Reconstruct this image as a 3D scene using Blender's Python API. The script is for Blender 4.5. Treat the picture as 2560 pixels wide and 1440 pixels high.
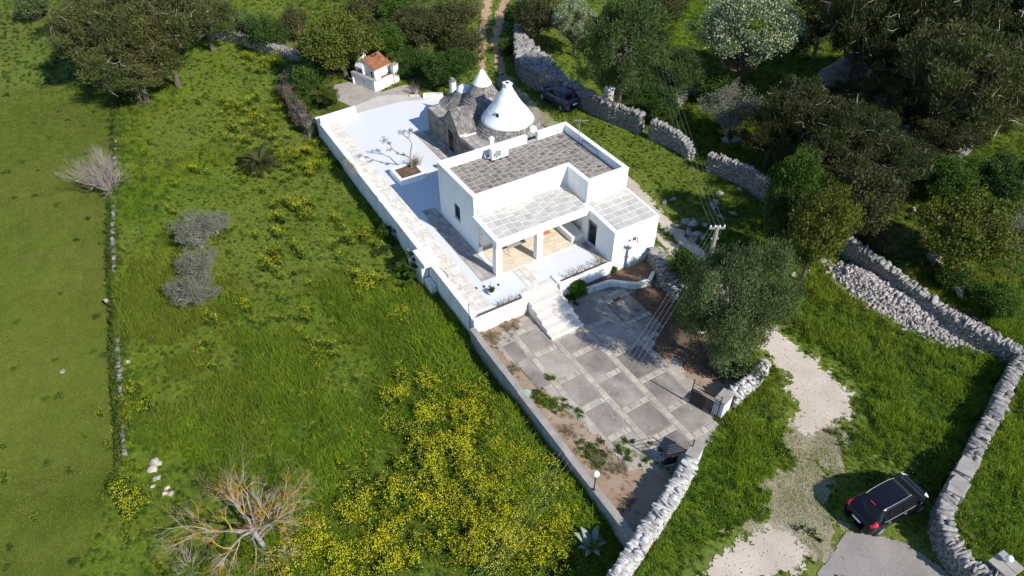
import bpy, math, random
import numpy as np
from mathutils import Vector, Matrix

for _o in list(bpy.data.objects):
    bpy.data.objects.remove(_o)
SC = bpy.context.scene
COL = SC.collection
R = math.radians

# ------------------------------------------------------------------ camera, sky, sun, exposure
CAM_H = 28.0
PITCH = R(41.57)
FPX = 1778.3                                   # focal length in pixels of the 2560 px wide photograph
cam_data = bpy.data.cameras.new("camera")
cam_data.sensor_width = 36.0
cam_data.lens = FPX / 2560 * 36.0
cam_data.clip_start = 0.5
cam_data.clip_end = 3000.0
cam = bpy.data.objects.new("camera", cam_data)
cam.location = (0, 0, CAM_H)
cam.rotation_euler = (math.pi / 2 - PITCH, 0, 0)
COL.objects.link(cam)
SC.camera = cam

SUN_ELEV = R(38.0)
SUN_DIR = np.array([3.86, -3.41, 0.0]); SUN_DIR /= np.linalg.norm(SUN_DIR)    # horizontal direction towards the sun
world = bpy.data.worlds.new("World")
SC.world = world
world.use_nodes = True
wn = world.node_tree
wn.nodes.clear()
w_out = wn.nodes.new("ShaderNodeOutputWorld")
w_bg = wn.nodes.new("ShaderNodeBackground")
w_sky = wn.nodes.new("ShaderNodeTexSky")
w_sky.sky_type = 'NISHITA'
w_sky.sun_disc = False
w_sky.sun_elevation = SUN_ELEV
w_sky.sun_rotation = math.atan2(SUN_DIR[0], SUN_DIR[1])
w_sky.air_density = 1.0
w_sky.dust_density = 0.0
w_sky.ozone_density = 4.0
w_bg.inputs["Strength"].default_value = 0.135
wn.links.new(w_sky.outputs[0], w_bg.inputs[0])
wn.links.new(w_bg.outputs[0], w_out.inputs[0])

sun_data = bpy.data.lights.new("sun", 'SUN')
sun_data.energy = 4.7
sun_data.angle = R(0.53)
sun_data.color = (1.0, 0.945, 0.86)
sun = bpy.data.objects.new("sun", sun_data)
_sd = Vector((SUN_DIR[0] * math.cos(SUN_ELEV), SUN_DIR[1] * math.cos(SUN_ELEV), math.sin(SUN_ELEV)))
sun.rotation_euler = _sd.to_track_quat('Z', 'Y').to_euler()
sun.location = (30, -20, 60)
COL.objects.link(sun)

SC.view_settings.view_transform = 'Standard'
SC.view_settings.look = 'None'
SC.view_settings.exposure = 0.5
SC.view_settings.gamma = 1.0
SC.view_settings.use_curve_mapping = False
SC.render.engine = 'CYCLES'
SC.cycles.max_bounces = 6
SC.cycles.diffuse_bounces = 3
SC.cycles.transparent_max_bounces = 8
SC.cycles.use_denoising = True

# ------------------------------------------------------------------ photograph pixel -> world
_cp, _sp = math.cos(PITCH), math.sin(PITCH)
_F = np.array([0, _cp, -_sp]); _R = np.array([1.0, 0, 0]); _U = np.array([0, _sp, _cp])
def ray(px, py):
    return _F + _R * (px - 1280) / FPX - _U * (py - 720) / FPX
def at(px, py, z=0.0):
    d = ray(px, py)
    return d * ((z - CAM_H) / d[2]) + np.array([0, 0, CAM_H])
def project(P):
    X = np.asarray(P, float) - np.array([0, 0, CAM_H])
    d = X @ _F
    return 1280 + FPX * (X @ _R) / d, 720 - FPX * (X @ _U) / d

# house frame: u along the front, v towards the back, origin at the front left corner
YAW = R(31.5)
HA = np.array([math.cos(YAW), math.sin(YAW), 0]); HB = np.array([-math.sin(YAW), math.cos(YAW), 0])
HO = np.array([-2.294, 35.086, 0])
def hw(u, v, z=0.0):
    return HO + HA * u + HB * v + np.array([0, 0, z])
def hloc(P):
    X = np.asarray(P, float) - HO
    return np.array([X @ HA, X @ HB, X[2]])

# ------------------------------------------------------------------ noise + ground heights
def _hash(ix, iy, seed):
    h = (ix.astype(np.int64) * 374761393 + iy.astype(np.int64) * 668265263 + seed * 974634541) & 0x7fffffff
    h = ((h ^ (h >> 13)) * 1274126177) & 0x7fffffff
    return ((h ^ (h >> 16)) & 0xffff) / 65535.0
def vnoise(x, y, scale=1.0, seed=0):
    x = np.asarray(x, float) * scale; y = np.asarray(y, float) * scale
    ix = np.floor(x); iy = np.floor(y)
    fx = x - ix; fy = y - iy
    fx = fx * fx * (3 - 2 * fx); fy = fy * fy * (3 - 2 * fy)
    a = _hash(ix, iy, seed); b = _hash(ix + 1, iy, seed); c = _hash(ix, iy + 1, seed); d = _hash(ix + 1, iy + 1, seed)
    return (a * (1 - fx) + b * fx) * (1 - fy) + (c * (1 - fx) + d * fx) * fy
def fnoise(x, y, scale=1.0, seed=0, octv=3):
    s = 0; a = 0.5; t = 0
    for k in range(octv):
        s = s + a * vnoise(x, y, scale * 2 ** k, seed + k * 17); t += a; a *= 0.5
    return s / t
def sstep(a, b, x):
    t = np.clip((x - a) / (b - a), 0, 1)
    return t * t * (3 - 2 * t)
def seg_dist(x, y, pts):
    """distance to a polyline"""
    x = np.asarray(x, float); y = np.asarray(y, float)
    best = np.full(x.shape, 1e9)
    for (ax, ay), (bx, by) in zip(pts[:-1], pts[1:]):
        dx, dy = bx - ax, by - ay
        t = np.clip(((x - ax) * dx + (y - ay) * dy) / (dx * dx + dy * dy + 1e-12), 0, 1)
        best = np.minimum(best, np.hypot(x - ax - t * dx, y - ay - t * dy))
    return best
def in_poly(x, y, poly):
    x = np.asarray(x, float); y = np.asarray(y, float)
    ins = np.zeros(x.shape, bool)
    n = len(poly)
    for i in range(n):
        x0, y0 = poly[i][:2]; x1, y1 = poly[(i + 1) % n][:2]
        if y0 == y1: continue
        c = ((y0 > y) != (y1 > y)) & (x < (x1 - x0) * (y - y0) / (y1 - y0) + x0)
        ins ^= c
    return ins
def poly_sd(x, y, P):
    d = seg_dist(x, y, list(P) + [P[0]])
    return np.where(in_poly(x, y, P), d, -d)
def uv_of(x, y): return (x - HO[0]) * HA[0] + (y - HO[1]) * HA[1], (x - HO[0]) * HB[0] + (y - HO[1]) * HB[1]
def xy(px_list, z=0.0):
    return [tuple(at(p[0], p[1], z)[:2]) for p in px_list]

WALL_A = at(790, 297, 0.0)[:2]                     # north-west corner of the terrace
WALL_B = np.array([-2.25, 29.0])                   # south-west corner of the terrace
WALL_C = np.array([5.29, 15.93])                   # south tip of the courtyard
_wl = np.array([(2.5, 5), (4.2, 14.4), WALL_C, WALL_B, WALL_A, (-21.0, 60.0), (-21.0, 400)])
_fl = np.array([(-19.0, 15.0), (-19.5, 21.2), (-22.8, 28.4), (-24.3, 32.1), (-27.3, 38.6), (-32.9, 53.0), (-34.5, 57.0), (-34.5, 400)])
def gz(x, y):
    x = np.asarray(x, float); y = np.asarray(y, float)
    wx = np.interp(y, _wl[:, 1], _wl[:, 0])
    fx = np.interp(y, _fl[:, 1], _fl[:, 0])
    zw = np.interp(y, [0, 15, 30, 52, 60, 80, 140], [-2.1, -2.1, -2.0, -1.55, -1.1, -0.7, 0.5])
    zw = zw - 0.55 * (1 - sstep(-0.55, 0.0, x - fx)) * (1 - sstep(54, 60, y)) * sstep(17, 22, y)
    zw = zw + 0.35 * (vnoise(x, y, 0.09, 3) - 0.5) * sstep(-2, -6, x - wx) + 0.10 * (vnoise(x, y, 0.5, 5) - 0.5)
    ze = np.interp(y, [0, 20, 26, 33, 39, 60, 80, 140], [-1.2, -1.1, -1.0, -0.3, -0.14, -0.1, 0.3, 2.0])
    ze = ze + 0.22 * (vnoise(x, y, 0.12, 8) - 0.5) * sstep(12, 16, x + 0 * y) + 0.05 * (vnoise(x, y, 0.6, 9) - 0.5)
    ze = ze + 0.35 * sstep(18, 30, x) * sstep(24, 34, y)
    d = x - wx
    lo = np.where(y < 19, 0.15, np.where(y < 56, 1.5, 1.5 - (y - 56) * 0.8)); lo = np.maximum(lo, -6)
    hi = np.where(y < 19, 0.7, np.where(y < 56, 3.2, 3.2 + (y - 56) * 0.5)); hi = np.minimum(hi, 8)
    t = np.clip((d - lo) / (hi - lo), 0, 1); t = t * t * (3 - 2 * t)
    z = zw * (1 - t) + ze * t
    u = (x - HO[0]) * HA[0] + (y - HO[1]) * HA[1]; v = (x - HO[0]) * HB[0] + (y - HO[1]) * HB[1]
    q = sstep(-0.15, 0.5, poly_sd(u, v, YARD_UV))
    return z * (1 - q) + np.minimum(z, -1.4) * q
YARD_UV = [(-3.25, -5.0), (-3.5, -20.2), (-2.9, -20.0), (1.95, -18.2), (4.1, -17.5), (7.6, -16.35), (9.3, -10.0), (9.6, -5.0)]
def on_ground(px, py, dz=0.0):
    z = -0.6
    for _ in range(8):
        X = at(px, py, z + dz); z = float(gz(X[0], X[1]))
    return np.array([X[0], X[1], z])

# ------------------------------------------------------------------ object helpers
def tag(o, label=None, cat=None, group=None, kind=None):
    if label: o["label"] = label
    if cat: o["category"] = cat
    if group: o["group"] = group
    if kind: o["kind"] = kind
    return o
def empty(name, loc, rz=0.0, label=None, cat=None, group=None, kind=None):
    o = bpy.data.objects.new(name, None)
    COL.objects.link(o)
    o.location = tuple(float(c) for c in loc); o.rotation_euler = (0, 0, rz)
    o.empty_display_size = 0.2
    return tag(o, label, cat, group, kind)
def make_mesh(name, v, f, tones=None, mats=None, smooth=False):
    """v (N,3); f list of faces or an (M,k) array"""
    me = bpy.data.meshes.new(name)
    v = np.asarray(v, np.float32).reshape(-1, 3)
    if isinstance(f, np.ndarray):
        m, k = f.shape
        me.vertices.add(len(v)); me.vertices.foreach_set("co", v.ravel())
        me.loops.add(m * k); me.loops.foreach_set("vertex_index", f.astype(np.int32).ravel())
        me.polygons.add(m)
        me.polygons.foreach_set("loop_start", np.arange(0, m * k, k, dtype=np.int32))
        me.update(calc_edges=True)
    else:
        me.from_pydata([tuple(map(float, p)) for p in v], [], [tuple(map(int, q)) for q in f])
        me.update()
    if tones is not None:
        a = me.attributes.new("tone", 'FLOAT', 'FACE')
        a.data.foreach_set("value", np.asarray(tones, np.float32))
    for m_ in (mats or []):
        me.materials.append(m_)
    if smooth:
        me.polygons.foreach_set("use_smooth", np.ones(len(me.polygons), bool))
    return me
def link(name, me, parent=None, M=None, kind=None):
    o = bpy.data.objects.new(name, me)
    COL.objects.link(o)
    if parent is not None: o.parent = parent
    if M is not None: o.matrix_local = M
    if kind: o["kind"] = kind
    return o
BOXF = [(0, 3, 2, 1), (4, 5, 6, 7), (0, 1, 5, 4), (1, 2, 6, 5), (2, 3, 7, 6), (3, 0, 4, 7)]
class MB:
    def __init__(s):
        s.v = []; s.f = []; s.t = []
    def add(s, v, f, tone=0.5):
        n = len(s.v)
        s.v += [tuple(p) for p in v]
        s.f += [tuple(i + n for i in q) for q in f]
        s.t += [tone] * len(f) if np.isscalar(tone) else list(tone)
        return s
    def box(s, x0, x1, y0, y1, z0, z1, tone=0.5):
        return s.add([(x0, y0, z0), (x1, y0, z0), (x1, y1, z0), (x0, y1, z0), (x0, y0, z1), (x1, y0, z1), (x1, y1, z1), (x0, y1, z1)], BOXF, tone)
    def prism(s, poly, z0, z1, tone=0.5):
        n = len(poly)
        zz0 = z0 if hasattr(z0, '__len__') else [z0] * n
        zz1 = z1 if hasattr(z1, '__len__') else [z1] * n
        v = [(p[0], p[1], a) for p, a in zip(poly, zz0)] + [(p[0], p[1], a) for p, a in zip(poly, zz1)]
        f = [tuple(range(n))[::-1], tuple(range(n, 2 * n))] + [(i, (i + 1) % n, n + (i + 1) % n, n + i) for i in range(n)]
        return s.add(v, f, tone)
    def tube(s, pts, r, n=6, cap=True, tone=0.5):
        pts = [np.asarray(p, float) for p in pts]
        rs = r if hasattr(r, '__len__') else [r] * len(pts)
        v = []; f = []
        ref = None
        for i, p in enumerate(pts):
            d = pts[min(i + 1, len(pts) - 1)] - pts[max(i - 1, 0)]
            d = d / (np.linalg.norm(d) + 1e-9)
            if ref is None or abs(ref @ d) > 0.95:
                ref = np.array([0, 0, 1.0]) if abs(d[2]) < 0.9 else np.array([1.0, 0, 0])
            a = np.cross(d, ref); a /= np.linalg.norm(a) + 1e-9
            b = np.cross(d, a)
            ref = np.cross(a, d)
            for k in range(n):
                t = 2 * math.pi * k / n
                v.append(p + rs[i] * (math.cos(t) * a + math.sin(t) * b))
        for i in range(len(pts) - 1):
            for k in range(n):
                k2 = (k + 1) % n
                f.append((i * n + k, i * n + k2, (i + 1) * n + k2, (i + 1) * n + k))
        if cap:
            f.append(tuple(range(n))); f.append(tuple(range((len(pts) - 1) * n, len(pts) * n))[::-1])
        return s.add(v, f, tone)
    def lathe(s, prof, n=24, c=(0, 0), tone=0.5, a0=0.0):
        v = []; f = []
        for r_, z in prof:
            for k in range(n):
                t = a0 + 2 * math.pi * k / n
                v.append((c[0] + r_ * math.cos(t), c[1] + r_ * math.sin(t), z))
        for i in range(len(prof) - 1):
            for k in range(n):
                k2 = (k + 1) % n
                f.append((i * n + k, i * n + k2, (i + 1) * n + k2, (i + 1) * n + k))
        f.append(tuple(range(n))[::-1]); f.append(tuple(range((len(prof) - 1) * n, len(prof) * n)))
        return s.add(v, f, tone)
    def mesh(s, name, m, smooth=False):
        return make_mesh(name, np.array(s.v), s.f, s.t, [m] if m else None, smooth)
    def build(s, name, m, parent=None, smooth=False, bevel=0.0, kind=None, loc=None, label=None):
        o = link(name, s.mesh(name, m, smooth), parent, None, kind)
        if loc is not None: o.location = tuple(loc)
        if bevel:
            b = o.modifiers.new("bevel", 'BEVEL'); b.width = bevel; b.segments = 2; b.limit_method = 'ANGLE'; b.angle_limit = R(40)
        if label: o["label"] = label
        return o
def wall_grid(mb, o, du, dv, W, Hh, holes, depth, nrm):
    """rectangular face from corner o along unit du (W) and dv (Hh), with rectangular holes and reveals of a depth against nrm"""
    us = sorted({0, W, *[h[0] for h in holes], *[h[1] for h in holes]})
    vs = sorted({0, Hh, *[h[2] for h in holes], *[h[3] for h in holes]})
    P = lambda a, b, d=0: tuple(np.asarray(o) + np.asarray(du) * a + np.asarray(dv) * b - np.asarray(nrm) * d)
    for i in range(len(us) - 1):
        for j in range(len(vs) - 1):
            cu = (us[i] + us[i + 1]) / 2; cv = (vs[j] + vs[j + 1]) / 2
            if any(h[0] < cu < h[1] and h[2] < cv < h[3] for h in holes): continue
            mb.add([P(us[i], vs[j]), P(us[i + 1], vs[j]), P(us[i + 1], vs[j + 1]), P(us[i], vs[j + 1])], [(0, 1, 2, 3)])
    for a0, a1, b0, b1 in holes:
        q = [P(a0, b0), P(a1, b0), P(a1, b1), P(a0, b1)] + [P(a0, b0, depth), P(a1, b0, depth), P(a1, b1, depth), P(a0, b1, depth)]
        mb.add(q, [(0, 1, 5, 4), (1, 2, 6, 5), (2, 3, 7, 6), (3, 0, 4, 7)])

# irregular rocks: a rounded 3x3x3 cube skin (26 vertices, 24 quads)
def rock_template():
    idx = {}; v = []
    for i in range(3):
        for j in range(3):
            for k in range(3):
                if (i, j, k) == (1, 1, 1): continue
                idx[i, j, k] = len(v)
                v.append((i - 1, j - 1, k - 1))
    f = []
    for ax in range(3):
        for sgn in (0, 2):
            for a in range(2):
                for b in range(2):
                    q = []
                    for da, db in ((0, 0), (1, 0), (1, 1), (0, 1)):
                        c = [0, 0, 0]; c[ax] = sgn; c[(ax + 1) % 3] = a + da; c[(ax + 2) % 3] = b + db
                        q.append(idx[tuple(c)])
                    f.append(tuple(q if sgn == 2 else q[::-1]))
    return np.array(v, float), f
ROCK_V, ROCK_F = rock_template()
def rock_verts(seed, rough=0.20, roundness=0.22):
    rg = np.random.default_rng(seed)
    v = ROCK_V.copy()
    n = np.linalg.norm(v, axis=1, keepdims=True)
    v = v * (1 - roundness) + v / n * roundness * 1.15
    v += rg.normal(0, rough, v.shape)
    return v * 0.5
ROCKS = [rock_verts(k) for k in range(8)]
ROCK_FA = np.array(ROCK_F)
def rot_z(a):
    c, s = math.cos(a), math.sin(a)
    return np.array([[c, -s, 0], [s, c, 0], [0, 0, 1.0]])
def rot_xyz(a, b, c):
    cx, sx = math.cos(a), math.sin(a); cy, sy = math.cos(b), math.sin(b)
    X = np.array([[1, 0, 0], [0, cx, -sx], [0, sx, cx]]); Y = np.array([[cy, 0, sy], [0, 1, 0], [-sy, 0, cy]])
    return rot_z(c) @ Y @ X
# ------------------------------------------------------------------ procedural materials
def mat(name, c1, c2=None, scale=2.0, detail=4.0, lo=0.35, hi=0.65, rough=0.85, rnd=0.0, tone=0.0, tone_c=None,
        bump=None, spec=0.3, extra=(), streak=None, metal=0.0, trans=0.0, upn=0.0, hue=None, alpha=None, vor=None):
    m = bpy.data.materials.new(name)
    m.use_nodes = True
    nt = m.node_tree; N = nt.nodes; L = nt.links
    N.clear()
    out = N.new("ShaderNodeOutputMaterial")
    bs = N.new("ShaderNodeBsdfPrincipled")
    geo = N.new("ShaderNodeNewGeometry")
    def noise(sc, det=detail, rg=0.55):
        n = N.new("ShaderNodeTexNoise"); n.inputs["Scale"].default_value = sc; n.inputs["Detail"].default_value = det
        n.inputs["Roughness"].default_value = rg
        L.new(geo.outputs["Position"], n.inputs["Vector"]); return n.outputs[0]
    def ramp(fac, a, b):
        r_ = N.new("ShaderNodeMapRange"); r_.inputs[1].default_value = a; r_.inputs[2].default_value = b; r_.clamp = True
        L.new(fac, r_.inputs[0]); return r_.outputs[0]
    def mix(fac, A, B, mode='MIX'):
        x = N.new("ShaderNodeMix"); x.data_type = 'RGBA'; x.blend_type = mode
        if isinstance(fac, (int, float)): x.inputs[0].default_value = fac
        else: L.new(fac, x.inputs[0])
        for sk, val in ((6, A), (7, B)):
            if isinstance(val, tuple): x.inputs[sk].default_value = (*val[:3], 1)
            else: L.new(val, x.inputs[sk])
        return x.outputs[2]
    col = tuple(c1)
    if c2 is not None:
        col = mix(ramp(noise(scale), lo, hi), tuple(c1), tuple(c2))
    for ex in extra:
        col = mix(ramp(noise(ex[0]), ex[2], ex[3]), col, tuple(ex[1]))
    if streak:                                      # rain streaks: noise drawn out along the vertical
        mp = N.new("ShaderNodeMapping"); mp.inputs["Scale"].default_value = (5.0, 5.0, 0.22); L.new(geo.outputs["Position"], mp.inputs["Vector"])
        n = N.new("ShaderNodeTexNoise"); n.inputs["Scale"].default_value = 1.0; n.inputs["Detail"].default_value = 4.0; L.new(mp.outputs[0], n.inputs["Vector"])
        col = mix(ramp(n.outputs[0], streak[1], streak[2]), col, tuple(streak[0]))
    if vor:
        v = N.new("ShaderNodeTexVoronoi"); v.inputs["Scale"].default_value = vor[0]
        L.new(geo.outputs["Position"], v.inputs["Vector"])
        col = mix(ramp(v.outputs["Color"], 0.0, 1.0), col, tuple(vor[1]))
    if hue is not None:                             # per-instance or per-face attribute
        a = N.new("ShaderNodeAttribute"); a.attribute_name = hue[0]; a.attribute_type = hue[1]
        col = mix(a.outputs["Fac"], col, tuple(hue[2]))
    if tone:
        a = N.new("ShaderNodeAttribute"); a.attribute_name = "tone"
        if tone_c is not None:
            col = mix(ramp(a.outputs["Fac"], 0.0, 1.0), col, tuple(tone_c))
        rr = N.new("ShaderNodeMapRange"); rr.inputs[3].default_value = 1 - tone; rr.inputs[4].default_value = 1 + tone
        L.new(a.outputs["Fac"], rr.inputs[0])
        hs = N.new("ShaderNodeHueSaturation"); L.new(rr.outputs[0], hs.inputs["Value"])
        if isinstance(col, tuple): hs.inputs["Color"].default_value = (*col, 1)
        else: L.new(col, hs.inputs["Color"])
        col = hs.outputs[0]
    if rnd:
        oi = N.new("ShaderNodeObjectInfo")
        rr = N.new("ShaderNodeMapRange"); rr.inputs[3].default_value = 1 - rnd; rr.inputs[4].default_value = 1 + rnd
        L.new(oi.outputs["Random"], rr.inputs[0])
        hs = N.new("ShaderNodeHueSaturation"); L.new(rr.outputs[0], hs.inputs["Value"])
        if isinstance(col, tuple): hs.inputs["Color"].default_value = (*col, 1)
        else: L.new(col, hs.inputs["Color"])
        col = hs.outputs[0]
    if isinstance(col, tuple): bs.inputs["Base Color"].default_value = (*col, 1)
    else: L.new(col, bs.inputs["Base Color"])
    bs.inputs["Roughness"].default_value = rough
    bs.inputs["Specular IOR Level"].default_value = spec
    bs.inputs["Metallic"].default_value = metal
    if bump:
        bn = N.new("ShaderNodeBump"); bn.inputs["Strength"].default_value = bump[1]; bn.inputs["Distance"].default_value = bump[2]
        L.new(noise(bump[0], 5, 0.65), bn.inputs["Height"]); L.new(bn.outputs[0], bs.inputs["Normal"])
    if upn:                                         # thin blades: soften the facet normals towards the mean leaf normal
        vm = N.new("ShaderNodeMix"); vm.data_type = 'VECTOR'; vm.inputs[0].default_value = upn
        L.new(geo.outputs["Normal"], vm.inputs[4]); vm.inputs[5].default_value = (0, 0, 1)
        vn = N.new("ShaderNodeVectorMath"); vn.operation = 'NORMALIZE'
        L.new(vm.outputs[1], vn.inputs[0]); L.new(vn.outputs[0], bs.inputs["Normal"])
    sh = bs.outputs[0]
    if trans:
        tr = N.new("ShaderNodeBsdfTranslucent")
        if isinstance(col, tuple): tr.inputs[0].default_value = (*col, 1)
        else: L.new(col, tr.inputs[0])
        ms = N.new("ShaderNodeMixShader"); ms.inputs[0].default_value = trans
        L.new(sh, ms.inputs[1]); L.new(tr.outputs[0], ms.inputs[2]); sh = ms.outputs[0]
    L.new(sh, out.inputs[0])
    return m

WHITE = mat("white_plaster", (0.80, 0.80, 0.79), (0.74, 0.74, 0.73), 1.3, 5, 0.45, 0.75, 0.8, bump=(14, 0.08, 0.01), streak=((0.66, 0.65, 0.63), 0.54, 0.78), extra=((0.5, (0.74, 0.73, 0.71), 0.5, 0.7),))
WHITE_W = mat("weathered_white_plaster", (0.72, 0.71, 0.69), (0.56, 0.53, 0.49), 1.1, 6, 0.42, 0.75, 0.9, bump=(9, 0.2, 0.02), streak=((0.42, 0.40, 0.37), 0.52, 0.76),
              extra=((3.3, (0.36, 0.33, 0.29), 0.66, 0.82),))
COPING = mat("white_coping", (0.76, 0.75, 0.74), (0.64, 0.63, 0.61), 2.5, 5, 0.4, 0.8, 0.85, bump=(12, 0.1, 0.01))
GRAVEL = mat("white_gravel", (0.67, 0.675, 0.69), (0.54, 0.55, 0.57), 26, 3, 0.35, 0.65, 0.9, bump=(30, 0.7, 0.03), extra=((60, (0.5, 0.51, 0.53), 0.60, 0.75),))
GROUT = mat("pale_grout", (0.60, 0.57, 0.52), (0.50, 0.47, 0.42), 3, 4, rough=0.95)
PAVER_B = mat("beige_paving_stone", (0.65, 0.61, 0.545), (0.56, 0.52, 0.455), 2.2, 4, 0.35, 0.7, 0.85, rnd=0.13, bump=(20, 0.15, 0.01))
PAVER_G = mat("grey_paving_stone", (0.42, 0.38, 0.33), (0.27, 0.25, 0.23), 1.6, 5, 0.35, 0.65, 0.85, rnd=0.22, bump=(20, 0.15, 0.01))
TILE_D = mat("weathered_roof_slab", (0.26, 0.225, 0.195), (0.135, 0.12, 0.108), 2.6, 6, 0.38, 0.62, 0.9, rnd=0.22, bump=(18, 0.25, 0.015),
             extra=((6.5, (0.40, 0.37, 0.345), 0.60, 0.78),))
GROUT_D = mat("grey_roof_grout", (0.43, 0.39, 0.35), (0.36, 0.32, 0.285), 4, 4, rough=0.95)
TILE_L = mat("light_roof_slab", (0.45, 0.435, 0.40), (0.37, 0.355, 0.325), 1.4, 5, 0.35, 0.7, 0.88, rnd=0.12, bump=(18, 0.15, 0.01),
             extra=((3.2, (0.38, 0.36, 0.33), 0.68, 0.85),))
GROUT_L = mat("white_roof_grout", (0.74, 0.72, 0.68), (0.66, 0.64, 0.60), 4, 3, rough=0.95)
PORCH_F = mat("cream_floor_tile", (0.64, 0.55, 0.42), (0.58, 0.49, 0.37), 1.2, 3, rough=0.55, rnd=0.05)
STEP = mat("cream_step_stone", (0.66, 0.62, 0.54), (0.56, 0.52, 0.45), 1.7, 5, 0.35, 0.75, 0.8, bump=(20, 0.1, 0.01))
CONC_D = mat("dark_concrete_panel", (0.250, 0.215, 0.185), (0.160, 0.140, 0.125), 1.2, 7, 0.35, 0.65, 0.92, rnd=0.24, bump=(26, 0.3, 0.01),
             extra=((2.3, (0.42, 0.38, 0.34), 0.62, 0.80), (0.35, (0.36, 0.315, 0.27), 0.46, 0.66), (30, (0.36, 0.34, 0.31), 0.66, 0.74)))
CONC_L = mat("pale_band_stone", (0.45, 0.40, 0.33), (0.33, 0.29, 0.24), 2.6, 7, 0.35, 0.65, 0.92, rnd=0.12, bump=(14, 0.4, 0.02),
             extra=((6.0, (0.24, 0.22, 0.20), 0.62, 0.78),))
CONC_P = mat("worn_concrete_pad", (0.38, 0.335, 0.285), (0.27, 0.24, 0.21), 1.1, 7, 0.35, 0.65, 0.95, bump=(16, 0.4, 0.02),
             extra=((3.0, (0.44, 0.41, 0.36), 0.58, 0.75), (0.5, (0.38, 0.29, 0.225), 0.60, 0.72)))
SOIL = mat("dry_reddish_soil", (0.27, 0.18, 0.12), (0.33, 0.25, 0.18), 0.9, 7, 0.35, 0.65, 1.0, bump=(12, 0.6, 0.03),
           extra=((3.5, (0.16, 0.12, 0.08), 0.55, 0.75),))
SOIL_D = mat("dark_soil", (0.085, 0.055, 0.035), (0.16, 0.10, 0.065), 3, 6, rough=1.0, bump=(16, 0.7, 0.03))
GROUND = mat("meadow_soil", (0.135, 0.170, 0.024), (0.095, 0.130, 0.018), 0.35, 6, 0.35, 0.65, 1.0, bump=(9, 0.8, 0.05),
             extra=((1.3, (0.11, 0.10, 0.035), 0.58, 0.78), (5.0, (0.035, 0.05, 0.012), 0.56, 0.7)))
TRACK = mat("white_limestone_track", (0.50, 0.43, 0.35), (0.41, 0.34, 0.27), 0.55, 8, 0.38, 0.66, 1.0, bump=(14, 0.6, 0.02),
            extra=((7.0, (0.36, 0.305, 0.26), 0.60, 0.76), (24, (0.62, 0.585, 0.55), 0.64, 0.74)))
DIRT = mat("reddish_dirt_rut", (0.36, 0.215, 0.125), (0.43, 0.29, 0.19), 1.2, 7, 0.35, 0.65, 1.0, bump=(12, 0.6, 0.03))
GRIT = mat("grey_gritty_ground", (0.31, 0.265, 0.185), (0.22, 0.19, 0.115), 0.8, 8, 0.35, 0.65, 1.0, bump=(18, 0.7, 0.02),
           extra=((16, (0.50, 0.46, 0.40), 0.60, 0.70), (1.6, (0.13, 0.14, 0.05), 0.58, 0.72)))
ASPHALT = mat("pale_asphalt", (0.265, 0.235, 0.21), (0.21, 0.19, 0.17), 0.7, 6, 0.35, 0.65, 0.95, bump=(40, 0.5, 0.008),
              extra=((28, (0.40, 0.37, 0.34), 0.60, 0.70), (8.0, (0.32, 0.29, 0.265), 0.56, 0.72), (1.6, (0.17, 0.15, 0.135), 0.60, 0.80)))
LIME = mat("limestone", (0.32, 0.302, 0.28), (0.155, 0.147, 0.138), 5, 6, 0.35, 0.68, 0.95, rnd=0.18, tone=0.2, bump=(16, 0.5, 0.02))
LIME_W = mat("lime_washed_stone", (0.52, 0.50, 0.47), (0.29, 0.275, 0.26), 4, 6, 0.38, 0.7, 0.95, rnd=0.13, tone=0.15, bump=(16, 0.5, 0.02))
LIME_P = mat("warm_pale_rock", (0.50, 0.43, 0.355), (0.36, 0.29, 0.225), 4, 6, 0.38, 0.7, 0.95, rnd=0.15, tone=0.15, bump=(16, 0.5, 0.02))
STONE_G = mat("grey_lichen_stone", (0.235, 0.215, 0.195), (0.14, 0.13, 0.12), 4, 6, 0.35, 0.66, 0.95, rnd=0.2, tone=0.32, bump=(18, 0.5, 0.02))
STONE_D = mat("dark_core_stone", (0.16, 0.15, 0.14), (0.10, 0.095, 0.09), 6, 6, rough=1.0, bump=(10, 0.6, 0.04))
TRULLO_W = mat("old_stone_masonry", (0.33, 0.29, 0.24), (0.22, 0.19, 0.16), 1.8, 7, 0.35, 0.66, 0.95, rnd=0.2, tone=0.2, bump=(18, 0.4, 0.02))
CONCRETE = mat("grey_block_wall", (0.30, 0.295, 0.285), (0.20, 0.20, 0.195), 1.0, 7, 0.35, 0.65, 0.95, bump=(22, 0.4, 0.02), extra=((2.2, (0.40, 0.39, 0.37), 0.62, 0.8),))
CONC_CAP = mat("grey_brown_cap", (0.34, 0.31, 0.275), (0.25, 0.23, 0.205), 1.6, 6, rough=0.95, bump=(22, 0.4, 0.02))
TERRA = mat("clay_roof_tile", (0.36, 0.135, 0.07), (0.20, 0.095, 0.06), 3, 6, 0.35, 0.65, 0.9, rnd=0.2, extra=((5, (0.42, 0.30, 0.22), 0.64, 0.8),))
CLAY = mat("terracotta", (0.50, 0.22, 0.10), (0.42, 0.18, 0.085), 5, 3, rough=0.9)
GLASS_D = mat("dark_window_glass", (0.010, 0.010, 0.012), rough=0.06, spec=0.35)
CURTAIN = mat("grey_curtain", (0.34, 0.32, 0.31), (0.22, 0.20, 0.20), 9, 2, rough=0.9)
ALU = mat("grey_aluminium", (0.30, 0.30, 0.31), rough=0.4, metal=0.6)
WHITE_MET = mat("white_metal", (0.74, 0.75, 0.77), (0.70, 0.71, 0.73), 6, 2, rough=0.5)
BLACK_MET = mat("black_iron", (0.018, 0.018, 0.02), (0.03, 0.027, 0.025), 8, 3, rough=0.55)
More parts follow.
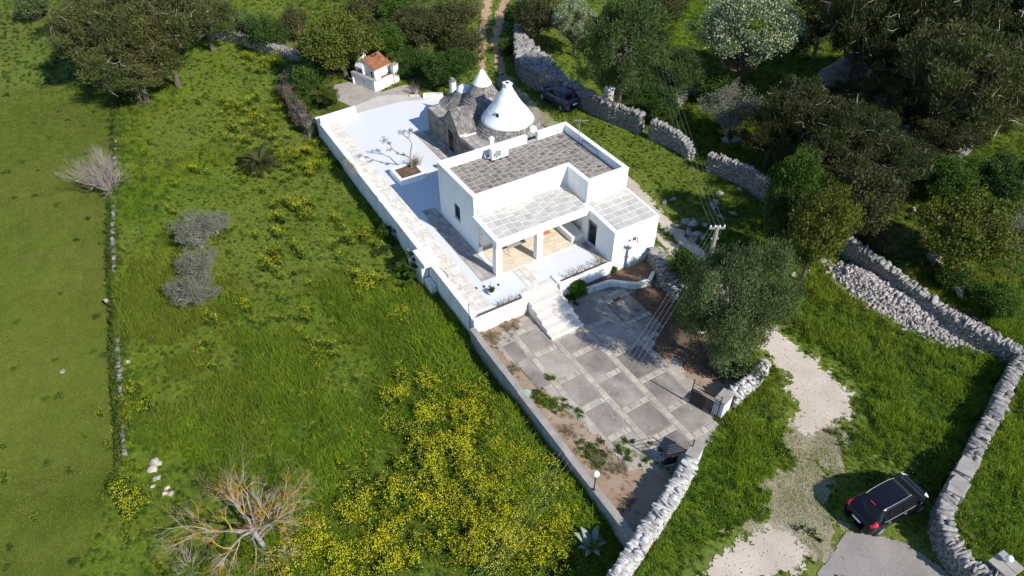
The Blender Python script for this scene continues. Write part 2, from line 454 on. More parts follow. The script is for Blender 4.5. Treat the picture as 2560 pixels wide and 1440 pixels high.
GREY_MET = mat("galvanised_steel", (0.42, 0.43, 0.44), (0.34, 0.35, 0.36), 5, 3, rough=0.45, metal=0.5)
BLUE_RAIL = mat("dark_blue_rail", (0.035, 0.05, 0.08), rough=0.45)
PLASTIC_D = mat("dark_plastic", (0.03, 0.03, 0.033), rough=0.6)
HOSE = mat("grey_hose", (0.12, 0.115, 0.10), rough=0.7)
GLOBE = mat("cream_lamp_globe", (0.78, 0.74, 0.56), rough=0.35)
GLOBE_W = mat("white_lamp_globe", (0.82, 0.82, 0.82), rough=0.3)
GREEN_LID = mat("pale_green_lid", (0.24, 0.42, 0.34), (0.30, 0.46, 0.38), 5, 4, rough=0.7)
WOOD_G = mat("driftwood", (0.26, 0.22, 0.17), (0.16, 0.13, 0.10), 6, 6, rough=0.95, bump=(20, 0.4, 0.01))
WOOD_P = mat("grey_utility_wood", (0.36, 0.33, 0.29), (0.26, 0.235, 0.205), 4, 6, rough=0.95)
TABLE = mat("grey_table_top", (0.30, 0.29, 0.285), rough=0.6)
BLUE = mat("blue_barrel_plastic", (0.03, 0.13, 0.50), rough=0.5)
RED_DOOR = mat("dark_red_door", (0.10, 0.03, 0.028), rough=0.5)
BARK = mat("tree_bark", (0.15, 0.115, 0.085), (0.085, 0.065, 0.05), 7, 5, rough=1.0, bump=(14, 0.7, 0.03))
BARK_G = mat("grey_bark", (0.30, 0.265, 0.235), (0.20, 0.175, 0.155), 6, 5, rough=1.0, bump=(14, 0.5, 0.02))
LICHEN = mat("lichen_bark", (0.34, 0.29, 0.235), (0.40, 0.225, 0.035), 2.0, 5, 0.44, 0.56, 1.0, bump=(20, 0.4, 0.01), tone=0.12)
TWIG = mat("grey_twigs", (0.33, 0.28, 0.245), (0.25, 0.21, 0.18), 3, 4, rough=1.0, tone=0.15)
TWIG_B = mat("tan_twigs", (0.36, 0.26, 0.12), (0.26, 0.18, 0.085), 3, 4, rough=1.0, tone=0.2)
TWIG_D = mat("dark_dead_stems", (0.11, 0.085, 0.06), (0.17, 0.12, 0.08), 3, 4, rough=1.0, tone=0.2)
IVY_DRY = mat("dry_brown_creeper", (0.17, 0.135, 0.095), (0.105, 0.085, 0.06), 1.3, 5, rough=1.0, tone=0.35, trans=0.1)

def leafmat(name, c1, c2, scale=0.6, tone=0.35, tr=0.25, tc=None):
    return mat(name, c1, c2, scale, 4, 0.35, 0.65, 0.6, tone=tone, trans=tr, spec=0.08, tone_c=tc)
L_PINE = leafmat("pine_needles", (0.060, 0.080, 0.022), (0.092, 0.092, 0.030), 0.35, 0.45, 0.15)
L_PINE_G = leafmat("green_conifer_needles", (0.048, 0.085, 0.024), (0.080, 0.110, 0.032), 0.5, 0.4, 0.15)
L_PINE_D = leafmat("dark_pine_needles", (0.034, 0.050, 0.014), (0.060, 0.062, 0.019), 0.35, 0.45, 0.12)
L_BROAD = leafmat("bright_green_leaves", (0.075, 0.135, 0.020), (0.055, 0.105, 0.018), 0.6, 0.4, 0.3)
L_DARK = leafmat("dark_green_leaves", (0.035, 0.075, 0.015), (0.055, 0.095, 0.020), 0.7, 0.4, 0.2)
L_YEL = leafmat("yellow_green_leaves", (0.125, 0.135, 0.022), (0.085, 0.110, 0.020), 0.5, 0.4, 0.3)
L_OLIVE = leafmat("olive_leaves", (0.200, 0.200, 0.150), (0.145, 0.15, 0.105), 0.8, 0.4, 0.15)
L_GREYG = leafmat("grey_green_leaves", (0.115, 0.150, 0.055), (0.078, 0.112, 0.038), 0.5, 0.42, 0.2)
L_BROWN = leafmat("brownish_scrub_leaves", (0.080, 0.072, 0.030), (0.060, 0.070, 0.024), 0.6, 0.45, 0.15)
L_BLOSS = leafmat("white_blossom_petals", (0.46, 0.48, 0.34), (0.34, 0.38, 0.22), 1.0, 0.25, 0.3)
L_FERN = leafmat("fresh_fern_leaves", (0.085, 0.190, 0.022), (0.060, 0.150, 0.018), 1.5, 0.4, 0.3)
L_PALM = leafmat("palm_fronds", (0.075, 0.085, 0.028), (0.05, 0.06, 0.018), 1.5, 0.3, 0.15)
L_AGAVE = mat("agave_leaf", (0.26, 0.33, 0.27), (0.20, 0.27, 0.215), 3, 3, rough=0.5)

GR_KW = dict(detail=4, rough=0.6, rnd=0.28, spec=0.06, trans=0.30, upn=0.78)
G_GRASS = mat("meadow_grass", (0.215, 0.305, 0.020), (0.145, 0.255, 0.018), 0.16, lo=0.38, hi=0.62, hue=("hue", 'INSTANCER', (0.250, 0.290, 0.045)),
              extra=((0.9, (0.185, 0.285, 0.018), 0.55, 0.75), (0.07, (0.250, 0.290, 0.042), 0.56, 0.72)), **GR_KW)
G_TURF = mat("short_meadow_turf", (0.140, 0.200, 0.022), (0.110, 0.175, 0.018), 0.12, lo=0.38, hi=0.62, hue=("hue", 'INSTANCER', (0.185, 0.200, 0.042)), extra=((0.05, (0.175, 0.185, 0.042), 0.54, 0.72), (0.28, (0.200, 0.165, 0.070), 0.60, 0.82)), **GR_KW)
G_TALL = mat("tall_green_grass", (0.135, 0.230, 0.018), (0.185, 0.275, 0.020), 0.4, lo=0.4, hi=0.62, hue=("hue", 'INSTANCER', (0.21, 0.22, 0.035)), **GR_KW)
G_WEED = mat("broad_weed_leaves", (0.090, 0.175, 0.028), (0.065, 0.140, 0.020), 0.6, hue=("hue", 'INSTANCER', (0.10, 0.12, 0.025)), **GR_KW)
G_MUST = mat("mustard_leaves", (0.060, 0.120, 0.018), (0.085, 0.150, 0.020), 0.5, **GR_KW)
G_DRY = mat("dry_stems", (0.24, 0.19, 0.11), (0.17, 0.135, 0.08), 0.8, detail=3, rough=0.9, rnd=0.3, trans=0.15)
G_YEL = mat("yellow_mustard_petals", (0.64, 0.58, 0.018), (0.54, 0.50, 0.02), 0.8, detail=3, rough=0.7, rnd=0.2, trans=0.3)
# ------------------------------------------------------------------ the ground
def nonuni(a, b, step, far):
    core = np.arange(a, b + step / 2, step)
    ext = []
    d = step; c = 0
    while c < far:
        d *= 1.35; c += d; ext.append(c)
    ext = np.array(ext)
    return np.concatenate([a - ext[::-1], core, b + ext])
gx = nonuni(-66, 66, 0.42, 500); gy = nonuni(9, 104, 0.42, 500)
GX, GY = np.meshgrid(gx, gy)
GZ = gz(GX, GY)
nx, ny = len(gx), len(gy)
_i = np.arange(nx * ny).reshape(ny, nx)
_fa = np.stack([_i[:-1, :-1], _i[:-1, 1:], _i[1:, 1:], _i[1:, :-1]], -1).reshape(-1, 4)
ground = link("ground", make_mesh("ground", np.stack([GX, GY, GZ], -1).reshape(-1, 3), _fa, None, [GROUND], True), kind="structure")

YARD_Z = -1.0
def sheet(name, material, inside, bounds, step=0.16, dz=0.02, zf=None, kind="structure"):
    """thin surface sheet laid on the terrain wherever inside(x, y) > 0"""
    x0, x1, y0, y1 = bounds
    xs = np.arange(x0, x1, step); ys = np.arange(y0, y1, step)
    X, Y = np.meshgrid(xs, ys)
    Cx = (X[:-1, :-1] + X[1:, 1:]) / 2; Cy = (Y[:-1, :-1] + Y[1:, 1:]) / 2
    keep = inside(Cx, Cy) > 0
    Z = (zf or gz)(X, Y) + dz
    idx = np.arange(X.size).reshape(X.shape)
    fa = np.stack([idx[:-1, :-1], idx[:-1, 1:], idx[1:, 1:], idx[1:, :-1]], -1)[keep]
    used, inv = np.unique(fa.ravel(), return_inverse=True)
    v = np.stack([X, Y, Z], -1).reshape(-1, 3)[used]
    return link(name, make_mesh(name, v, inv.reshape(-1, 4), None, [material], True), kind=kind)

def gpx(l): return [tuple(on_ground(*p)[:2]) for p in l]
TRACK_POLY = gpx([(1870, 760), (1925, 790), (1962, 828), (2010, 880), (2080, 930), (2122, 985), (2138, 1040), (2100, 1066), (2030, 1085), (1988, 1062), (1990, 1010), (1962, 930), (1915, 870), (1850, 800)])
LOWER_POLY = gpx([(1735, 1460), (1790, 1388), (1870, 1338), (1925, 1315), (2000, 1345), (2038, 1385), (2025, 1460)])
GRIT_POLY = gpx([(1990, 1070), (2100, 1070), (2080, 1140), (2050, 1210), (2110, 1310), (2080, 1360), (2030, 1400), (1995, 1350), (1900, 1330), (1850, 1330), (1930, 1250), (1960, 1150)])
ASPH_POLY = gpx([(2030, 1460), (2085, 1372), (2118, 1328), (2200, 1342), (2265, 1362), (2330, 1402), (2400, 1460)])
RUT_A = gpx([(1560, 440), (1590, 475), (1640, 532), (1690, 582), (1740, 632), (1800, 700), (1870, 770)])
RUT_B = gpx([(1560, 500), (1600, 545), (1650, 592), (1692, 634), (1760, 700), (1850, 790)])
RUT_L = gpx([(1228, -30), (1212, 40), (1203, 100), (1204, 160), (1212, 190)])
RUT_R = gpx([(1272, -30), (1252, 30), (1240, 100), (1246, 160), (1262, 200)])
GREY_TR = gpx([(1262, 200), (1300, 245), (1345, 290), (1385, 315), (1410, 335)])
def ragged(x, y, sc=1.6, amp=0.35, seed=1):
    return (fnoise(x, y, sc, seed, 3) - 0.5) * 2 * amp
def bounds_of(P, m=1.0):
    P = np.array(P); return P[:, 0].min() - m, P[:, 0].max() + m, P[:, 1].min() - m, P[:, 1].max() + m
def poly_sd(x, y, P):
    d = seg_dist(x, y, list(P) + [P[0]])
    return np.where(in_poly(x, y, P), d, -d)
track_f = lambda x, y: np.maximum(poly_sd(x, y, TRACK_POLY), poly_sd(x, y, LOWER_POLY) - 0.05) + ragged(x, y, 1.1, 0.7, 21) + ragged(x, y, 5.0, 0.35, 28) + ragged(x, y, 11.0, 0.3, 30) - 0.08
grit_f = lambda x, y: 0.20 + poly_sd(x, y, GRIT_POLY) + ragged(x, y, 0.9, 1.3, 22) + ragged(x, y, 4.0, 0.7, 29)
asph_f = lambda x, y: poly_sd(x, y, ASPH_POLY) + ragged(x, y, 2.5, 0.10, 23)
rutA_f = lambda x, y: 0.46 - seg_dist(x, y, RUT_A) + ragged(x, y, 1.5, 0.35, 24)
rutB_f = lambda x, y: 0.40 - seg_dist(x, y, RUT_B) + ragged(x, y, 1.5, 0.35, 25)
rutL_f = lambda x, y: np.maximum(0.42 - seg_dist(x, y, RUT_L), 0.42 - seg_dist(x, y, RUT_R)) + ragged(x, y, 1.0, 0.35, 26)
grey_f = lambda x, y: 0.8 - seg_dist(x, y, GREY_TR) + ragged(x, y, 1.2, 0.5, 27)
sheet("gritty_ground", GRIT, grit_f, bounds_of(GRIT_POLY, 1.5), 0.08, 0.012)
sheet("gravel_track", TRACK, track_f, bounds_of(TRACK_POLY + LOWER_POLY, 1.5), 0.07, 0.022)
sheet("asphalt_drive", ASPHALT, asph_f, bounds_of(ASPH_POLY, 0.6), 0.08, 0.032)
sheet("wheel_rut", TRACK, lambda x, y: np.maximum(rutA_f(x, y), rutB_f(x, y)), bounds_of(RUT_A + RUT_B, 1.2), 0.12, 0.02)
sheet("dirt_track", DIRT, rutL_f, bounds_of(RUT_L + RUT_R, 1.5), 0.16, 0.02)
sheet("stony_track", GRIT, grey_f, bounds_of(GREY_TR, 1.6), 0.16, 0.02)
# pale asphalt between the ruts by the north side of the barbecue
# ------------------------------------------------------------------ terrace platform, courtyard floor, paved paths
rng = np.random.default_rng(11)
def house_empty(name, label=None, cat=None, kind=None, group=None, z=0.0):
    return empty(name, (HO[0], HO[1], z), YAW, label, cat, group, kind)

_tp = [WALL_A + (0.1, 0), WALL_B + (0.1, 0), hw(-3.1, -5.3)[:2], hw(0.35, -5.3)[:2], hw(2.6, -5.3)[:2], hw(9.9, -5.2)[:2], hw(9.9, 4.6)[:2],
       at(1352, 345)[:2], at(1200, 225)[:2], at(1118, 241)[:2], at(1000, 249)[:2], at(892, 283)[:2]]
MB().prism(_tp, -2.4, 0.0).build("gravel_terrace", GRAVEL, kind="structure")

def paver_field(parent, name, rects, material, th=0.03, z=0.0, gap=0.02, jit=0.004):
    """rects: (x0, x1, y0, y1) in the parent's frame; one slab object per rect, sharing unit meshes"""
    out = []
    for (x0, x1, y0, y1) in rects:
        o = bpy.data.objects.new(name, SLABS[rng.integers(len(SLABS))] if material is None else slab_mesh(material)[rng.integers(4)])
        COL.objects.link(o); o.parent = parent
        o.location = ((x0 + x1) / 2, (y0 + y1) / 2, z + rng.normal(0, jit))
        o.scale = (x1 - x0 - gap, y1 - y0 - gap, th)
        o.rotation_euler = (rng.normal(0, 0.004), rng.normal(0, 0.004), rng.normal(0, 0.008))
        out.append(o)
    return out
_slabs = {}
def slab_mesh(material):
    if material.name not in _slabs:
        l = []
        for k in range(4):
            c = 0.5 - 0.02 * rng.random(8)
            v = np.array([(-1, -1, 0), (1, -1, 0), (1, 1, 0), (-1, 1, 0)], float)
            v[:, 0] *= c[:4] * 1.0; v[:, 1] *= c[4:]
            vv = np.concatenate([v, v * (0.975, 0.975, 1) + (0, 0, 1)])
            l.append(make_mesh("slab", vv, BOXF, None, [material]))
        _slabs[material.name] = l
    return _slabs[material.name]
def bond_rects(x0, x1, y0, y1, w, l, along='y', jl=0.12, seed=0):
    """rows of width w; inside each row pieces of about length l"""
    rg = np.random.default_rng(seed); out = []
    a0, a1, b0, b1 = (x0, x1, y0, y1) if along == 'y' else (y0, y1, x0, x1)
    n = max(1, round((a1 - a0) / w)); ww = (a1 - a0) / n
    for i in range(n):
        b = b0; first = True
        while b < b1 - 0.02:
            ln = l * (1 + rg.uniform(-jl, jl)) * (rg.uniform(0.35, 1.0) if first else 1)
            first = False
            e = min(b + ln, b1)
            if b1 - e < l * 0.3: e = b1
            r = (a0 + i * ww, a0 + (i + 1) * ww, b, e)
            out.append(r if along == 'y' else (r[2], r[3], r[0], r[1]))
            b = e
    return out

# walk of beige pavers along the west wall
WL = float(np.linalg.norm(WALL_B - WALL_A)); WD = (WALL_B - WALL_A) / WL
WANG = math.atan2(WD[1], WD[0])                      # local x runs south along the wall, local y points east (inside)
walk = MB().box(0.25, WL - 0.3, 0.30, 1.42, 0.0, 0.008).build("wall_walk", GROUT, kind="structure")
walk.location = (WALL_A[0], WALL_A[1], 0.0); walk.rotation_euler = (0, 0, WANG)
paver_field(walk, "paver", [r for r in bond_rects(0.28, WL - 0.32, 0.32, 1.40, 0.40, 0.54, 'x' if False else 'y', 0.15, 3) if True][:0] or
            bond_rects(0.28, WL - 0.32, 0.32, 1.40, 0.30, 0.54, 'y', 0.18, 3), PAVER_B, 0.022, 0.008)

# path of grey stones beside the house, landing and path to the steps, trullo path
hp = house_empty("house_path", kind="structure")
MB().box(-1.14, -0.02, -2.80, 4.72, 0.0, 0.010).box(-0.02, 0.6, -2.80, -2.30, 0.0, 0.010).build("path_bed", GROUT_D, hp)
MB().box(-0.25, -0.02, 4.74, 5.6, 0.0, 0.010).box(-1.0, -0.3, 4.74, 5.62, 0.0, 0.010).build("path_bed", GROUT_D, hp)
paver_field(hp, "paver", bond_rects(-1.12, -0.04, -2.78, 4.70, 0.36, 0.46, 'y', 0.25, 5), PAVER_G, 0.02, 0.010)
paver_field(hp, "paver", bond_rects(-0.98, -0.3, 4.76, 5.60, 0.34, 0.42, 'y', 0.25, 6), PAVER_G, 0.02, 0.010)
sp = house_empty("step_path", kind="structure")
MB().box(0.95, 2.15, -4.60, -2.82, 0.0, 0.010).box(0.42, 2.55, -5.28, -4.62, 0.0, 0.010).box(6.0, 6.5, -5.0, -2.85, 0, .01).build("path_bed", GROUT, sp)
paver_field(sp, "paver", bond_rects(0.97, 2.13, -4.58, -2.84, 0.38, 0.5, 'y', 0.2, 7) + bond_rects(0.44, 2.53, -5.27, -4.64, 0.31, 0.5, 'x', 0.2, 8), PAVER_B, 0.02, 0.010)
paver_field(sp, "paver", bond_rects(6.02, 6.48, -4.98, -2.87, 0.45, 0.5, 'y', 0.2, 9), PAVER_G, 0.02, 0.010)
tpth = house_empty("trullo_path", kind="structure")
MB().box(3.12, 4.36, 4.75, 15.35, 0.0, 0.010).build("path_bed", GROUT_D, tpth)
paver_field(tpth, "paver", bond_rects(3.14, 4.34, 4.78, 15.32, 0.31, 0.55, 'x' if False else 'y', 0.2, 10), PAVER_G, 0.02, 0.010)

# concrete apron and patio north of the gravel
def px_prism(name, px, z0, z1, material, zpx=None, kind="structure"):
    P = [at(p[0], p[1], z1 if zpx is None else zpx)[:2] for p in px]
    return MB().prism(P[::-1], z0, z1).build(name, material, kind=kind)
APRON = mat("pale_concrete_apron", (0.50, 0.47, 0.42), (0.42, 0.39, 0.345), 0.8, 6, rough=0.95, bump=(20, 0.2, 0.01))
px_prism("concrete_apron", [(888, 284), (1004, 254), (1122, 243), (1110, 237), (1042, 238), (985, 236), (948, 240), (880, 268)], -1.5, 0.015, APRON)
px_prism("barbecue_patio", [(838, 212), (880, 203), (955, 230), (1010, 212), (1050, 216), (1040, 237), (985, 235), (948, 239), (878, 266), (820, 240)], -1.5, -0.02, CONC_P)

# courtyard: soil, worn pad, dark panels and bands of pale stone
_yp = [hw(-3.25, -5.3), hw(-3.5, -20.0), hw(-2.9, -19.95), hw(1.95, -18.25), hw(4.1, -17.6), hw(7.5, -16.4), hw(9.3, -10.0), hw(9.6, -5.3)]
MB().prism([p[:2] for p in _yp], -2.4, YARD_Z - 0.03).build("courtyard_soil", SOIL, kind="structure")
PAD = [(-2.5, -6.7), (-1.8, -6.15), (0, -5.95), (2.6, -5.8), (3.2, -5.6), (6.6, -6.6), (7.2, -9.0), (6.2, -10.6), (5.2, -12.6), (5.0, -15.0), (4.3, -17.5), (2.2, -18.3), (-0.4, -18.2), (-1.5, -16.8), (-1.7, -14.5), (-1.9, -12), (-2.2, -9.8), (-2.7, -8)]
def pad_f(x, y):
    u = (x - HO[0]) * HA[0] + (y - HO[1]) * HA[1]; v = (x - HO[0]) * HB[0] + (y - HO[1]) * HB[1]
    return poly_sd(u, v, PAD) + ragged(x, y, 1.4, 0.45, 31)
_pw = [hw(*p)[:2] for p in PAD]
yard = sheet("courtyard_pad", CONC_P, pad_f, bounds_of(_pw, 1.0), 0.12, 0.0, lambda x, y: YARD_Z + 0 * x)
ypar = house_empty("courtyard_paving", kind="structure", z=YARD_Z)
cols = {0: (-1.15, 0.22, [-6.75, -8.75, -11.0, -13.2, -15.4, -17.6]), 1: (0.62, 2.20, [-8.25, -9.85, -12.0, -14.35, -16.5, -18.1]),
        2: (2.60, 4.32, [-6.3, -8.5, -10.95, -13.25, -15.5, -17.4]), 3: (4.74, 6.5, [-6.9, -7.35, -9.4, -10.9]), -1: (-2.35, -1.55, [-7.0, -8.9, -11.1])}
panels = []
for c, (u0, u1, vs) in cols.items():
    for a_, b_ in zip(vs[:-1], vs[1:]):
        panels.append((u0, u1, b_ + 0.18, a_ - 0.18))
def inpad(u, v, m=0.15): return poly_sd(np.array([u]), np.array([v]), PAD)[0] > m
panels = [p for p in panels if p[3] - p[2] > 0.3 and inpad((p[0] + p[1]) / 2, (p[2] + p[3]) / 2)]
def lay(u0, u1, v0, v1, th, material, name, jit=0.0):
    o = link(name, slab_mesh(material)[rng.integers(4)], ypar)
    o.location = ((u0 + u1) / 2, (v0 + v1) / 2, 0.0 + rng.normal(0, jit)); o.scale = (u1 - u0, v1 - v0, th)
    o.rotation_euler = (0, 0, rng.normal(0, 0.006))
for p in panels: lay(*p, 0.012, CONC_D, "concrete_panel")
bands = []
for uc, v0, v1 in ((0.42, -18.0, -8.3), (2.40, -18.0, -6.3), (4.53, -16.6, -6.5), (-1.35, -14.2, -6.6)):
    v = v0
    while v < v1:
        l = rng.uniform(0.35, 0.8); bands.append((uc - 0.17 + rng.normal(0, .012), uc + 0.17 + rng.normal(0, .012), v, min(v + l - 0.02, v1))); v += l
for c, (u0, u1, vs) in cols.items():
    for vv in vs:
        if c == -1: continue
        u = u0
        while u < u1 - 0.1:
            l = rng.uniform(0.3, 0.7); bands.append((u, min(u + l - 0.02, u1), vv - 0.16 + rng.normal(0, .012), vv + 0.16 + rng.normal(0, .012))); u += l
for q in bands:
    if inpad((q[0] + q[1]) / 2, (q[2] + q[3]) / 2, 0.1) and rng.random() < 0.93: lay(*q, 0.026, CONC_L, "band_stone", 0.003)

# ------------------------------------------------------------------ the white house
house = house_empty("white_house", "white cubic house with grey slab roof, lower porch and annex on the gravel terrace", "house")
Z = np.array([0, 0, 1.0])
RZ = 3.5; PT = 4.0
w = MB()
wall_grid(w, (0, 4.7, -0.3), (0, -1, 0), (0, 0, 1), 4.7, RZ + 0.3, [(2.05, 2.82, 1.36, 2.47)], 0.16, (-1, 0, 0))
wall_grid(w, (0, 0, -0.3), (1, 0, 0), (0, 0, 1), 6.8, RZ + 0.3, [(1.2, 2.2, 0.3, 2.4), (4.4, 5.3, 0.3, 2.4)], 0.2, (0, -1, 0))
wall_grid(w, (6.8, 0, -0.3), (0, -1, 0), (0, 0, 1), 2.2, RZ + 0.3, [], 0.2, (-1, 0, 0))
wall_grid(w, (6.8, -2.2, -0.3), (1, 0, 0), (0, 0, 1), 3.13, RZ + 0.3, [], 0.2, (0, -1, 0))
wall_grid(w, (9.93, -2.2, -0.3), (0, 1, 0), (0, 0, 1), 6.9, RZ + 0.3, [(3.0, 4.0, 1.2, 2.3)], 0.16, (1, 0, 0))
wall_grid(w, (9.93, 4.7, -0.3), (-1, 0, 0), (0, 0, 1), 9.93, RZ + 0.3, [], 0.2, (0, 1, 0))
w.build("wall", WHITE, house)
Lout = [(0, 0), (6.8, 0), (6.8, -2.2), (9.93, -2.2), (9.93, 4.7), (0, 4.7)]
th = 0.27
Lin = [(th, th), (6.8 + th, th), (6.8 + th, -2.2 + th), (9.93 - th, -2.2 + th), (9.93 - th, 4.7 - th), (th, 4.7 - th)]
pp = MB(); cc = MB()
def pseg(o0, o1, i1, i0):
    pp.prism([o0, o1, i1, i0], RZ, PT)
    ov = 0.025
    def out(o, i):
        d = np.array(o) - np.array(i); return tuple(np.array(o) + np.sign(d) * ov), tuple(np.array(i) - np.sign(d) * 0.01)
    (a_, d_), (b_, c_) = out(o0, i0), out(o1, i1)
    cc.prism([a_, b_, c_, d_], PT, PT + 0.045)
for k in range(6):
    k2 = (k + 1) % 6
    if k == 4:                                       # back parapet, with the gap towards the trullo
        g0, g1 = 7.45, 6.6
        pseg(Lout[4], (g0, 4.7), (g0, 4.7 - th), Lin[4]); pseg((g1, 4.7), Lout[5], Lin[5], (g1, 4.7 - th))
    else:
        pseg(Lout[k], Lout[k2], Lin[k2], Lin[k])
pp.build("parapet", WHITE, house); cc.build("coping", COPING, house)
roof = MB().prism([(p[0] + 0.01 * (1 if p[0] < 5 else -1) if p[0] not in (6.8,) else p[0] + .01, p[1] + (0.01 if p[1] < 1 else -0.01)) for p in Lout], RZ - 0.25, RZ + 0.005).build("roof", GROUT_D, house)
rects = bond_rects(th + 0.03, 9.93 - th - 0.03, th + 0.03, 4.7 - th - 0.03, 0.435, 0.45, 'y', 0.3, 12)
rects += bond_rects(6.8 + th + 0.03, 9.93 - th - 0.03, -2.2 + th + 0.03, th + 0.03, 0.435, 0.45, 'y', 0.3, 13)
paver_field(roof, "roof_slab", rects, TILE_D, 0.02, RZ + 0.005, 0.062, 0.003)
# window in the west wall
wf = MB()
for q in ((1.88, 1.95, 1.06, 2.17), (2.58, 2.65, 1.06, 2.17)): wf.box(0.03, 0.09, q[0], q[1], q[2], q[3])
wf.box(0.03, 0.09, 1.95, 2.58, 1.06, 1.13).box(0.03, 0.09, 1.95, 2.58, 2.10, 2.17)
win = wf.build("window", ALU, house, bevel=0.006)
MB().box(0.055, 0.065, 1.95, 2.58, 1.13, 2.10).build("pane", GLASS_D, win)
cv = MB()
for k in range(9): cv.box(0.075 + 0.015 * (k % 2), 0.08 + 0.015 * (k % 2), 1.98 + k * 0.066, 2.046 + k * 0.066, 1.14, 2.09)
cv.build("curtain", CURTAIN, win)
MB().box(-0.05, 0.03, 1.82, 2.71, 1.02, 1.055).build("window_sill", COPING, house)
# doors under the porch
for u0, u1, nm in ((1.2, 2.2, "door"), (4.4, 5.3, "door")):
    d = MB().box(u0 + 0.03, u1 - 0.03, 0.10, 0.15, 0.0, 2.08).build(nm, ALU, house, bevel=0.01)
    MB().box(u0 + 0.13, u1 - 0.13, 0.085, 0.098, 0.2, 1.95).build("pane", GLASS_D, d)
# east window
d = MB().box(9.78, 9.82, 0.8, 1.8, 0.9, 2.0).build("window", ALU, house)
MB().box(9.825, 9.835, 0.9, 1.7, 1.0, 1.9).build("pane", GLASS_D, d)
# porch
PZ0, PZ1 = 2.52, 2.66
def sl(v): return PZ1 + (PZ1 - PZ0) / 2.85 * v      # top of the porch slab at v (v <= 0)
pr = MB()
pr.prism([(-0.10, -2.86), (6.54, -2.86), (6.54, -0.002), (-0.10, -0.002)], [2.36, 2.36, 2.50, 2.50], [sl(-2.86), sl(-2.86), sl(0), sl(0)])
porch = pr.build("porch_roof", GROUT_L, house)
lip = MB()
lip.prism([(-0.12, -2.88), (0.20, -2.88), (0.20, -0.004), (-0.12, -0.004)], [2.14, 2.14, 2.3, 2.3], [sl(-2.88) + 0.06, sl(-2.88) + 0.06, sl(0) + 0.06, sl(0) + 0.06])
lip.prism([(0.202, -2.88), (6.545, -2.88), (6.545, -2.62), (0.202, -2.62)], 2.14, [sl(-2.88) + 0.035, sl(-2.88) + 0.035, sl(-2.62) + 0.035, sl(-2.62) + 0.035])
lip.build("porch_beam", WHITE, house, bevel=0.008)
for (x0, x1, y0, y1) in bond_rects(0.23, 6.5, -2.6, -0.02, 0.48, 0.56, 'y', 0.22, 14):
    o = link("roof_slab", slab_mesh(TILE_L)[rng.integers(4)], porch)
    ang = math.atan2(PZ1 - PZ0, 2.85)
    o.location = ((x0 + x1) / 2, (y0 + y1) / 2, sl((y0 + y1) / 2)); o.scale = (x1 - x0 - 0.03, y1 - y0 - 0.03, 0.018); o.rotation_euler = (ang, 0, rng.normal(0, .005))
for u0 in (-0.14, 2.76):
    MB().box(u0, u0 + 0.42, -2.82, -2.42, 0.0, 2.14).build("pillar", WHITE, house, bevel=0.012)
MB().box(0.0, 0.30, -0.42, -0.004, 0.0, 0.55).box(-0.02, 0.02, -0.4, -0.004, 0.552, 2.3).build("plinth", WHITE, house, bevel=0.01)
pf = MB().box(0.30, 6.53, -2.84, -0.01, 0.0, 0.035).build("porch_floor", GROUT_L, house)
paver_field(pf, "floor_tile", bond_rects(0.32, 6.51, -2.82, -0.03, 0.62, 0.66, 'y', 0.0, 15), PORCH_F, 0.012, 0.035, 0.012, 0.0)
MB().box(5.60, 6.53, -2.55, -0.42, 0.036, 0.46).build("masonry_bench", WHITE, house, bevel=0.02)
# annex
an = MB()
wall_grid(an, (6.55, -2.22, -0.3), (0, -1, 0), (0, 0, 1), 3.23, 2.55, [(0.62, 1.52, 0.33, 2.12)], 0.18, (-1, 0, 0))
wall_grid(an, (6.55, -5.45, -1.1), (1, 0, 0), (0, 0, 1), 3.4, 3.35, [(1.15, 1.34, 2.23, 2.46), (1.49, 1.78, 2.16, 2.49)], 0.12, (0, -1, 0))
wall_grid(an, (9.95, -5.45, -1.1), (0, 1, 0), (0, 0, 1), 3.23, 3.35, [], 0.1, (1, 0, 0))
an.build("annex_wall", WHITE, house)
def asl(v): return 2.30 + (v + 5.45) / 3.25 * 0.22
ar = MB().prism([(6.53, -5.47), (9.97, -5.47), (9.97, -2.205), (6.53, -2.205)], 2.25, [asl(-5.47), asl(-5.47), asl(-2.2), asl(-2.2)]).build("annex_roof", GROUT_L, house)
rim = MB()
rim.prism([(6.515, -5.485), (6.80, -5.485), (6.80, -2.208), (6.515, -2.208)], [2.24] * 4, [asl(-5.48) + 0.05, asl(-5.48) + 0.05, asl(-2.2) + 0.05, asl(-2.2) + 0.05])
rim.prism([(9.82, -5.485), (9.985, -5.485), (9.985, -2.208), (9.82, -2.208)], [2.24] * 4, [asl(-5.48) + 0.05, asl(-5.48) + 0.05, asl(-2.2) + 0.05, asl(-2.2) + 0.05])
rim.box(6.802, 9.818, -5.485, -5.33, 2.24, asl(-5.48) + 0.045)
rim.build("annex_rim", WHITE, house, bevel=0.008)
for (x0, x1, y0, y1) in bond_rects(6.82, 9.80, -5.31, -2.24, 0.5, 0.58, 'x', 0.3, 16):
    o = link("roof_slab", slab_mesh(TILE_L)[rng.integers(4)], ar)
    o.location = ((x0 + x1) / 2, (y0 + y1) / 2, asl((y0 + y1) / 2)); o.scale = (x1 - x0 - 0.035, y1 - y0 - 0.035, 0.018); o.rotation_euler = (math.atan2(0.22, 3.25), 0, rng.normal(0, .005))
dr = MB()
dr.box(6.63, 6.70, -3.74, -3.67, 0.03, 1.82).box(6.63, 6.70, -2.91, -2.84, 0.03, 1.82).box(6.63, 6.70, -3.67, -2.91, 1.74, 1.82).box(6.63, 6.70, -3.67, -2.91, 0.03, 0.10)
dr = dr.build("door", ALU, house, bevel=0.006)
MB().box(6.66, 6.67, -3.67, -2.91, 0.10, 1.74).build("pane", GLASS_D, dr)
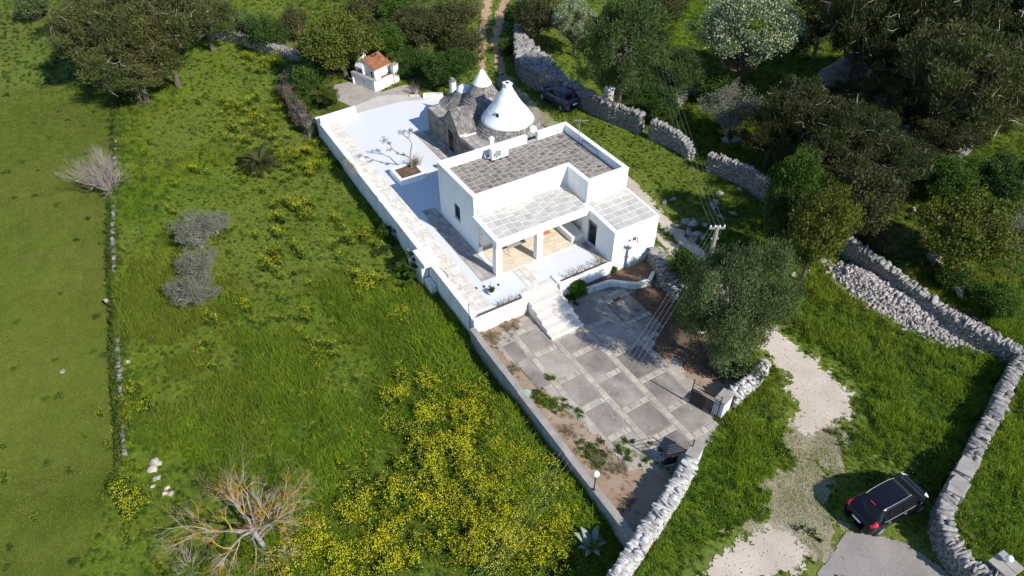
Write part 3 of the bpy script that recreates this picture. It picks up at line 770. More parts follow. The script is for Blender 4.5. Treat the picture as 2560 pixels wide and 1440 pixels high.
MB().box(6.685, 6.69, -3.4, -2.93, 0.12, 1.72).build("curtain", CURTAIN, dr)
for (a0, a1, z0, z1) in ((7.70, 7.89, 1.13, 1.36), (8.04, 8.33, 1.06, 1.39)):
    v_ = MB().box(a0, a1, -5.36, -5.34, z0, z1).build("window", PLASTIC_D, house)
    g = MB()
    for k in range(4): g.box(a0 + (k + .5) * (a1 - a0) / 4 - .008, a0 + (k + .5) * (a1 - a0) / 4 + .008, -5.40, -5.385, z0, z1)
    g.build("grille", GREY_MET, v_)
MB().box(8.42, 8.62, -5.53, -5.452, 0.86, 1.34).build("meter_box", WHITE_MET, house, bevel=0.01)
for q in ((3.8, -5.49, 0), ):
    pass
MB().tube([(0.22, -0.05, 2.72), (0.22, -0.05, 3.15)], 0.022, 6).build("vent_pipe", GREY_MET, house)
ch = MB().box(3.94, 4.20, 4.72, 4.96, 3.2, 4.42).build("chimney", WHITE, house, bevel=0.01)
MB().box(3.90, 4.24, 4.68, 5.0, 4.42, 4.47).box(3.99, 4.15, 4.77, 4.91, 4.47, 4.56).build("chimney_cap", COPING, ch)

# things on and around the house
ac = house_empty("air_conditioner", "white air conditioner unit with round fan on the grey slab roof", "air conditioner")
ac.location = tuple(hw(3.98, 3.75, RZ + 0.03))
MB().box(-0.62, 0.62, -0.19, 0.19, 0.10, 0.86).build("casing", WHITE_MET, ac, bevel=0.02)
MB().box(-0.55, -0.47, -0.25, 0.25, 0.0, 0.098).box(0.47, 0.55, -0.25, 0.25, 0.0, 0.098).box(0.0, 0.08, -0.25, 0.25, 0.0, 0.098).build("foot", PLASTIC_D, ac)
fan = MB()
ring = [(-0.22 + 0.30 * math.cos(t), -0.205, 0.48 + 0.30 * math.sin(t)) for t in np.linspace(0, 2 * math.pi, 25)]
fan.tube(ring, 0.016, 5, False)
for rr in (0.09, 0.15, 0.21, 0.26): fan.tube([(-0.22 + rr * math.cos(t), -0.205, 0.48 + rr * math.sin(t)) for t in np.linspace(0, 2 * math.pi, 19)], 0.006, 4, False)
fan.build("fan_grille", WHITE_MET, ac)
bl = MB()
bl.add([(-0.22 + 0.28 * math.cos(t), -0.192, 0.48 + 0.28 * math.sin(t)) for t in np.linspace(0, 2 * math.pi, 24, endpoint=False)], [tuple(range(24))])
bl.build("fan_recess", PLASTIC_D, ac)
bl = MB()
for k in range(5):
    t = k * 2 * math.pi / 5
    bl.add([(-0.22 + r_ * math.cos(t + d), -0.198 + z_, 0.48 + r_ * math.sin(t + d)) for r_, d, z_ in ((0.05, -0.3, 0), (0.27, -0.22, 0.003), (0.27, 0.22, -0.002), (0.05, 0.5, 0))], [(0, 1, 2, 3)])
bl.build("fan_blade", mat("fan_grey", (0.42, 0.43, 0.44), rough=0.5), ac)
pipe = MB(); pipe.tube([(-0.64, 0.0, 0.25), (-0.78, 0.05, 0.22), (-0.82, 0.3, 0.12), (-0.80, 0.55, 0.3)], 0.025, 6); pipe.build("pipe", WHITE_MET, ac)

ant = empty("television_antenna", hw(9.60, 2.68, RZ + 0.03), YAW, "thin television antenna mast beside the roof parapet", "antenna")
MB().tube([(0, 0, 0), (0, 0, 1.75)], 0.022, 6).build("mast", GREY_MET, ant)
aa = MB(); aa.tube([(-0.35, 0.25, 1.62), (0.4, -0.3, 1.66)], 0.012, 5)
for k in range(7):
    t = k / 6; px_, py_ = -0.35 + 0.75 * t, 0.25 - 0.55 * t; L_ = 0.22 - 0.08 * t
    aa.tube([(px_ - L_ * .6, py_ - L_ * .8, 1.62 + .04 * t), (px_ + L_ * .6, py_ + L_ * .8, 1.62 + .04 * t)], 0.008, 4)
aa.tube([(0, 0, 1.35), (-0.25, -0.05, 1.40)], 0.01, 4); aa.tube([(-0.25, -0.25, 1.3), (-0.25, 0.15, 1.5)], 0.01, 4)
aa.build("aerial", GREY_MET, ant)
rl = empty("roof_rail", hw(9.52, 1.35, RZ + 0.03), YAW, "dark blue bent tube handrail on the roof beside the right parapet", "handrail")
MB().tube([(0.0, -0.85, 0), (0, -0.85, 0.40), (0, -0.80, 0.45), (0, 0.80, 0.45), (0, 0.85, 0.40), (0, 0.85, 0)], 0.028, 8).build("tube", BLUE_RAIL, rl, smooth=True)
for yy in (-0.85, 0.85): MB().lathe([(0.07, 0), (0.07, 0.012)], 10, (0, yy)).build("base_plate", BLUE_RAIL, rl)

tb = empty("folding_table", hw(2.05, -1.35, 0.05), YAW, "grey topped table with thin crossed legs under the porch", "table")
MB().box(-0.65, 0.65, -0.35, 0.35, 0.70, 0.73).build("tabletop", TABLE, tb, bevel=0.006)
for sx in (-0.5, 0.5):
    for sy in (-1, 1):
        MB().tube([(sx, -0.32 * sy, 0.0), (sx, 0.30 * sy, 0.70)], 0.012, 6).build("leg", BLACK_MET, tb)
MB().box(-0.36, 0.36, -0.21, 0.21, 0.0, 0.018).build("door_mat", CLAY, bevel=0.004)
dm = bpy.data.objects["door_mat"]; dm.location = tuple(hw(4.75, -0.75, 0.049)); dm.rotation_euler = (0, 0, YAW)
tag(dm, "terracotta coloured door mat on the porch floor beside the masonry bench", "door mat")

# steps and terrace front walls
stp = house_empty("stone_steps", "broad cream stone steps from the courtyard up to the terrace", "steps")
edges = [-5.30, -5.95, -6.55, -7.15, -7.72, -8.25]; zs = [-0.17, -0.335, -0.50, -0.665, -0.83]
for k in range(5):
    s_ = MB().box(0.40 - 0.03 * k, 2.56 - 0.02 * k, edges[k + 1], edges[k] - 0.002, -1.4, zs[k]).build("step", STEP, stp, bevel=0.012)
    MB().box(0.385 - 0.03 * k, 2.575 - 0.02 * k, edges[k + 1] - 0.03, edges[k + 1] + 0.10, zs[k] + 0.001, zs[k] + 0.016).build("nosing", PAVER_B, s_)
fw = house_empty("terrace_front_wall", "low white wall left of the steps, its top edge dark with soil", "wall")
MB().box(-3.22, 0.36, -5.56, -5.32, -1.5, 0.06).box(0.14, 0.38, -5.318, -5.05, -0.3, 0.16).build("wall", WHITE, fw, bevel=0.03)
fr = house_empty("terrace_front_wall", "low white wall between the steps and the annex corner", "wall")
MB().box(2.66, 6.53, -5.56, -5.32, -1.5, 0.10).box(2.62, 2.86, -5.318, -4.62, -0.3, 0.13).build("wall", WHITE, fr, bevel=0.03)
MB().box(-3.0, 0.1, -5.30, -5.12, 0.0, 0.02).build("soil_strip", SOIL_D, fw)
MB().box(2.9, 6.4, -5.30, -5.12, 0.0, 0.02).build("soil_strip", SOIL_D, fr)

# white perimeter wall of the terrace with its pier
tw = empty("terrace_wall", (WALL_A[0], WALL_A[1], 0), WANG, "long white perimeter wall along the west edge of the gravel terrace", "wall")
MB().box(0.0, WL, -0.06, 0.26, -2.5, 0.10).build("wall", WHITE_W, tw, bevel=0.015)
MB().box(-0.03, WL + 0.03, -0.09, 0.29, 0.10, 0.15).build("coping", COPING, tw, bevel=0.01)
pl = float((at(1062, 655, 0.2)[:2] - WALL_A) @ WD)
MB().box(pl - 1.0, pl + 0.55, -0.55, 0.45, 0.152, 0.44).box(pl - 1.0, pl + 0.0, -0.55, -0.1, -2.4, 0.15).build("pier", WHITE_W, tw, bevel=0.02)
MB().box(pl - 1.06, pl + 0.61, -0.60, 0.50, 0.44, 0.50).build("pier_cap", WHITE, tw, bevel=0.02)
MB().box(pl + 0.2, pl + 1.1, -0.5, -0.1, -2.4, -0.9).box(pl - 2.6, pl - 1.6, -0.4, -0.08, -2.4, -0.5).build("buttress", WHITE_W, tw, bevel=0.04)
p2 = float((at(935, 500, 0.2)[:2] - WALL_A) @ WD)
MB().box(p2 - 0.35, p2 + 0.25, -0.16, 0.30, 0.152, 0.34).build("pier", WHITE_W, tw, bevel=0.02)
vh = MB()
for k in range(26):
    x = 6.0 + k * 0.42; vh.box(x, x + 0.10, 0.262, 0.268, 0.03, 0.08)
vh.build("vent_hole", PLASTIC_D, tw)
n1 = at(888, 268, 0.6)[:2]; n0 = at(798, 296, 0.6)[:2]
nl = float(np.linalg.norm(n1 - n0)); na = math.atan2(*(n1 - n0)[::-1])
nw = empty("terrace_north_wall", (n0[0], n0[1], 0), na, "short white wall with peeling base closing the north end of the terrace", "wall")
MB().box(0, nl, -0.14, 0.14, -1.6, 0.62).build("wall", WHITE_W, nw, bevel=0.02)
MB().box(-0.02, nl + 0.02, -0.17, 0.17, 0.62, 0.67).build("coping", COPING, nw, bevel=0.01)

# grey courtyard wall, stepping down
cw = empty("courtyard_wall", (WALL_B[0], WALL_B[1], 0), 0, "grey concrete block wall stepping down along the courtyard edge", "wall")
c0 = hw(-3.33, -5.55)[:2]; c1 = np.array(WALL_C)
cl = float(np.linalg.norm(c1 - c0)); cdir = (c1 - c0) / cl
cw.location = (c0[0], c0[1], 0); cw.rotation_euler = (0, 0, math.atan2(cdir[1], cdir[0]))
cuts = [0, 0.8, 5.3, 9.6, cl]; tops = [-0.38, -0.48, -0.54, -0.60]
for k in range(4):
    s_ = MB().box(cuts[k] + (0.002 if k else 0), cuts[k + 1], -0.15, 0.12, -2.6, tops[k] - 0.05).build("wall_segment", CONCRETE, cw, bevel=0.01)
    MB().box(cuts[k] + (0.002 if k else 0), cuts[k + 1], -0.19, 0.16, tops[k] - 0.05, tops[k]).build("coping", CONC_CAP, s_, bevel=0.01)
# ------------------------------------------------------------------ the trullo beside the house
def interp_prof(prof, z):
    zz = [p[1] for p in prof]; rr = [p[0] for p in prof]
    return float(np.interp(z, zz, rr))
def stone_cone(parent, c, prof, course=0.15, slen=0.27, material=STONE_G, seed=0, name="roof_stones"):
    rg = np.random.default_rng(seed)
    z0, z1 = prof[0][1], prof[-1][1]
    mb = MB(); k = 0; z = z0
    while z < z1 - 0.02:
        h = course * rg.uniform(0.85, 1.15); ze = min(z + h, z1)
        r0 = interp_prof(prof, z); r1 = interp_prof(prof, ze)
        n = max(6, int(2 * math.pi * r0 / slen)); ph = rg.uniform(0, 6.28)
        ed = np.sort(ph + (np.arange(n) + rg.uniform(-0.28, 0.28, n)) * 2 * math.pi / n)
        for i in range(n):
            a0 = ed[i] + 0.035 / r0 * .5; a1 = (ed[(i + 1) % n] + (2 * math.pi if i == n - 1 else 0)) - 0.035 / r0 * .5
            ro = r0 + rg.uniform(0.0, 0.026); rt = max(0.05, r1) + rg.uniform(-0.035, -0.015); ri = max(0.02, r1 - 0.16)
            dz = rg.uniform(-0.012, 0.012)
            v = []
            for rr, zz in ((ri, z), (ro, z + dz), (rt, ze - 0.012 + dz), (ri, ze)):
                v.append((c[0] + rr * math.cos(a0), c[1] + rr * math.sin(a0), zz)); v.append((c[0] + rr * math.cos(a1), c[1] + rr * math.sin(a1), zz))
            mb.add(v, [(2, 3, 5, 4), (4, 5, 7, 6), (0, 2, 4, 6), (1, 7, 5, 3), (0, 1, 3, 2)], rg.random())
        z = ze
    return mb.build(name, material, parent, kind="stuff")

tru = house_empty("trullo", "old stone trullo with grey stone cones and one whitewashed cone behind the house", "trullo")
TZ = 1.9
tb_ = MB()
wall_grid(tb_, (4.42, 15.35, -0.3), (0, -1, 0), (0, 0, 1), 10.6, TZ + 0.3, [(3.45, 4.35, 0.3, 2.15)], 0.35, (-1, 0, 0))
wall_grid(tb_, (4.42, 4.75, -0.3), (1, 0, 0), (0, 0, 1), 6.0, TZ + 0.3, [], 0.1, (0, -1, 0))
wall_grid(tb_, (10.42, 4.75, -0.3), (0, 1, 0), (0, 0, 1), 10.6, TZ + 0.3, [], 0.1, (1, 0, 0))
wall_grid(tb_, (10.42, 15.35, -0.3), (-1, 0, 0), (0, 0, 1), 6.0, TZ + 0.3, [], 0.1, (0, 1, 0))
tb_.build("wall", STONE_D, tru)
top = MB().box(4.44, 10.40, 4.77, 15.33, TZ - 0.2, TZ + 0.008).build("wall_top", CONC_CAP, tru)
paver_field(top, "top_slab", bond_rects(4.45, 5.5, 12.9, 15.3, 0.5, 0.55, 'y', 0.25, 30) + bond_rects(4.45, 5.3, 4.9, 9.6, 0.42, 0.6, 'y', 0.25, 31), PAVER_G, 0.03, TZ + 0.008, 0.04)
tm = slab_mesh(TRULLO_W)
z = -0.02; row = 0
while z < TZ - 0.05:
    h = float(rng.uniform(0.17, 0.26)); v = 4.78 + rng.uniform(0, .3)
    if z + h > TZ: h = TZ - z
    while v < 15.3:
        l = float(rng.uniform(0.28, 0.62)); e = min(v + l, 15.33)
        if not (e > 10.95 and v < 11.95) or z > 1.87:
            o = link("masonry_block", tm[rng.integers(4)], tru)
            o.location = (4.42, (v + e) / 2, z + h / 2); o.scale = (h - 0.02, e - v - 0.02, 0.025 + rng.uniform(0, .015)); o.rotation_euler = (0, -math.pi / 2, 0)
        v = e
    z += h
dj = MB().box(4.50, 4.57, 11.02, 11.88, 0.0, 1.84).build("door", RED_DOOR, tru, bevel=0.01)
MB().box(4.485, 4.498, 11.12, 11.42, 0.9, 1.7).box(4.485, 4.498, 11.50, 11.78, 0.9, 1.7).build("pane", GLASS_D, dj)
MB().box(4.36, 4.52, 10.82, 10.99, 0.0, 1.9).box(4.36, 4.52, 11.91, 12.08, 0.0, 1.9).box(4.36, 4.52, 10.82, 12.08, 1.902, 2.06).build("door_surround", TRULLO_W, tru, bevel=0.015)
# pointed hood over the door
ap_v, hw_v, ap_z = 11.43, 1.30, 3.42
def hood(t):                                         # t -1..1 across the arch
    return ap_v + t * hw_v, TZ + (ap_z - TZ) * (1 - abs(t) ** 1.15)
ts = np.linspace(-1, 1, 17)
hp_ = MB()
pf_ = [hood(t) for t in ts]
nn = len(pf_)
hp_.add([(4.40, a_, b_) for a_, b_ in pf_] + [(5.9, a_, b_) for a_, b_ in pf_], [tuple(range(nn))[::-1], tuple(range(nn, 2 * nn))] + [(i, i + 1, nn + i + 1, nn + i) for i in range(nn - 1)])
hp_.build("hood", STONE_D, tru)
hs_ = MB()
for i in range(nn - 1):
    (a0, b0), (a1, b1) = pf_[i], pf_[i + 1]
    nrm = np.array([0, -(b1 - b0), a1 - a0]); nrm /= np.linalg.norm(nrm)
    u = 4.34
    while u < 5.7:
        l = float(rng.uniform(0.2, 0.38)); tt = 0.05 + float(rng.uniform(0, .04))
        q0 = np.array([u, a0, b0]); q1 = np.array([u + l - .02, a0, b0]); q2 = np.array([u + l - .02, a1, b1]); q3 = np.array([u, a1, b1])
        hs_.add([*(p - nrm * 0.02 for p in (q0, q1, q2, q3)), *(p + nrm * tt for p in (q0, q1, q2, q3))], BOXF, float(rng.random())); u += l
hs_.build("hood_stones", STONE_G, tru, kind="stuff")
gf = MB(); zz = TZ + 0.17
while zz < ap_z - 0.15:
    wv = hw_v * (1 - (zz + .1 - TZ) / (ap_z - TZ)) ** (1 / 1.15) - 0.05
    v = ap_v - wv
    while v < ap_v + wv - 0.05:
        l = min(float(rng.uniform(0.2, 0.4)), ap_v + wv - v); gf.box(4.36, 4.40, v, v + l - .02, zz, zz + 0.15, float(rng.random())); v += l
    zz += 0.17
gf.build("gable_stones", TRULLO_W, tru, kind="stuff")
eh = MB().lathe([(0.09, 0), (0.09, 0.012)], 10).build("eye_hole", PLASTIC_D, tru)
eh.location = (4.352, 11.43, 2.62); eh.rotation_euler = (0, -math.pi / 2, 0)
MB().box(4.40, 5.0, 10.0, 10.16, TZ - 0.02, TZ + 0.10).box(4.6, 5.7, 9.86, 9.99, TZ - 0.02, TZ + 0.08).build("gutter_edge", WHITE_W, tru, bevel=0.02)

WCAP = mat("whitewashed_cone", (0.76, 0.76, 0.75), (0.62, 0.61, 0.59), 1.4, 6, 0.46, 0.8, 0.85, bump=(5, 0.5, 0.04), streak=((0.55, 0.53, 0.50), 0.56, 0.80))
def cone(cx, cy, prof_s, prof_w, seed):
    inner = [(max(0.02, r_ - 0.10), z_) for r_, z_ in prof_s]
    MB().lathe(inner, 28, (cx, cy)).build("cone_core", STONE_D, tru)
    stone_cone(tru, (cx, cy), prof_s, seed=seed)
    pz = np.array(prof_w); dd = np.r_[0, np.cumsum(np.hypot(*np.diff(pz, axis=0).T))]; tt = np.unique(np.r_[dd, np.arange(0, dd[-1], 0.16)])
    me = MB().lathe(list(zip(np.interp(tt, dd, pz[:, 0]), np.interp(tt, dd, pz[:, 1]))), 48, (cx, cy))
    V = np.array(me.v); a_ = np.arctan2(V[:, 1] - cy, V[:, 0] - cx); rr_ = np.hypot(V[:, 0] - cx, V[:, 1] - cy)
    k_ = 1 + (0.035 * (fnoise(a_ * 2.2 + 40, V[:, 2] * 2.5, 1.3, seed, 3) - .5) + 0.02 * (vnoise(a_ * 0.3 + 9, V[:, 2] * 7, 1.0, seed) - .5)) * np.minimum(1, rr_ * 2)
    V[:, 0] = cx + (V[:, 0] - cx) * k_; V[:, 1] = cy + (V[:, 1] - cy) * k_; me.v = [tuple(p) for p in V]
    return me.build("white_cap", WCAP, tru, smooth=True)
cone(7.98, 12.95, [(2.2, 1.9), (1.88, 2.25), (1.52, 2.75), (1.10, 3.35), (0.70, 4.0)], [(0.70, 3.96), (0.735, 4.0), (0.72, 4.06), (0.42, 4.55), (0.13, 5.05), (0.06, 5.12)], 41)
MB().lathe([(0.055, 5.10), (0.10, 5.16), (0.10, 5.22), (0.04, 5.26), (0.03, 5.31), (0.06, 5.35), (0.05, 5.41), (0.01, 5.43)], 12, (7.98, 12.95)).build("pinnacle", LIME, tru, smooth=True)
wc = cone(8.12, 9.50, [(2.55, 1.9), (2.32, 2.15), (2.08, 2.45), (1.92, 2.7)], [(1.80, 2.56), (1.93, 2.58), (1.96, 2.64), (1.88, 2.78), (1.45, 3.35), (1.00, 3.95), (0.63, 4.55), (0.38, 5.0), (0.32, 5.1)], 42)
chm = MB().box(8.12 - 0.25, 8.12 + 0.25, 9.5 - 0.25, 9.5 + 0.25, 4.65, 5.35).build("chimney", WHITE, tru, bevel=0.02)
MB().box(8.12 - 0.29, 8.12 + 0.29, 9.21, 9.79, 5.35, 5.41).build("chimney_cap", COPING, chm, bevel=0.01)
MB().lathe([(0.15, 5.41), (0.15, 5.418)], 12, (8.12, 9.5)).build("flue", PLASTIC_D, chm)
# little framed skylight on the white cone
sk = MB().box(-0.16, 0.16, -0.10, 0.14, -0.30, 0.30).build("skylight_frame", WHITE, tru, bevel=0.015)
_a = math.atan2(-0.55, -1.0)
sk.location = (8.12 + 1.34 * math.cos(_a), 9.5 + 1.34 * math.sin(_a), 3.42); sk.rotation_euler = (0, R(30), _a)
sk.rotation_euler = Matrix.Rotation(_a + math.pi / 2, 3, 'Z').to_euler()
MB().box(-0.10, 0.10, -0.112, -0.104, -0.23, 0.23).build("pane", GLASS_D, sk)
cone(7.25, 14.55, [(2.0, 1.9), (1.5, 2.15), (1.0, 2.55), (0.60, 3.0)], [(0.56, 2.93), (0.60, 2.96), (0.58, 3.04), (0.44, 3.28), (0.2, 3.42), (0.02, 3.46)], 43)
cone(9.0, 7.95, [(1.0, 1.9), (0.8, 2.05), (0.60, 2.22)], [(0.58, 2.18), (0.62, 2.2), (0.58, 2.28), (0.38, 2.46), (0.12, 2.58), (0.02, 2.6)], 44)
MB().lathe([(0.06, 2.58), (0.1, 2.64), (0.09, 2.72), (0.02, 2.76)], 10, (9.0, 7.95)).build("pinnacle", LIME, tru, smooth=True)

# gate post and slab near the trullo
gp = at(1134, 246, 0.0)
gpo = empty("gate_post", gp, YAW, "white stone gate post with iron bars behind the trullo", "gate post")
MB().box(-0.22, 0.22, -0.22, 0.22, -0.3, 1.55).build("post", WHITE_W, gpo, bevel=0.02)
MB().box(-0.27, 0.27, -0.27, 0.27, 1.55, 1.66).box(-0.18, 0.1, -0.18, 0.18, 1.66, 1.85).build("cap", LIME, gpo, bevel=0.03)
gg = MB()
for k in range(4): gg.tube([(0.26, -0.24, 0.3 + 0.3 * k), (0.9, -0.34, 0.3 + 0.3 * k)], 0.014, 4)
gg.tube([(0.9, -0.34, -0.1), (0.9, -0.34, 1.3)], 0.02, 5); gg.build("iron_bars", BLACK_MET, gpo)
st = at(1083, 242, 0.0)
so = MB().box(-0.85, 0.85, -0.25, 0.25, -0.3, 0.28).build("stone_bench", WHITE_W, bevel=0.04)
so.location = (st[0], st[1], 0.02); so.rotation_euler = (0, 0, R(4)); tag(so, "low white stone block lying at the back edge of the gravel terrace", "stone block")
s2 = MB().box(-0.4, 0.4, -0.12, 0.12, -0.3, 0.1).build("stone_slab", LIME_W, bevel=0.03)
st = at(1035, 240, 0.0); s2.location = (st[0], st[1], 0.02); s2.rotation_euler = (0, 0, R(8)); tag(s2, "small flat white slab lying between thorny stems and the gravel", "stone slab")
tg = MB()
for k in range(12): tg.tube([(-0.5 + k * .1, 0, 0), (-0.5 + k * .1, 0.02, 0.55)], 0.01, 4)
tg.tube([(-0.52, 0, 0.5), (0.62, 0.0, 0.5)], 0.014, 4)
tg = tg.build("iron_railing", BLACK_MET); gp = at(1108, 243, 0.0); tg.location = (gp[0], gp[1], 0.01); tag(tg, "low black iron railing at the corner of the gravel by the trullo", "railing")

# ------------------------------------------------------------------ barbecue house
bF = np.array([-11.78, 57.07]); bdir = np.array([-2.31, 1.85]); bdir /= np.linalg.norm(bdir)
bq = empty("barbecue_house", (bF[0], bF[1], 0.0), math.atan2(bdir[1], bdir[0]), "small white outdoor oven with tapering chimney and red tiled hut", "outdoor oven")
# local x runs left along the counter; the building lies on the -y side
MB().box(0.0, 2.9, -0.30, 0.0, -0.6, 0.90).box(-0.02, 0.28, -2.25, -0.302, -0.6, 0.72).build("counter_wall", WHITE_W, bq, bevel=0.02)
MB().box(-0.04, 2.96, -0.36, 0.04, 0.90, 0.96).build("counter_top", CONC_CAP, bq, bevel=0.015)
MB().box(0.25, 2.9, -2.7, -0.31, -0.6, 0.30).build("floor_slab", CONC_P, bq)
MB().box(2.62, 2.72, 0.002, 0.10, -0.5, 0.55).build("wall_rib", WHITE, bq)
MB().box(-0.05, 0.35, -2.9, -2.3, -0.6, 1.5).build("end_pillar", WHITE_W, bq, bevel=0.03)
MB().box(-0.08, 0.38, -2.94, -2.26, 1.5, 1.56).build("pillar_cap", CONC_CAP, bq)
MB().box(0.36, 1.6, -2.9, -2.7, -0.6, 1.3).build("back_wall", WHITE_W, bq)
ov = MB()
ov.box(1.95, 2.10, -1.5, -0.55, 0.3, 1.25).box(2.75, 2.90, -1.5, -0.55, 0.3, 1.25).box(1.95, 2.9, -1.62, -1.502, 0.3, 1.25).box(1.95, 2.9, -1.5, -0.55, 0.3, 0.75)
ov.build("oven", WHITE_W, bq)
MB().box(2.11, 2.74, -1.49, -1.35, 0.752, 1.24).build("fire_mouth", PLASTIC_D, bq)
hd = MB()
lv = [(1.25, 0.50, 0.52, 2.425, -1.03), (1.34, 0.50, 0.52, 2.425, -1.03), (1.7, 0.36, 0.36, 2.425, -1.05), (2.2, 0.235, 0.235, 2.425, -1.08), (2.9, 0.20, 0.20, 2.425, -1.08)]
v = []
for z_, a_, b_, cx, cy in lv: v += [(cx - a_, cy - b_, z_), (cx + a_, cy - b_, z_), (cx + a_, cy + b_, z_), (cx - a_, cy + b_, z_)]
f = [(0, 3, 2, 1), (16, 17, 18, 19)] + [(4 * i + k, 4 * i + (k + 1) % 4, 4 * i + 4 + (k + 1) % 4, 4 * i + 4 + k) for i in range(4) for k in range(4)]
hd.add(v, f); chb = hd.build("chimney_hood", WHITE, bq)
MB().box(2.15, 2.70, -1.355, -0.805, 2.96, 3.04).box(2.24, 2.28, -1.26, -0.90, 2.9, 2.96).box(2.57, 2.61, -1.26, -0.90, 2.9, 2.96).build("chimney_cap", COPING, chb)
hut = MB()
wall_grid(hut, (2.0, -0.75, 0.3), (-1, 0, 0), (0, 0, 1), 1.3, 1.15, [(0.75, 1.05, 0.02, 0.95)], 0.12, (0, 1, 0))
wall_grid(hut, (0.7, -0.75, 0.3), (0, -1, 0), (0, 0, 1), 1.85, 1.15, [], 0.1, (-1, 0, 0))
hut.box(0.72, 2.0, -2.6, -2.45, 0.3, 1.45).box(1.86, 2.0, -2.44, -0.76, 0.3, 2.0)
hut.add([(2.0, -0.75, 1.45), (0.7, -0.75, 1.45), (2.0, -0.75, 2.05)], [(0, 1, 2)]); hut.add([(2.0, -2.6, 1.45), (2.0, -2.6, 2.05), (0.7, -2.6, 1.45)], [(0, 1, 2)])
hut.build("hut_wall", WHITE_W, bq)
MB().box(0.98, 1.22, -0.90, -0.88, 0.32, 1.24).build("dark_opening", PLASTIC_D, bq)
rf = MB().prism([(0.62, -2.68), (2.08, -2.68), (2.08, -0.68), (0.62, -0.68)], [1.43, 2.07, 2.07, 1.43], [1.49, 2.13, 2.13, 1.49]).build("roof", CLAY, bq)
tmsh = MB()
for sg in range(6): pass
arc = [(-0.085 * math.cos(t), 0.055 * math.sin(t)) for t in np.linspace(0, math.pi, 7)]
v = [(0, a_, b_) for a_, b_ in arc] + [(0.40, a_ * .85, b_ * .85 + 0.012) for a_, b_ in arc]
tmesh = make_mesh("roof_tile", np.array(v), [(i, i + 1, 8 + i, 7 + i) for i in range(6)], None, [TERRA], True)
sl_ = math.atan2(0.64, 1.46)
for i in range(11):
    for j in range(4):
        o = link("roof_tile", tmesh, rf); x = 0.60 + j * 0.37
        o.location = (x, -2.6 + i * 0.183 + rng.normal(0, .006), 1.49 + (x - 0.62) * 0.64 / 1.46 + 0.006 + rng.normal(0, .004)); o.rotation_euler = (0, -sl_, rng.normal(0, .02))
tsx = empty("tile_stack", (0, 0, 0), 0, "reddish clay tiles piled on the floor inside the white oven enclosure", "tile pile")
tsx.location = tuple(Matrix.Translation(bq.location) @ Matrix.Rotation(bq.rotation_euler.z, 4, 'Z') @ Vector((0.5, -1.9, 0.30))); tsx.rotation_euler = bq.rotation_euler
tl = make_mesh("clay_slab", np.array(MB().box(-0.16, 0.16, -0.24, 0.24, 0, 0.05).v), BOXF, None, [TERRA])
for k in range(14):
    o = link("clay_tile", tl, tsx); o.location = (0.0 + 0.0 * k + rng.normal(0, .02), -0.3 + 0.5 * (k % 2) + rng.normal(0, .03), 0.055 * (k // 2)); o.rotation_euler = (0, 0, rng.normal(0, .1))

# ruined trullo among the pines
ft = on_ground(2108, 226)
frt = empty("forest_trullo", (ft[0], ft[1], ft[2]), 0.3, "weathered grey stone cone with a pale tip half hidden under the pines", "trullo")
frt.scale = (.8, .8, .74)
MB().lathe([(3.0, -0.3), (2.9, 1.6), (2.75, 1.7)], 24).build("wall", STONE_D, frt)
fp = [(2.8, 1.6), (2.3, 2.2), (1.6, 3.0), (0.9, 3.9), (0.45, 4.5)]
MB().lathe([(r_ - 0.1, z_) for r_, z_ in fp], 24).build("cone_core", STONE_D, frt)
stone_cone(frt, (0, 0), fp, 0.16, 0.34, STONE_G, 51); stone_cone(frt, (0, 0), [(3.05, -0.2), (2.95, 1.6)], 0.22, 0.42, STONE_G, 52, "wall_stones")
MB().lathe([(0.45, 4.45), (0.42, 4.55), (0.14, 5.2), (0.12, 5.3), (0.2, 5.36), (0.18, 5.44), (0.02, 5.48)], 16).build("white_cap", WHITE_W, frt, smooth=True)

# planter with its low white rim
pt_ = house_empty("square_planter", "square white masonry planter filled with brown soil on the gravel", "planter")
m_ = MB(); a0, a1, b0, b1, t_ = -0.92, 1.10, 9.08, 11.05, 0.24
m_.box(a0, a1, b0, b0 + t_, 0, 0.48).box(a0, a1, b1 - t_, b1, 0, 0.48).box(a0, a0 + t_, b0 + t_ + .001, b1 - t_ - .001, 0, 0.48).box(a1 - t_, a1, b0 + t_ + .001, b1 - t_ - .001, 0, 0.48)
m_.build("rim", WHITE, pt_, bevel=0.02)
sg_ = np.linspace(0, 1, 9); v = []; 
for i in sg_:
    for j in sg_: v.append((a0 + t_ + i * (a1 - a0 - 2 * t_), b0 + t_ + j * (b1 - b0 - 2 * t_), 0.36 + 0.05 * float(vnoise(i * 4, j * 4, 1, 4))))
make_f = [(i * 9 + j, (i + 1) * 9 + j, (i + 1) * 9 + j + 1, i * 9 + j + 1) for i in range(8) for j in range(8)]
link("soil", make_mesh("soil", np.array(v), make_f, None, [SOIL_D], True), pt_)
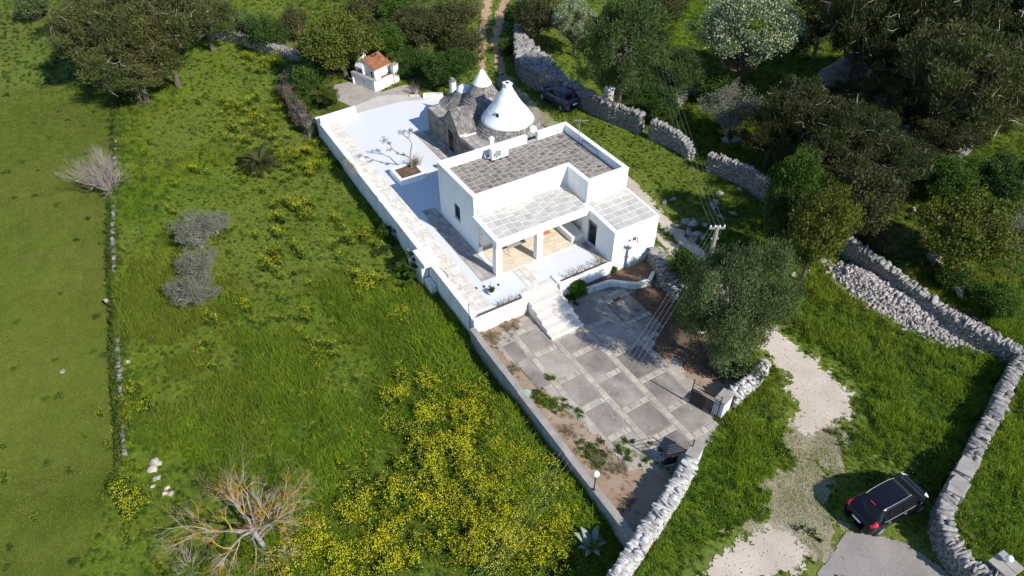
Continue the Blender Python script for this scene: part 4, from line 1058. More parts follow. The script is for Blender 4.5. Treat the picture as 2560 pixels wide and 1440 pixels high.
# ------------------------------------------------------------------ dry-stone walls
_rockm = {}
def rock_mesh(material, k):
    if (material.name, k) not in _rockm:
        _rockm[material.name, k] = make_mesh("rock", ROCKS[k], ROCK_FA, np.full(len(ROCK_F), 0.5), [material])
    return _rockm[material.name, k]
def place_stones(parent, stones, material, nparts, name="stone", rest="small_stones"):
    """stones: list of (priority, centre, 3x3 matrix incl. scale); the first nparts are objects, the rest one joined mesh"""
    stones = sorted(stones, key=lambda s: -s[0])
    org = np.array(parent.location)
    for pr_, c, A in stones[:nparts]:
        k = int(rng.integers(8)); o = link(name, rock_mesh(material, k), parent)
        M4 = np.eye(4); M4[:3, :3] = A; M4[:3, 3] = np.asarray(c) - org
        o.matrix_local = Matrix(M4.tolist())
    left = stones[nparts:]
    if left:
        V = []; F = []; T = []; n = 0
        for pr_, c, A in left:
            k = int(rng.integers(8)); V.append(ROCKS[k] @ A.T + (np.asarray(c) - org)); F.append(ROCK_FA + n); n += len(ROCK_V)
            T.append(np.full(len(ROCK_F), rng.random()))
        link(rest, make_mesh(rest, np.concatenate(V), np.concatenate(F), np.concatenate(T), [material]), parent, kind="stuff")
def resample(pts, step):
    pts = np.array(pts, float); d = np.r_[0, np.cumsum(np.linalg.norm(np.diff(pts, axis=0), axis=1))]
    s = np.arange(0, d[-1], step); s = np.r_[s, d[-1]]
    return np.stack([np.interp(s, d, pts[:, i]) for i in range(pts.shape[1])], 1), d[-1]
def stone_wall(name, label, pts, h, t, sz=0.3, cop=(0.17, 0.30), nparts=120, material=LIME, seed=0, faces=(1, -1), zbase=None, drop=0.0, group=None):
    """pts: world xy centre line; h, t scalar or per point"""
    rg = np.random.default_rng(seed)
    pts = np.array([p[:2] for p in pts], float)
    hh = np.full(len(pts), h) if np.isscalar(h) else np.array(h, float); tt = np.full(len(pts), t) if np.isscalar(t) else np.array(t, float)
    P, L_ = resample(np.c_[pts, hh, tt], 0.1)
    s_all = np.linspace(0, L_, len(P))
    def ev(s):
        p = np.array([np.interp(s, s_all, P[:, i]) for i in range(4)])
        q = np.array([np.interp(min(s + 0.15, L_), s_all, P[:, i]) for i in range(2)]) - np.array([np.interp(max(s - 0.15, 0), s_all, P[:, i]) for i in range(2)])
        q /= np.linalg.norm(q) + 1e-9
        return p, q
    zb = (lambda x, y: float(gz(x, y))) if zbase is None else (lambda x, y: zbase)
    p0 = P[0]
    root = empty(name, (p0[0], p0[1], zb(p0[0], p0[1])), 0, label, "wall", group)
    # core
    V = []; n = 0
    ss = np.linspace(0, L_, max(3, int(L_ / 0.5)))
    for s in ss:
        p, q = ev(s); nr = np.array([-q[1], q[0]]); z = zb(p[0], p[1])
        hw_ = max(0.05, p[3] / 2 - 0.10)
        for sd, zz in ((-1, z - 0.5), (-1, z + p[2] - 0.08), (1, z + p[2] - 0.08), (1, z - 0.5)):
            V.append((p[0] + nr[0] * sd * hw_ - p0[0], p[1] + nr[1] * sd * hw_ - p0[1], zz - root.location[2]))
    F = [(4 * i + k, 4 * i + (k + 1) % 4, 4 * i + 4 + (k + 1) % 4, 4 * i + 4 + k) for i in range(len(ss) - 1) for k in range(4)] + [(0, 1, 2, 3), tuple(range(len(V) - 4, len(V)))[::-1]]
    link("core", make_mesh("core", np.array(V), F, None, [STONE_D]), root)
    stones = []
    s = 0.0
    while s < L_:
        w = float(rg.choice([0.7, 1.0, 1.5, 2.1], p=[.3, .35, .25, .1]) * rg.uniform(.85, 1.15)) * cop[0]
        p, q = ev(s + w / 2); a = math.atan2(q[1], q[0]); z = zb(p[0], p[1])
        nacross = max(1, int(round(p[3] / 0.62)) + int(rg.random() < .45))
        for k in range(nacross):
            off = (k + 0.5) / nacross - 0.5 + rg.normal(0, .06)
            c = (p[0] - q[1] * off * p[3], p[1] + q[0] * off * p[3], z + p[2] + cop[1] * 0.2 + rg.normal(0, .045))
            A = rot_z(a + rg.normal(0, .25)) @ rot_xyz(rg.normal(0, .18), rg.normal(0, .35), 0) @ np.diag([w * 1.12, p[3] / nacross * rg.uniform(0.98, 1.2), cop[1] * rg.uniform(0.75, 1.2)])
            if rg.random() >= drop: stones.append((2.0 + rg.random(), c, A))
        s += w
    for side in faces:
        z_rel = -0.12
        while True:
            ch = float(rg.uniform(0.7, 1.2)) * sz * 0.72
            if z_rel > np.max(hh) - 0.05: break
            s = rg.uniform(0, sz)
            while s < L_:
                w = float(rg.uniform(0.6, 1.5)) * sz
                p, q = ev(s + w / 2)
                if z_rel + ch * 0.6 < p[2]:
                    a = math.atan2(q[1], q[0]); z = zb(p[0], p[1])
                    off = side * (p[3] / 2 - 0.10)
                    c = (p[0] - q[1] * off, p[1] + q[0] * off, z + z_rel + ch / 2)
                    A = rot_z(a + rg.normal(0, .1)) @ rot_xyz(rg.normal(0, .12), rg.normal(0, .12), 0) @ np.diag([w * 1.05, 0.26 * rg.uniform(.8, 1.3), ch * 1.12])
                    nrm = np.array([-q[1] * side, q[0] * side]); fac = float(nrm @ -np.array([p[0], p[1]])) / np.hypot(p[0], p[1])
                    stones.append((fac + 0.5 * rg.random(), c, A))
                s += w
            z_rel += ch
    place_stones(root, stones, material, nparts)
    return root

W1_pts = xy([(1728, 1145), (1705, 1190), (1680, 1232), (1652, 1275), (1622, 1318), (1592, 1362), (1562, 1408), (1530, 1460), (1500, 1520), (1450, 1620)], 0.0)
stone_wall("dry_stone_wall", "whitewashed dry stone wall running from the gate pier down to the bottom edge", W1_pts, 1.02, 0.60, 0.20, (0.125, 0.24), 280, LIME_W, 101, zbase=-1.08)
W2_pts = xy([(1832, 985), (1855, 965), (1885, 940), (1915, 905)], -0.05)
stone_wall("dry_stone_wall", "short whitewashed dry stone wall beside the pier under the big feathery tree", W2_pts, 1.0, 0.5, 0.20, (0.13, 0.22), 90, LIME_W, 102, zbase=-1.08)
W3_pts = xy([(2590, 870), (2548, 905), (2520, 960), (2490, 1030), (2455, 1090), (2432, 1140), (2405, 1190), (2380, 1235), (2364, 1270), (2362, 1305), (2377, 1348), (2408, 1392), (2448, 1428), (2500, 1460)], 0.0)
W3_root = stone_wall("dry_stone_wall", "long curving dry stone wall beside the dark car at the right edge", W3_pts, 1.05, 0.58, 0.20, (0.125, 0.24), 290, LIME, 103)
W4_pts = xy([(2085, 575), (2110, 592), (2150, 620), (2200, 655), (2250, 688), (2300, 722), (2350, 752), (2400, 783), (2450, 806), (2500, 826), (2570, 856)], 0.8)
stone_wall("dry_stone_wall", "straight grey dry stone wall behind the heap of rubble", W4_pts, 1.05, 0.55, 0.23, (0.16, 0.25), 280, LIME, 104)
W5_pts = xy([(1772, 388), (1800, 398), (1840, 414), (1880, 432), (1915, 455), (1935, 478)], 1.1)
stone_wall("dry_stone_wall", "shaded dry stone wall stretch between the wires and the dark shrubs", W5_pts, [1.3, 1.35, 1.4, 1.4, 1.3, 1.0], 0.55, 0.21, (0.15, 0.26), 110, LIME, 105)
W6_pts = xy([(1628, 306), (1655, 316), (1685, 328), (1715, 344), (1732, 358)], 1.2)
stone_wall("dry_stone_wall", "short dry stone wall stretch right of the narrow gap", W6_pts, [1.45, 1.4, 1.3, 1.1, 0.7], 0.55, 0.21, (0.15, 0.26), 90, LIME, 106)
W7_pts = xy([(1300, 40), (1297, 75), (1302, 105), (1320, 138), (1345, 165), (1378, 185), (1408, 203), (1450, 222), (1490, 241), (1530, 260), (1568, 273), (1606, 288)], 1.4)
stone_wall("dry_stone_wall", "tall bulging dry stone wall behind the parked blue car", W7_pts, [1.3, 1.4, 1.6, 1.7, 1.7, 1.6, 1.5, 1.45, 1.45, 1.45, 1.5, 1.5], [0.7, 0.8, 1.2, 2.2, 2.6, 1.8, 0.9, 0.65, 0.6, 0.6, 0.6, 0.6], 0.21, (0.15, 0.26), 290, LIME, 107)
W8_pts = xy([(505, 62), (530, 80), (580, 88), (630, 104), (680, 122), (740, 140), (790, 160)], -0.2)
stone_wall("dry_stone_wall", "rough dry stone wall under scrub at the far end of the meadow", W8_pts, [0.9, 0.95, 0.9, 0.8, 0.8, 0.8, 0.7], 0.6, 0.25, (0.2, 0.26), 120, LIME, 108)
F_pts = [tuple(p) for p in _fl[1:6]]
stone_wall("low_stone_wall", "thin low line of stones dividing the two meadows", F_pts, 0.10, 0.2, 0.17, (0.20, 0.15), 200, STONE_G, 109, faces=(1,), drop=0.5)
stone_wall("low_stone_wall", "low broken stone wall beneath the wires among the shrubs", xy([(1640, 268), (1672, 262), (1702, 252), (1712, 240)], 0.2), 0.45, 0.5, 0.3, (0.3, 0.25), 40, LIME, 110)
stone_wall("low_stone_wall", "low pale stone edging in the clearing below the blossoming tree", xy([(1675, 240), (1690, 226), (1715, 220), (1745, 232), (1775, 244)], 0.1), 0.35, 0.5, 0.3, (0.3, 0.25), 40, LIME, 111)
stone_wall("low_stone_wall", "sunlit warm stone edging beneath the yellow green tree", xy([(2275, 535), (2310, 545), (2345, 562), (2372, 578)], 0.1), 0.3, 0.4, 0.28, (0.3, 0.22), 40, LIME_P, 112)
stone_wall("low_stone_wall", "crumbling stone edging beside the blue barrel in the wood", xy([(2330, 452), (2350, 430), (2375, 408), (2410, 385)], 0.2), 0.5, 0.5, 0.3, (0.3, 0.25), 40, LIME, 113)
# retaining bank beside the annex
RB_pts = [hw(9.75, -5.75)[:2], hw(9.35, -6.9)[:2], hw(8.95, -8.1)[:2], hw(8.8, -9.3)[:2]]
stone_wall("retaining_wall", "rough dry stone bank rising beside the annex corner", RB_pts, [1.15, 1.0, 0.8, 0.7], 0.8, 0.20, (0.16, 0.2), 150, LIME, 114, zbase=-1.1)

# heap of rubble in front of the wall
HEAP = gpx([(2068, 668), (2120, 660), (2180, 672), (2240, 705), (2300, 735), (2360, 765), (2420, 790), (2490, 830), (2505, 868), (2450, 885), (2400, 868), (2330, 850), (2250, 818), (2180, 785), (2110, 738), (2072, 705)])
hp0 = np.mean(np.array(HEAP), axis=0)
heap = empty("rubble_heap", (hp0[0], hp0[1], float(gz(*hp0))), 0, "long heap of broken pale rubble at the foot of the stone wall", "rubble heap")
hx0, hx1, hy0, hy1 = bounds_of(HEAP, 0)
def heap_z(x, y): return gz(x, y) + 0.55 * sstep(-0.1, 1.6, poly_sd(x, y, HEAP)) * (0.6 + 0.8 * fnoise(x, y, 0.8, 61))
sheet("rubble_base", STONE_D, lambda x, y: poly_sd(x, y, HEAP) + 0.05, bounds_of(HEAP, 0.5), 0.25, -0.02, heap_z)
rb = bpy.data.objects["rubble_base"]; rb.parent = heap; rb.matrix_parent_inverse = Matrix.Translation(-heap.location); del rb["kind"]
hs2 = []
for k in range(11000):
    x = rng.uniform(hx0, hx1); y = rng.uniform(hy0, hy1)
    sd = float(poly_sd(np.array(x), np.array(y), HEAP))
    if sd < -0.25 or (sd < 0.2 and rng.random() < 0.5): continue
    s = float(rng.choice([0.09, 0.125, 0.165, 0.23], p=[.36, .36, .22, .06])) * rng.uniform(.8, 1.2)
    A = rot_xyz(*rng.uniform(0, 6.28, 3)) @ np.diag([s * rng.uniform(.9, 1.5), s, s * rng.uniform(.5, .9)])
    hs2.append((s, (x, y, float(heap_z(x, y)) + s * 0.2), A))
place_stones(heap, hs2, mat("rubble_limestone", (0.42, 0.38, 0.35), (0.28, 0.25, 0.235), 5, 5, 0.35, 0.68, 0.95, rnd=0.3, tone=0.32, bump=(16, 0.5, 0.02)), 260, "rubble_stone", "small_rubble")

# loose rocks and outcrops
def boulder(px, size, label, material=LIME, n=1, spread=0.5, cat="rock", name="boulder"):
    g = on_ground(*px)
    root = empty(name, g, 0, label, cat)
    V = []; F = []; T = []; m = 0
    for k in range(n):
        s = size * rng.uniform(0.6, 1.1) if k else size
        off = np.array([rng.normal(0, spread), rng.normal(0, spread), 0]) if k else np.zeros(3)
        A = rot_xyz(rng.normal(0, .3), rng.normal(0, .3), rng.uniform(0, 6.28)) @ np.diag([s * rng.uniform(1, 1.6), s, s * rng.uniform(.5, .8)])
        o = link("stone", rock_mesh(material, int(rng.integers(8))), root)
        M4 = np.eye(4); M4[:3, :3] = A; M4[:3, 3] = off + (0, 0, s * 0.12); o.matrix_local = Matrix(M4.tolist())
    return root
boulder((1712, 556), 0.42, "pale limestone outcrop on the verge between the wheel ruts and the wall", LIME, 5, 0.35)
boulder((1738, 590), 0.5, "jagged limestone outcrop beside the utility pole", LIME, 5, 0.4)
boulder((1760, 566), 0.36, "flat rocks just uphill of the utility pole foot", LIME, 3, 0.4)
boulder((1660, 508), 0.32, "pale rocks in the verge grass close to the annex", LIME, 4, 0.4)
boulder((1800, 488), 0.45, "scattered pale rocks in the shaded grass left of the shrubs", LIME, 5, 0.9)
boulder((1830, 535), 0.4, "small rocks in deep shade above the feathery tree", LIME, 4, 0.6)
boulder((1985, 690), 0.35, "small stones at the sunny foot of the feathery tree", LIME_P, 4, 0.5)
boulder((2055, 655), 0.4, "pale rocks at the upper tip of the rubble heap", LIME, 4, 0.5)
boulder((1595, 332), 0.35, "flat threshold stones in the gap of the tall wall", LIME, 4, 0.35)
boulder((388, 1160), 0.36, "white limestone lumps in the meadow, largest beside the lichen covered tree", LIME_P, 3, 0.22)
boulder((396, 1195), 0.26, "tan rocks just below the white limestone lumps", LIME_P, 4, 0.25)
boulder((413, 1235), 0.26, "reddish stones above the lichen covered tree's outer twigs", LIME_P, 3, 0.2)
boulder((308, 785), 0.26, "yellowish rocks in the meadow beside the low stone line", LIME_P, 4, 0.35)
boulder((297, 742), 0.24, "single pale rocks next to the gap in the low stone line", LIME_P, 2, 0.3)
boulder((322, 1040), 0.28, "pale rocks among yellow flowers at the lower end of the stone line", LIME_P, 5, 0.45)
boulder((308, 930), 0.22, "tan pebbly rocks half way along the low stone line", LIME_P, 4, 0.5)
boulder((157, 929), 0.24, "lone grey stone lying in the short grass of the outer meadow", LIME, 1)
boulder((523, 88), 0.5, "whitish rocks at the end of the far meadow wall", LIME_W, 3, 0.5)
boulder((2290, 255), 0.8, "pale rubble outcrop in the shade of the pines", LIME, 6, 0.9)
boulder((2255, 330), 0.8, "broken pale stones lower in the pine wood", LIME, 6, 0.8)
boulder((2240, 390), 0.8, "scattered building stones by the woodland clearing", LIME, 6, 1.0)
boulder((1840, 350), 0.5, "row of mossy stones behind the shaded wall", LIME, 5, 0.5)
boulder((2330, 650), 0.6, "mossy pale boulder beyond the straight wall", LIME_P, 4, 0.4)
# ------------------------------------------------------------------ trees and shrubs
def unit(v): return v / (np.linalg.norm(v, axis=-1, keepdims=True) + 1e-9)
def leaf_cloud(C, rad, n, L_, W_, seed, up=0.3, out=0.6, flat=0.75, shell=0.5, tone_c=0.6):
    """n pointed leaves in each clump; C (K,3) centres, rad (K,) radii"""
    rg = np.random.default_rng(seed)
    K = len(C)
    d = unit(rg.normal(size=(K, n, 3)))
    rr = rg.uniform(0, 1, (K, n, 1)) ** shell
    P = C[:, None, :] + d * rr * rad[:, None, None] * np.array([1, 1, flat])
    ax = unit(d * out + np.array([0, 0, up]) + rg.normal(size=(K, n, 3)) * 0.55)       # long axis
    sd = unit(np.cross(ax, rg.normal(size=(K, n, 3))))
    l = L_ * rg.uniform(0.6, 1.3, (K, n, 1)); w = W_ * rg.uniform(0.7, 1.3, (K, n, 1))
    v = np.stack([P - ax * l * .5, P - ax * l * .05 + sd * w * .5, P + ax * l * .5, P - ax * l * .05 - sd * w * .5], 2).reshape(-1, 3)
    f = np.arange(len(v)).reshape(-1, 4)
    t = np.clip(rg.uniform(0, 1, (K, 1)) * tone_c + rg.uniform(0, 1, (K, n)) * (1 - tone_c), 0, 1).ravel()
    return v, f, t
def blobs(K, R_, z0, z1, seed, hollow=0.55, lobes=5, flatness=1.0, top=0.0):
    """clump centres inside an irregular ellipsoidal crown"""
    rg = np.random.default_rng(seed)
    la = rg.uniform(0, 6.28, lobes); lz = rg.uniform(-0.6, 0.8, lobes); ls = rg.uniform(0.72, 1.0, lobes)
    d = unit(rg.normal(size=(K, 3)))
    ld = np.stack([np.cos(la) * np.sqrt(1 - lz ** 2), np.sin(la) * np.sqrt(1 - lz ** 2), lz], 1)
    k = np.max((d @ ld.T) ** 1 * ls, axis=1)
    rad = 0.50 + 0.50 * np.clip(k, 0, 1) ** 2
    r = rg.uniform(hollow ** 3, 1, K) ** (1 / 3) * rad
    p = d * r[:, None] * np.array([R_, R_, (z1 - z0) / 2])
    if top: p[:, :2] *= (1 - top * np.clip(p[:, 2:] / ((z1 - z0) / 2), -0.3, 1))
    p[:, 2] += (z0 + z1) / 2
    return p
def limbs(mb, C, H0, r0, seed, n=14, base=(0, 0, -0.3), lean=(0, 0)):
    rg = np.random.default_rng(seed)
    top = np.array([lean[0], lean[1], H0])
    b0 = np.array(base, float)
    mid = (b0 + top) / 2 + np.append(rg.normal(0, .06, 2), 0) * H0 * .5
    mb.tube([b0, b0 * .8 + mid * .2, mid, top], [r0 * 1.5, r0 * 1.1, r0, r0 * .75], 8)
    for i in rg.permutation(len(C))[:n]:
        e = C[i]; s = b0 + (top - b0) * rg.uniform(0.55, 1.0)
        m = s * .5 + e * .5 + rg.normal(0, .08, 3) * np.linalg.norm(e - s) + np.array([0, 0, -.06]) * np.linalg.norm(e - s)
        mb.tube([s, s * .55 + m * .45 + rg.normal(0, .02, 3), m, m * .5 + e * .5 + rg.normal(0, .05, 3), e], [r0 * .5, r0 * .4, r0 * .3, r0 * .2, r0 * .06], 5)
def variant(kind, seed):
    rg = np.random.default_rng(seed)
    mb = MB(); parts = []
    def leafpart(nm, m, *a, **k):
        v, f, t = leaf_cloud(*a, **k); parts.append((nm, make_mesh(nm, v, f, t, [m])))
    if kind in ("pine", "pine_dark"):
        R_, H = 4.2, 7.5
        C = blobs(135, R_, 1.6, H, seed, 0.45, 7)
        rad = rg.uniform(0.5, 0.95, len(C))
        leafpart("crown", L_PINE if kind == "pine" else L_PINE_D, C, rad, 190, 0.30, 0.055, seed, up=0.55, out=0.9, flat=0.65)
        limbs(mb, C, 4.0, 0.20, seed, 34)
        tw = MB()
        for i in rg.permutation(len(C))[:60]:
            for _ in range(2):
                p = C[i] + rg.normal(0, .35, 3); q = p + unit(rg.normal(size=3)) * rg.uniform(.4, .9)
                tw.tube([p, (p + q) / 2 + rg.normal(0, .08, 3), q], [.022, .015, .006], 3, False, float(rg.random()))
        parts.append(("twigs", tw.mesh("twigs", TWIG)))
        bark = BARK; th_ = H
    elif kind == "conifer":
        R_, H = 3.2, 9.0
        C = blobs(170, R_, 1.2, H, seed, 0.5, 8, top=0.35)
        leafpart("crown", L_PINE_G, C, rg.uniform(0.45, 0.8, len(C)), 190, 0.26, 0.05, seed, up=0.6, out=0.9, flat=0.9)
        limbs(mb, C, 6.5, 0.2, seed, 24); bark = BARK; th_ = H
    elif kind in ("broad", "dark", "yellow", "brown"):
        R_, H = 2.6, 4.6
        m = {"broad": L_BROAD, "dark": L_DARK, "yellow": L_YEL, "brown": L_BROWN}[kind]
        n = {"broad": 170, "dark": 190, "yellow": 150, "brown": 110}[kind]
        C = blobs(110, R_, 0.9, H, seed, 0.5, 7)
        leafpart("crown", m, C, rg.uniform(0.35, 0.7, len(C)), n, 0.15, 0.085, seed, up=0.35, out=0.5, flat=0.85)
        limbs(mb, C, 2.2, 0.13, seed, 40 if kind in ("yellow", "brown") else 20); bark = BARK; th_ = H
    elif kind in ("bush", "bush_dark", "bush_yellow", "bush_brown", "bush_grey"):
        R_, H = 1.6, 2.2
        m = {"bush": L_BROAD, "bush_dark": L_DARK, "bush_yellow": L_YEL, "bush_brown": L_BROWN, "bush_grey": L_GREYG}[kind]
        C = blobs(55, R_, 0.1, H, seed, 0.3, 6)
        leafpart("crown", m, C, rg.uniform(0.28, 0.5, len(C)), 130 if kind != "bush_brown" else 90, 0.13, 0.06, seed, up=0.5, out=0.5, flat=0.9)
        for i in rg.permutation(len(C))[:26]:
            mb.tube([(rg.normal(0, .12), rg.normal(0, .12), -0.2), C[i] * (.5, .5, .5) + rg.normal(0, .06, 3), C[i]], [.035, .025, .008], 4)
        bark = BARK; th_ = H
    elif kind == "olive":
        R_, H = 2.0, 3.4
        C = blobs(64, R_, 0.8, H, seed, 0.4, 6)
        leafpart("crown", L_OLIVE, C, rg.uniform(0.30, 0.58, len(C)), 150, 0.12, 0.034, seed, up=0.3, out=0.8, flat=0.9)
        limbs(mb, C, 1.3, 0.13, seed, 60); bark = BARK_G; th_ = H
    elif kind == "feathery":
        R_, H = 4.0, 7.6
        C = blobs(230, R_, 1.0, H, seed, 0.55, 9)
        leafpart("crown", L_GREYG, C, rg.uniform(0.40, 0.72, len(C)), 300, 0.17, 0.042, seed, up=0.9, out=0.6, flat=1.15)
        limbs(mb, C, 3.2, 0.17, seed, 40); bark = BARK_G; th_ = H
    elif kind == "blossom":
        R_, H = 4.0, 6.6
        C = blobs(170, R_, 1.8, H, seed, 0.5, 8)
        leafpart("crown", leafmat("spring_leaves", (0.11, 0.16, 0.04), (0.08, 0.13, 0.03), 0.8, 0.35, 0.3) if "spring_leaves" not in bpy.data.materials else bpy.data.materials["spring_leaves"],
                 C, rg.uniform(0.38, 0.7, len(C)), 95, 0.13, 0.07, seed, up=0.3, out=0.5)
        leafpart("blossom", L_BLOSS, C, rg.uniform(0.42, 0.75, len(C)), 85, 0.11, 0.085, seed + 5, up=0.3, out=0.6)
        limbs(mb, C, 2.4, 0.19, seed, 34); bark = BARK; th_ = H
    return dict(R=R_, H=th_, trunk=mb.mesh("trunk", bark), parts=parts)
VAR = {}
def get_var(kind, k):
    n = {"pine": 3, "pine_dark": 3, "conifer": 1, "broad": 2, "dark": 2, "yellow": 2, "brown": 2, "bush": 2, "bush_dark": 2, "bush_yellow": 1, "bush_brown": 2, "bush_grey": 1, "olive": 2, "feathery": 1, "blossom": 2}[kind]
    k %= n
    if (kind, k) not in VAR: VAR[kind, k] = variant(kind, 1000 + 37 * k + sum(map(ord, kind)))
    return VAR[kind, k]
_pc = [0]
def plant(kind, cx, cy, rpx, label, cat="tree", hs=1.0, k=None, rz=None, group=None, name=None, frac=0.58):
    _pc[0] += 1
    va = get_var(kind, _pc[0] if k is None else k)
    z = 0.0; s = 1.0
    for _ in range(8):
        P = at(cx, cy, z); dist = (P - np.array([0, 0, CAM_H])) @ _F
        s = 1.2 * rpx * dist / FPX / va["R"]; z = float(gz(P[0], P[1])) + frac * va["H"] * s * hs
    P = at(cx, cy, z); g = float(gz(P[0], P[1]))
    nm = name or {"pine": "pine_tree", "pine_dark": "pine_tree", "conifer": "conifer_tree", "olive": "olive_tree", "feathery": "feathery_tree", "blossom": "blossoming_tree"}.get(kind, "shrub" if kind.startswith("bush") else "leafy_tree")
    r_ = empty(nm, (P[0], P[1], g), (rng.uniform(0, 6.28) if rz is None else rz), label, cat, group)
    r_.scale = (s, s, s * hs)
    link("trunk", va["trunk"], r_)
    for pn, me in va["parts"]: link(pn, me, r_, kind="stuff" if pn == "twigs" else None)
    return r_
GP = "pines at the upper edge of the meadow"
plant("pine", 215, 95, 112, "brownish pine whose shadow falls on the outer meadow", hs=1.0, k=0, group=GP)
plant("pine", 395, 60, 130, "tall pine in the middle of the far meadow clump", hs=1.05, k=1, group=GP)
plant("pine", 335, 165, 110, "low spreading pine with grey twigs in front of the far clump", hs=0.72, k=2, group=GP)
plant("pine", 505, 35, 78, "pine beside the end of the rough far wall", hs=1.0, k=1, group=GP)
plant("pine", 232, -30, 110, "pine cut by the top edge behind the meadow clump", hs=1.1, k=2, group=GP)
plant("bush_grey", 75, 8, 45, "greyish bush at the top corner of the outer meadow", "shrub")
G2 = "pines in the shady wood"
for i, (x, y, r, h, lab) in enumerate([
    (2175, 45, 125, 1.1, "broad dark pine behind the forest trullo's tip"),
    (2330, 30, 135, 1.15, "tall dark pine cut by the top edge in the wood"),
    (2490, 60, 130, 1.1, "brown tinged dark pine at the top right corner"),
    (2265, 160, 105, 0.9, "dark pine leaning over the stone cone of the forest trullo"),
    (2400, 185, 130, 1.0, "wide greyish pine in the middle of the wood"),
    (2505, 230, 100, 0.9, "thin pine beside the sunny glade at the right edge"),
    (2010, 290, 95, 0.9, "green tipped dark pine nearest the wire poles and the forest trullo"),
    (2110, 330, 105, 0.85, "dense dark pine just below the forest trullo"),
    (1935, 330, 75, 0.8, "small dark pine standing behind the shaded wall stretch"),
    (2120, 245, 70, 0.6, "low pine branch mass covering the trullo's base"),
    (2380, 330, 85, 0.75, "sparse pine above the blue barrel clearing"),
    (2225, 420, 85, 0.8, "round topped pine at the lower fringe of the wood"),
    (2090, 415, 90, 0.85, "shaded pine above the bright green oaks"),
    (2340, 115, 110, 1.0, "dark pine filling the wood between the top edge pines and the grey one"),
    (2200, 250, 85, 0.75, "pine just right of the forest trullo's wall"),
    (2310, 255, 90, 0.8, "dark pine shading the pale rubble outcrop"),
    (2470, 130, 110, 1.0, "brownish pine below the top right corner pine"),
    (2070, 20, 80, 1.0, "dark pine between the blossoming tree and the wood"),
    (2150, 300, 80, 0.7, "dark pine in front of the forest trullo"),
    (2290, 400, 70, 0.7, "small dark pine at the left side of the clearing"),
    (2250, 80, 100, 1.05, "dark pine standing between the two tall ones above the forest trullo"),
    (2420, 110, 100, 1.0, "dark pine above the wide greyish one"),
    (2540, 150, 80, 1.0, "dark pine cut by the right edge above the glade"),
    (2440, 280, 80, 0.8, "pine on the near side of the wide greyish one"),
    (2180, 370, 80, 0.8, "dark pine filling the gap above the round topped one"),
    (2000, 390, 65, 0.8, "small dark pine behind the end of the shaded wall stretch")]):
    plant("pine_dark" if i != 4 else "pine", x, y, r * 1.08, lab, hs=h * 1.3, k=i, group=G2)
plant("conifer", 1560, 95, 100, "dense green conifer standing behind the tall stone wall", hs=1.15)
plant("conifer", 1700, 165, 70, "dark shaded conifer between the dense green one and the blossoming tree", hs=0.75)
plant("blossom", 1868, 78, 150, "large white blossoming tree in the sunlit glade", hs=1.0, k=0)
plant("blossom", 1440, 55, 62, "slim white blossoming tree left of the dense conifer", hs=1.25, k=1)
plant("brown", 1345, 35, 60, "brownish bare looking tree at the head of the dirt track", hs=1.2)
plant("brown", 1660, 15, 55, "reddish brown tree behind the dense conifer's top", hs=1.1)
plant("dark", 1640, 255, 62, "round dark shrub behind the gate pillar cap", "shrub", hs=0.8)
plant("olive", 1830, 270, 75, "dark olive like tree in shade next to the wires", hs=0.9)
plant("bush_dark", 1780, 210, 55, "dark bush at the shaded edge of the blossom glade", "shrub")
plant("bush_brown", 2010, 80, 55, "dry brown scrub to the right of the blossoming tree", "shrub")
plant("broad", 1985, 470, 72, "shaded green tree at the end of the wall stretch", hs=2.0)
plant("yellow", 2050, 560, 88, "bright green tree with its foot at the straight stone wall", hs=1.9, k=1, name="leafy_tree")
plant("dark", 1960, 545, 55, "dark small tree squeezed behind the feathery tree", hs=2.1)
plant("brown", 2150, 500, 85, "brownish scrubby tree right of the bright green tree", hs=1.5)
plant("broad", 2370, 440, 80, "fresh green tree just below the blue barrel", hs=0.8)
plant("yellow", 2430, 570, 115, "large yellow green tree beyond the straight stone wall", hs=1.05, k=0)
plant("dark", 2520, 450, 80, "dark green tree at the right edge above the yellow green tree", hs=0.9)
plant("olive", 2540, 580, 62, "grey olive with twisted trunk at the right edge", hs=1.0)
plant("bush", 2490, 745, 62, "low green bush behind the end of the straight wall", "shrub")
plant("bush_dark", 2380, 690, 50, "dark bush growing against the far side of the straight wall", "shrub")
plant("bush_brown", 2190, 590, 52, "brownish bush on bare soil beyond the straight wall", "shrub")
plant("feathery", 1836, 740, 143, "big feathery grey green tree overhanging the courtyard", hs=1.5, rz=0.6)
plant("bush_grey", 1850, 905, 66, "grey green bush at the foot of the feathery tree by the gate pier", "shrub", hs=1.2)
plant("bush_dark", 1715, 690, 55, "dark shrub in the courtyard corner under the feathery tree", "shrub", hs=1.3)
plant("bush_dark", 1730, 765, 48, "dark ivy like shrub behind the terracotta pot", "shrub", hs=1.3)
plant("olive", 490, 572, 62, "grey olive tree in the meadow, upper one of the neighbouring pair", hs=0.85, k=0)
plant("olive", 500, 655, 52, "grey olive with a forked pale trunk in the middle of the meadow", hs=0.8, k=1)
plant("olive", 480, 725, 64, "grey olive crown touching the forked olive, nearest the lone meadow rocks", hs=0.75, k=0, rz=2.0)
plant("olive", 535, 555, 38, "small grey olive branch tree beside the upper olive", hs=0.8, k=1, rz=1.0)
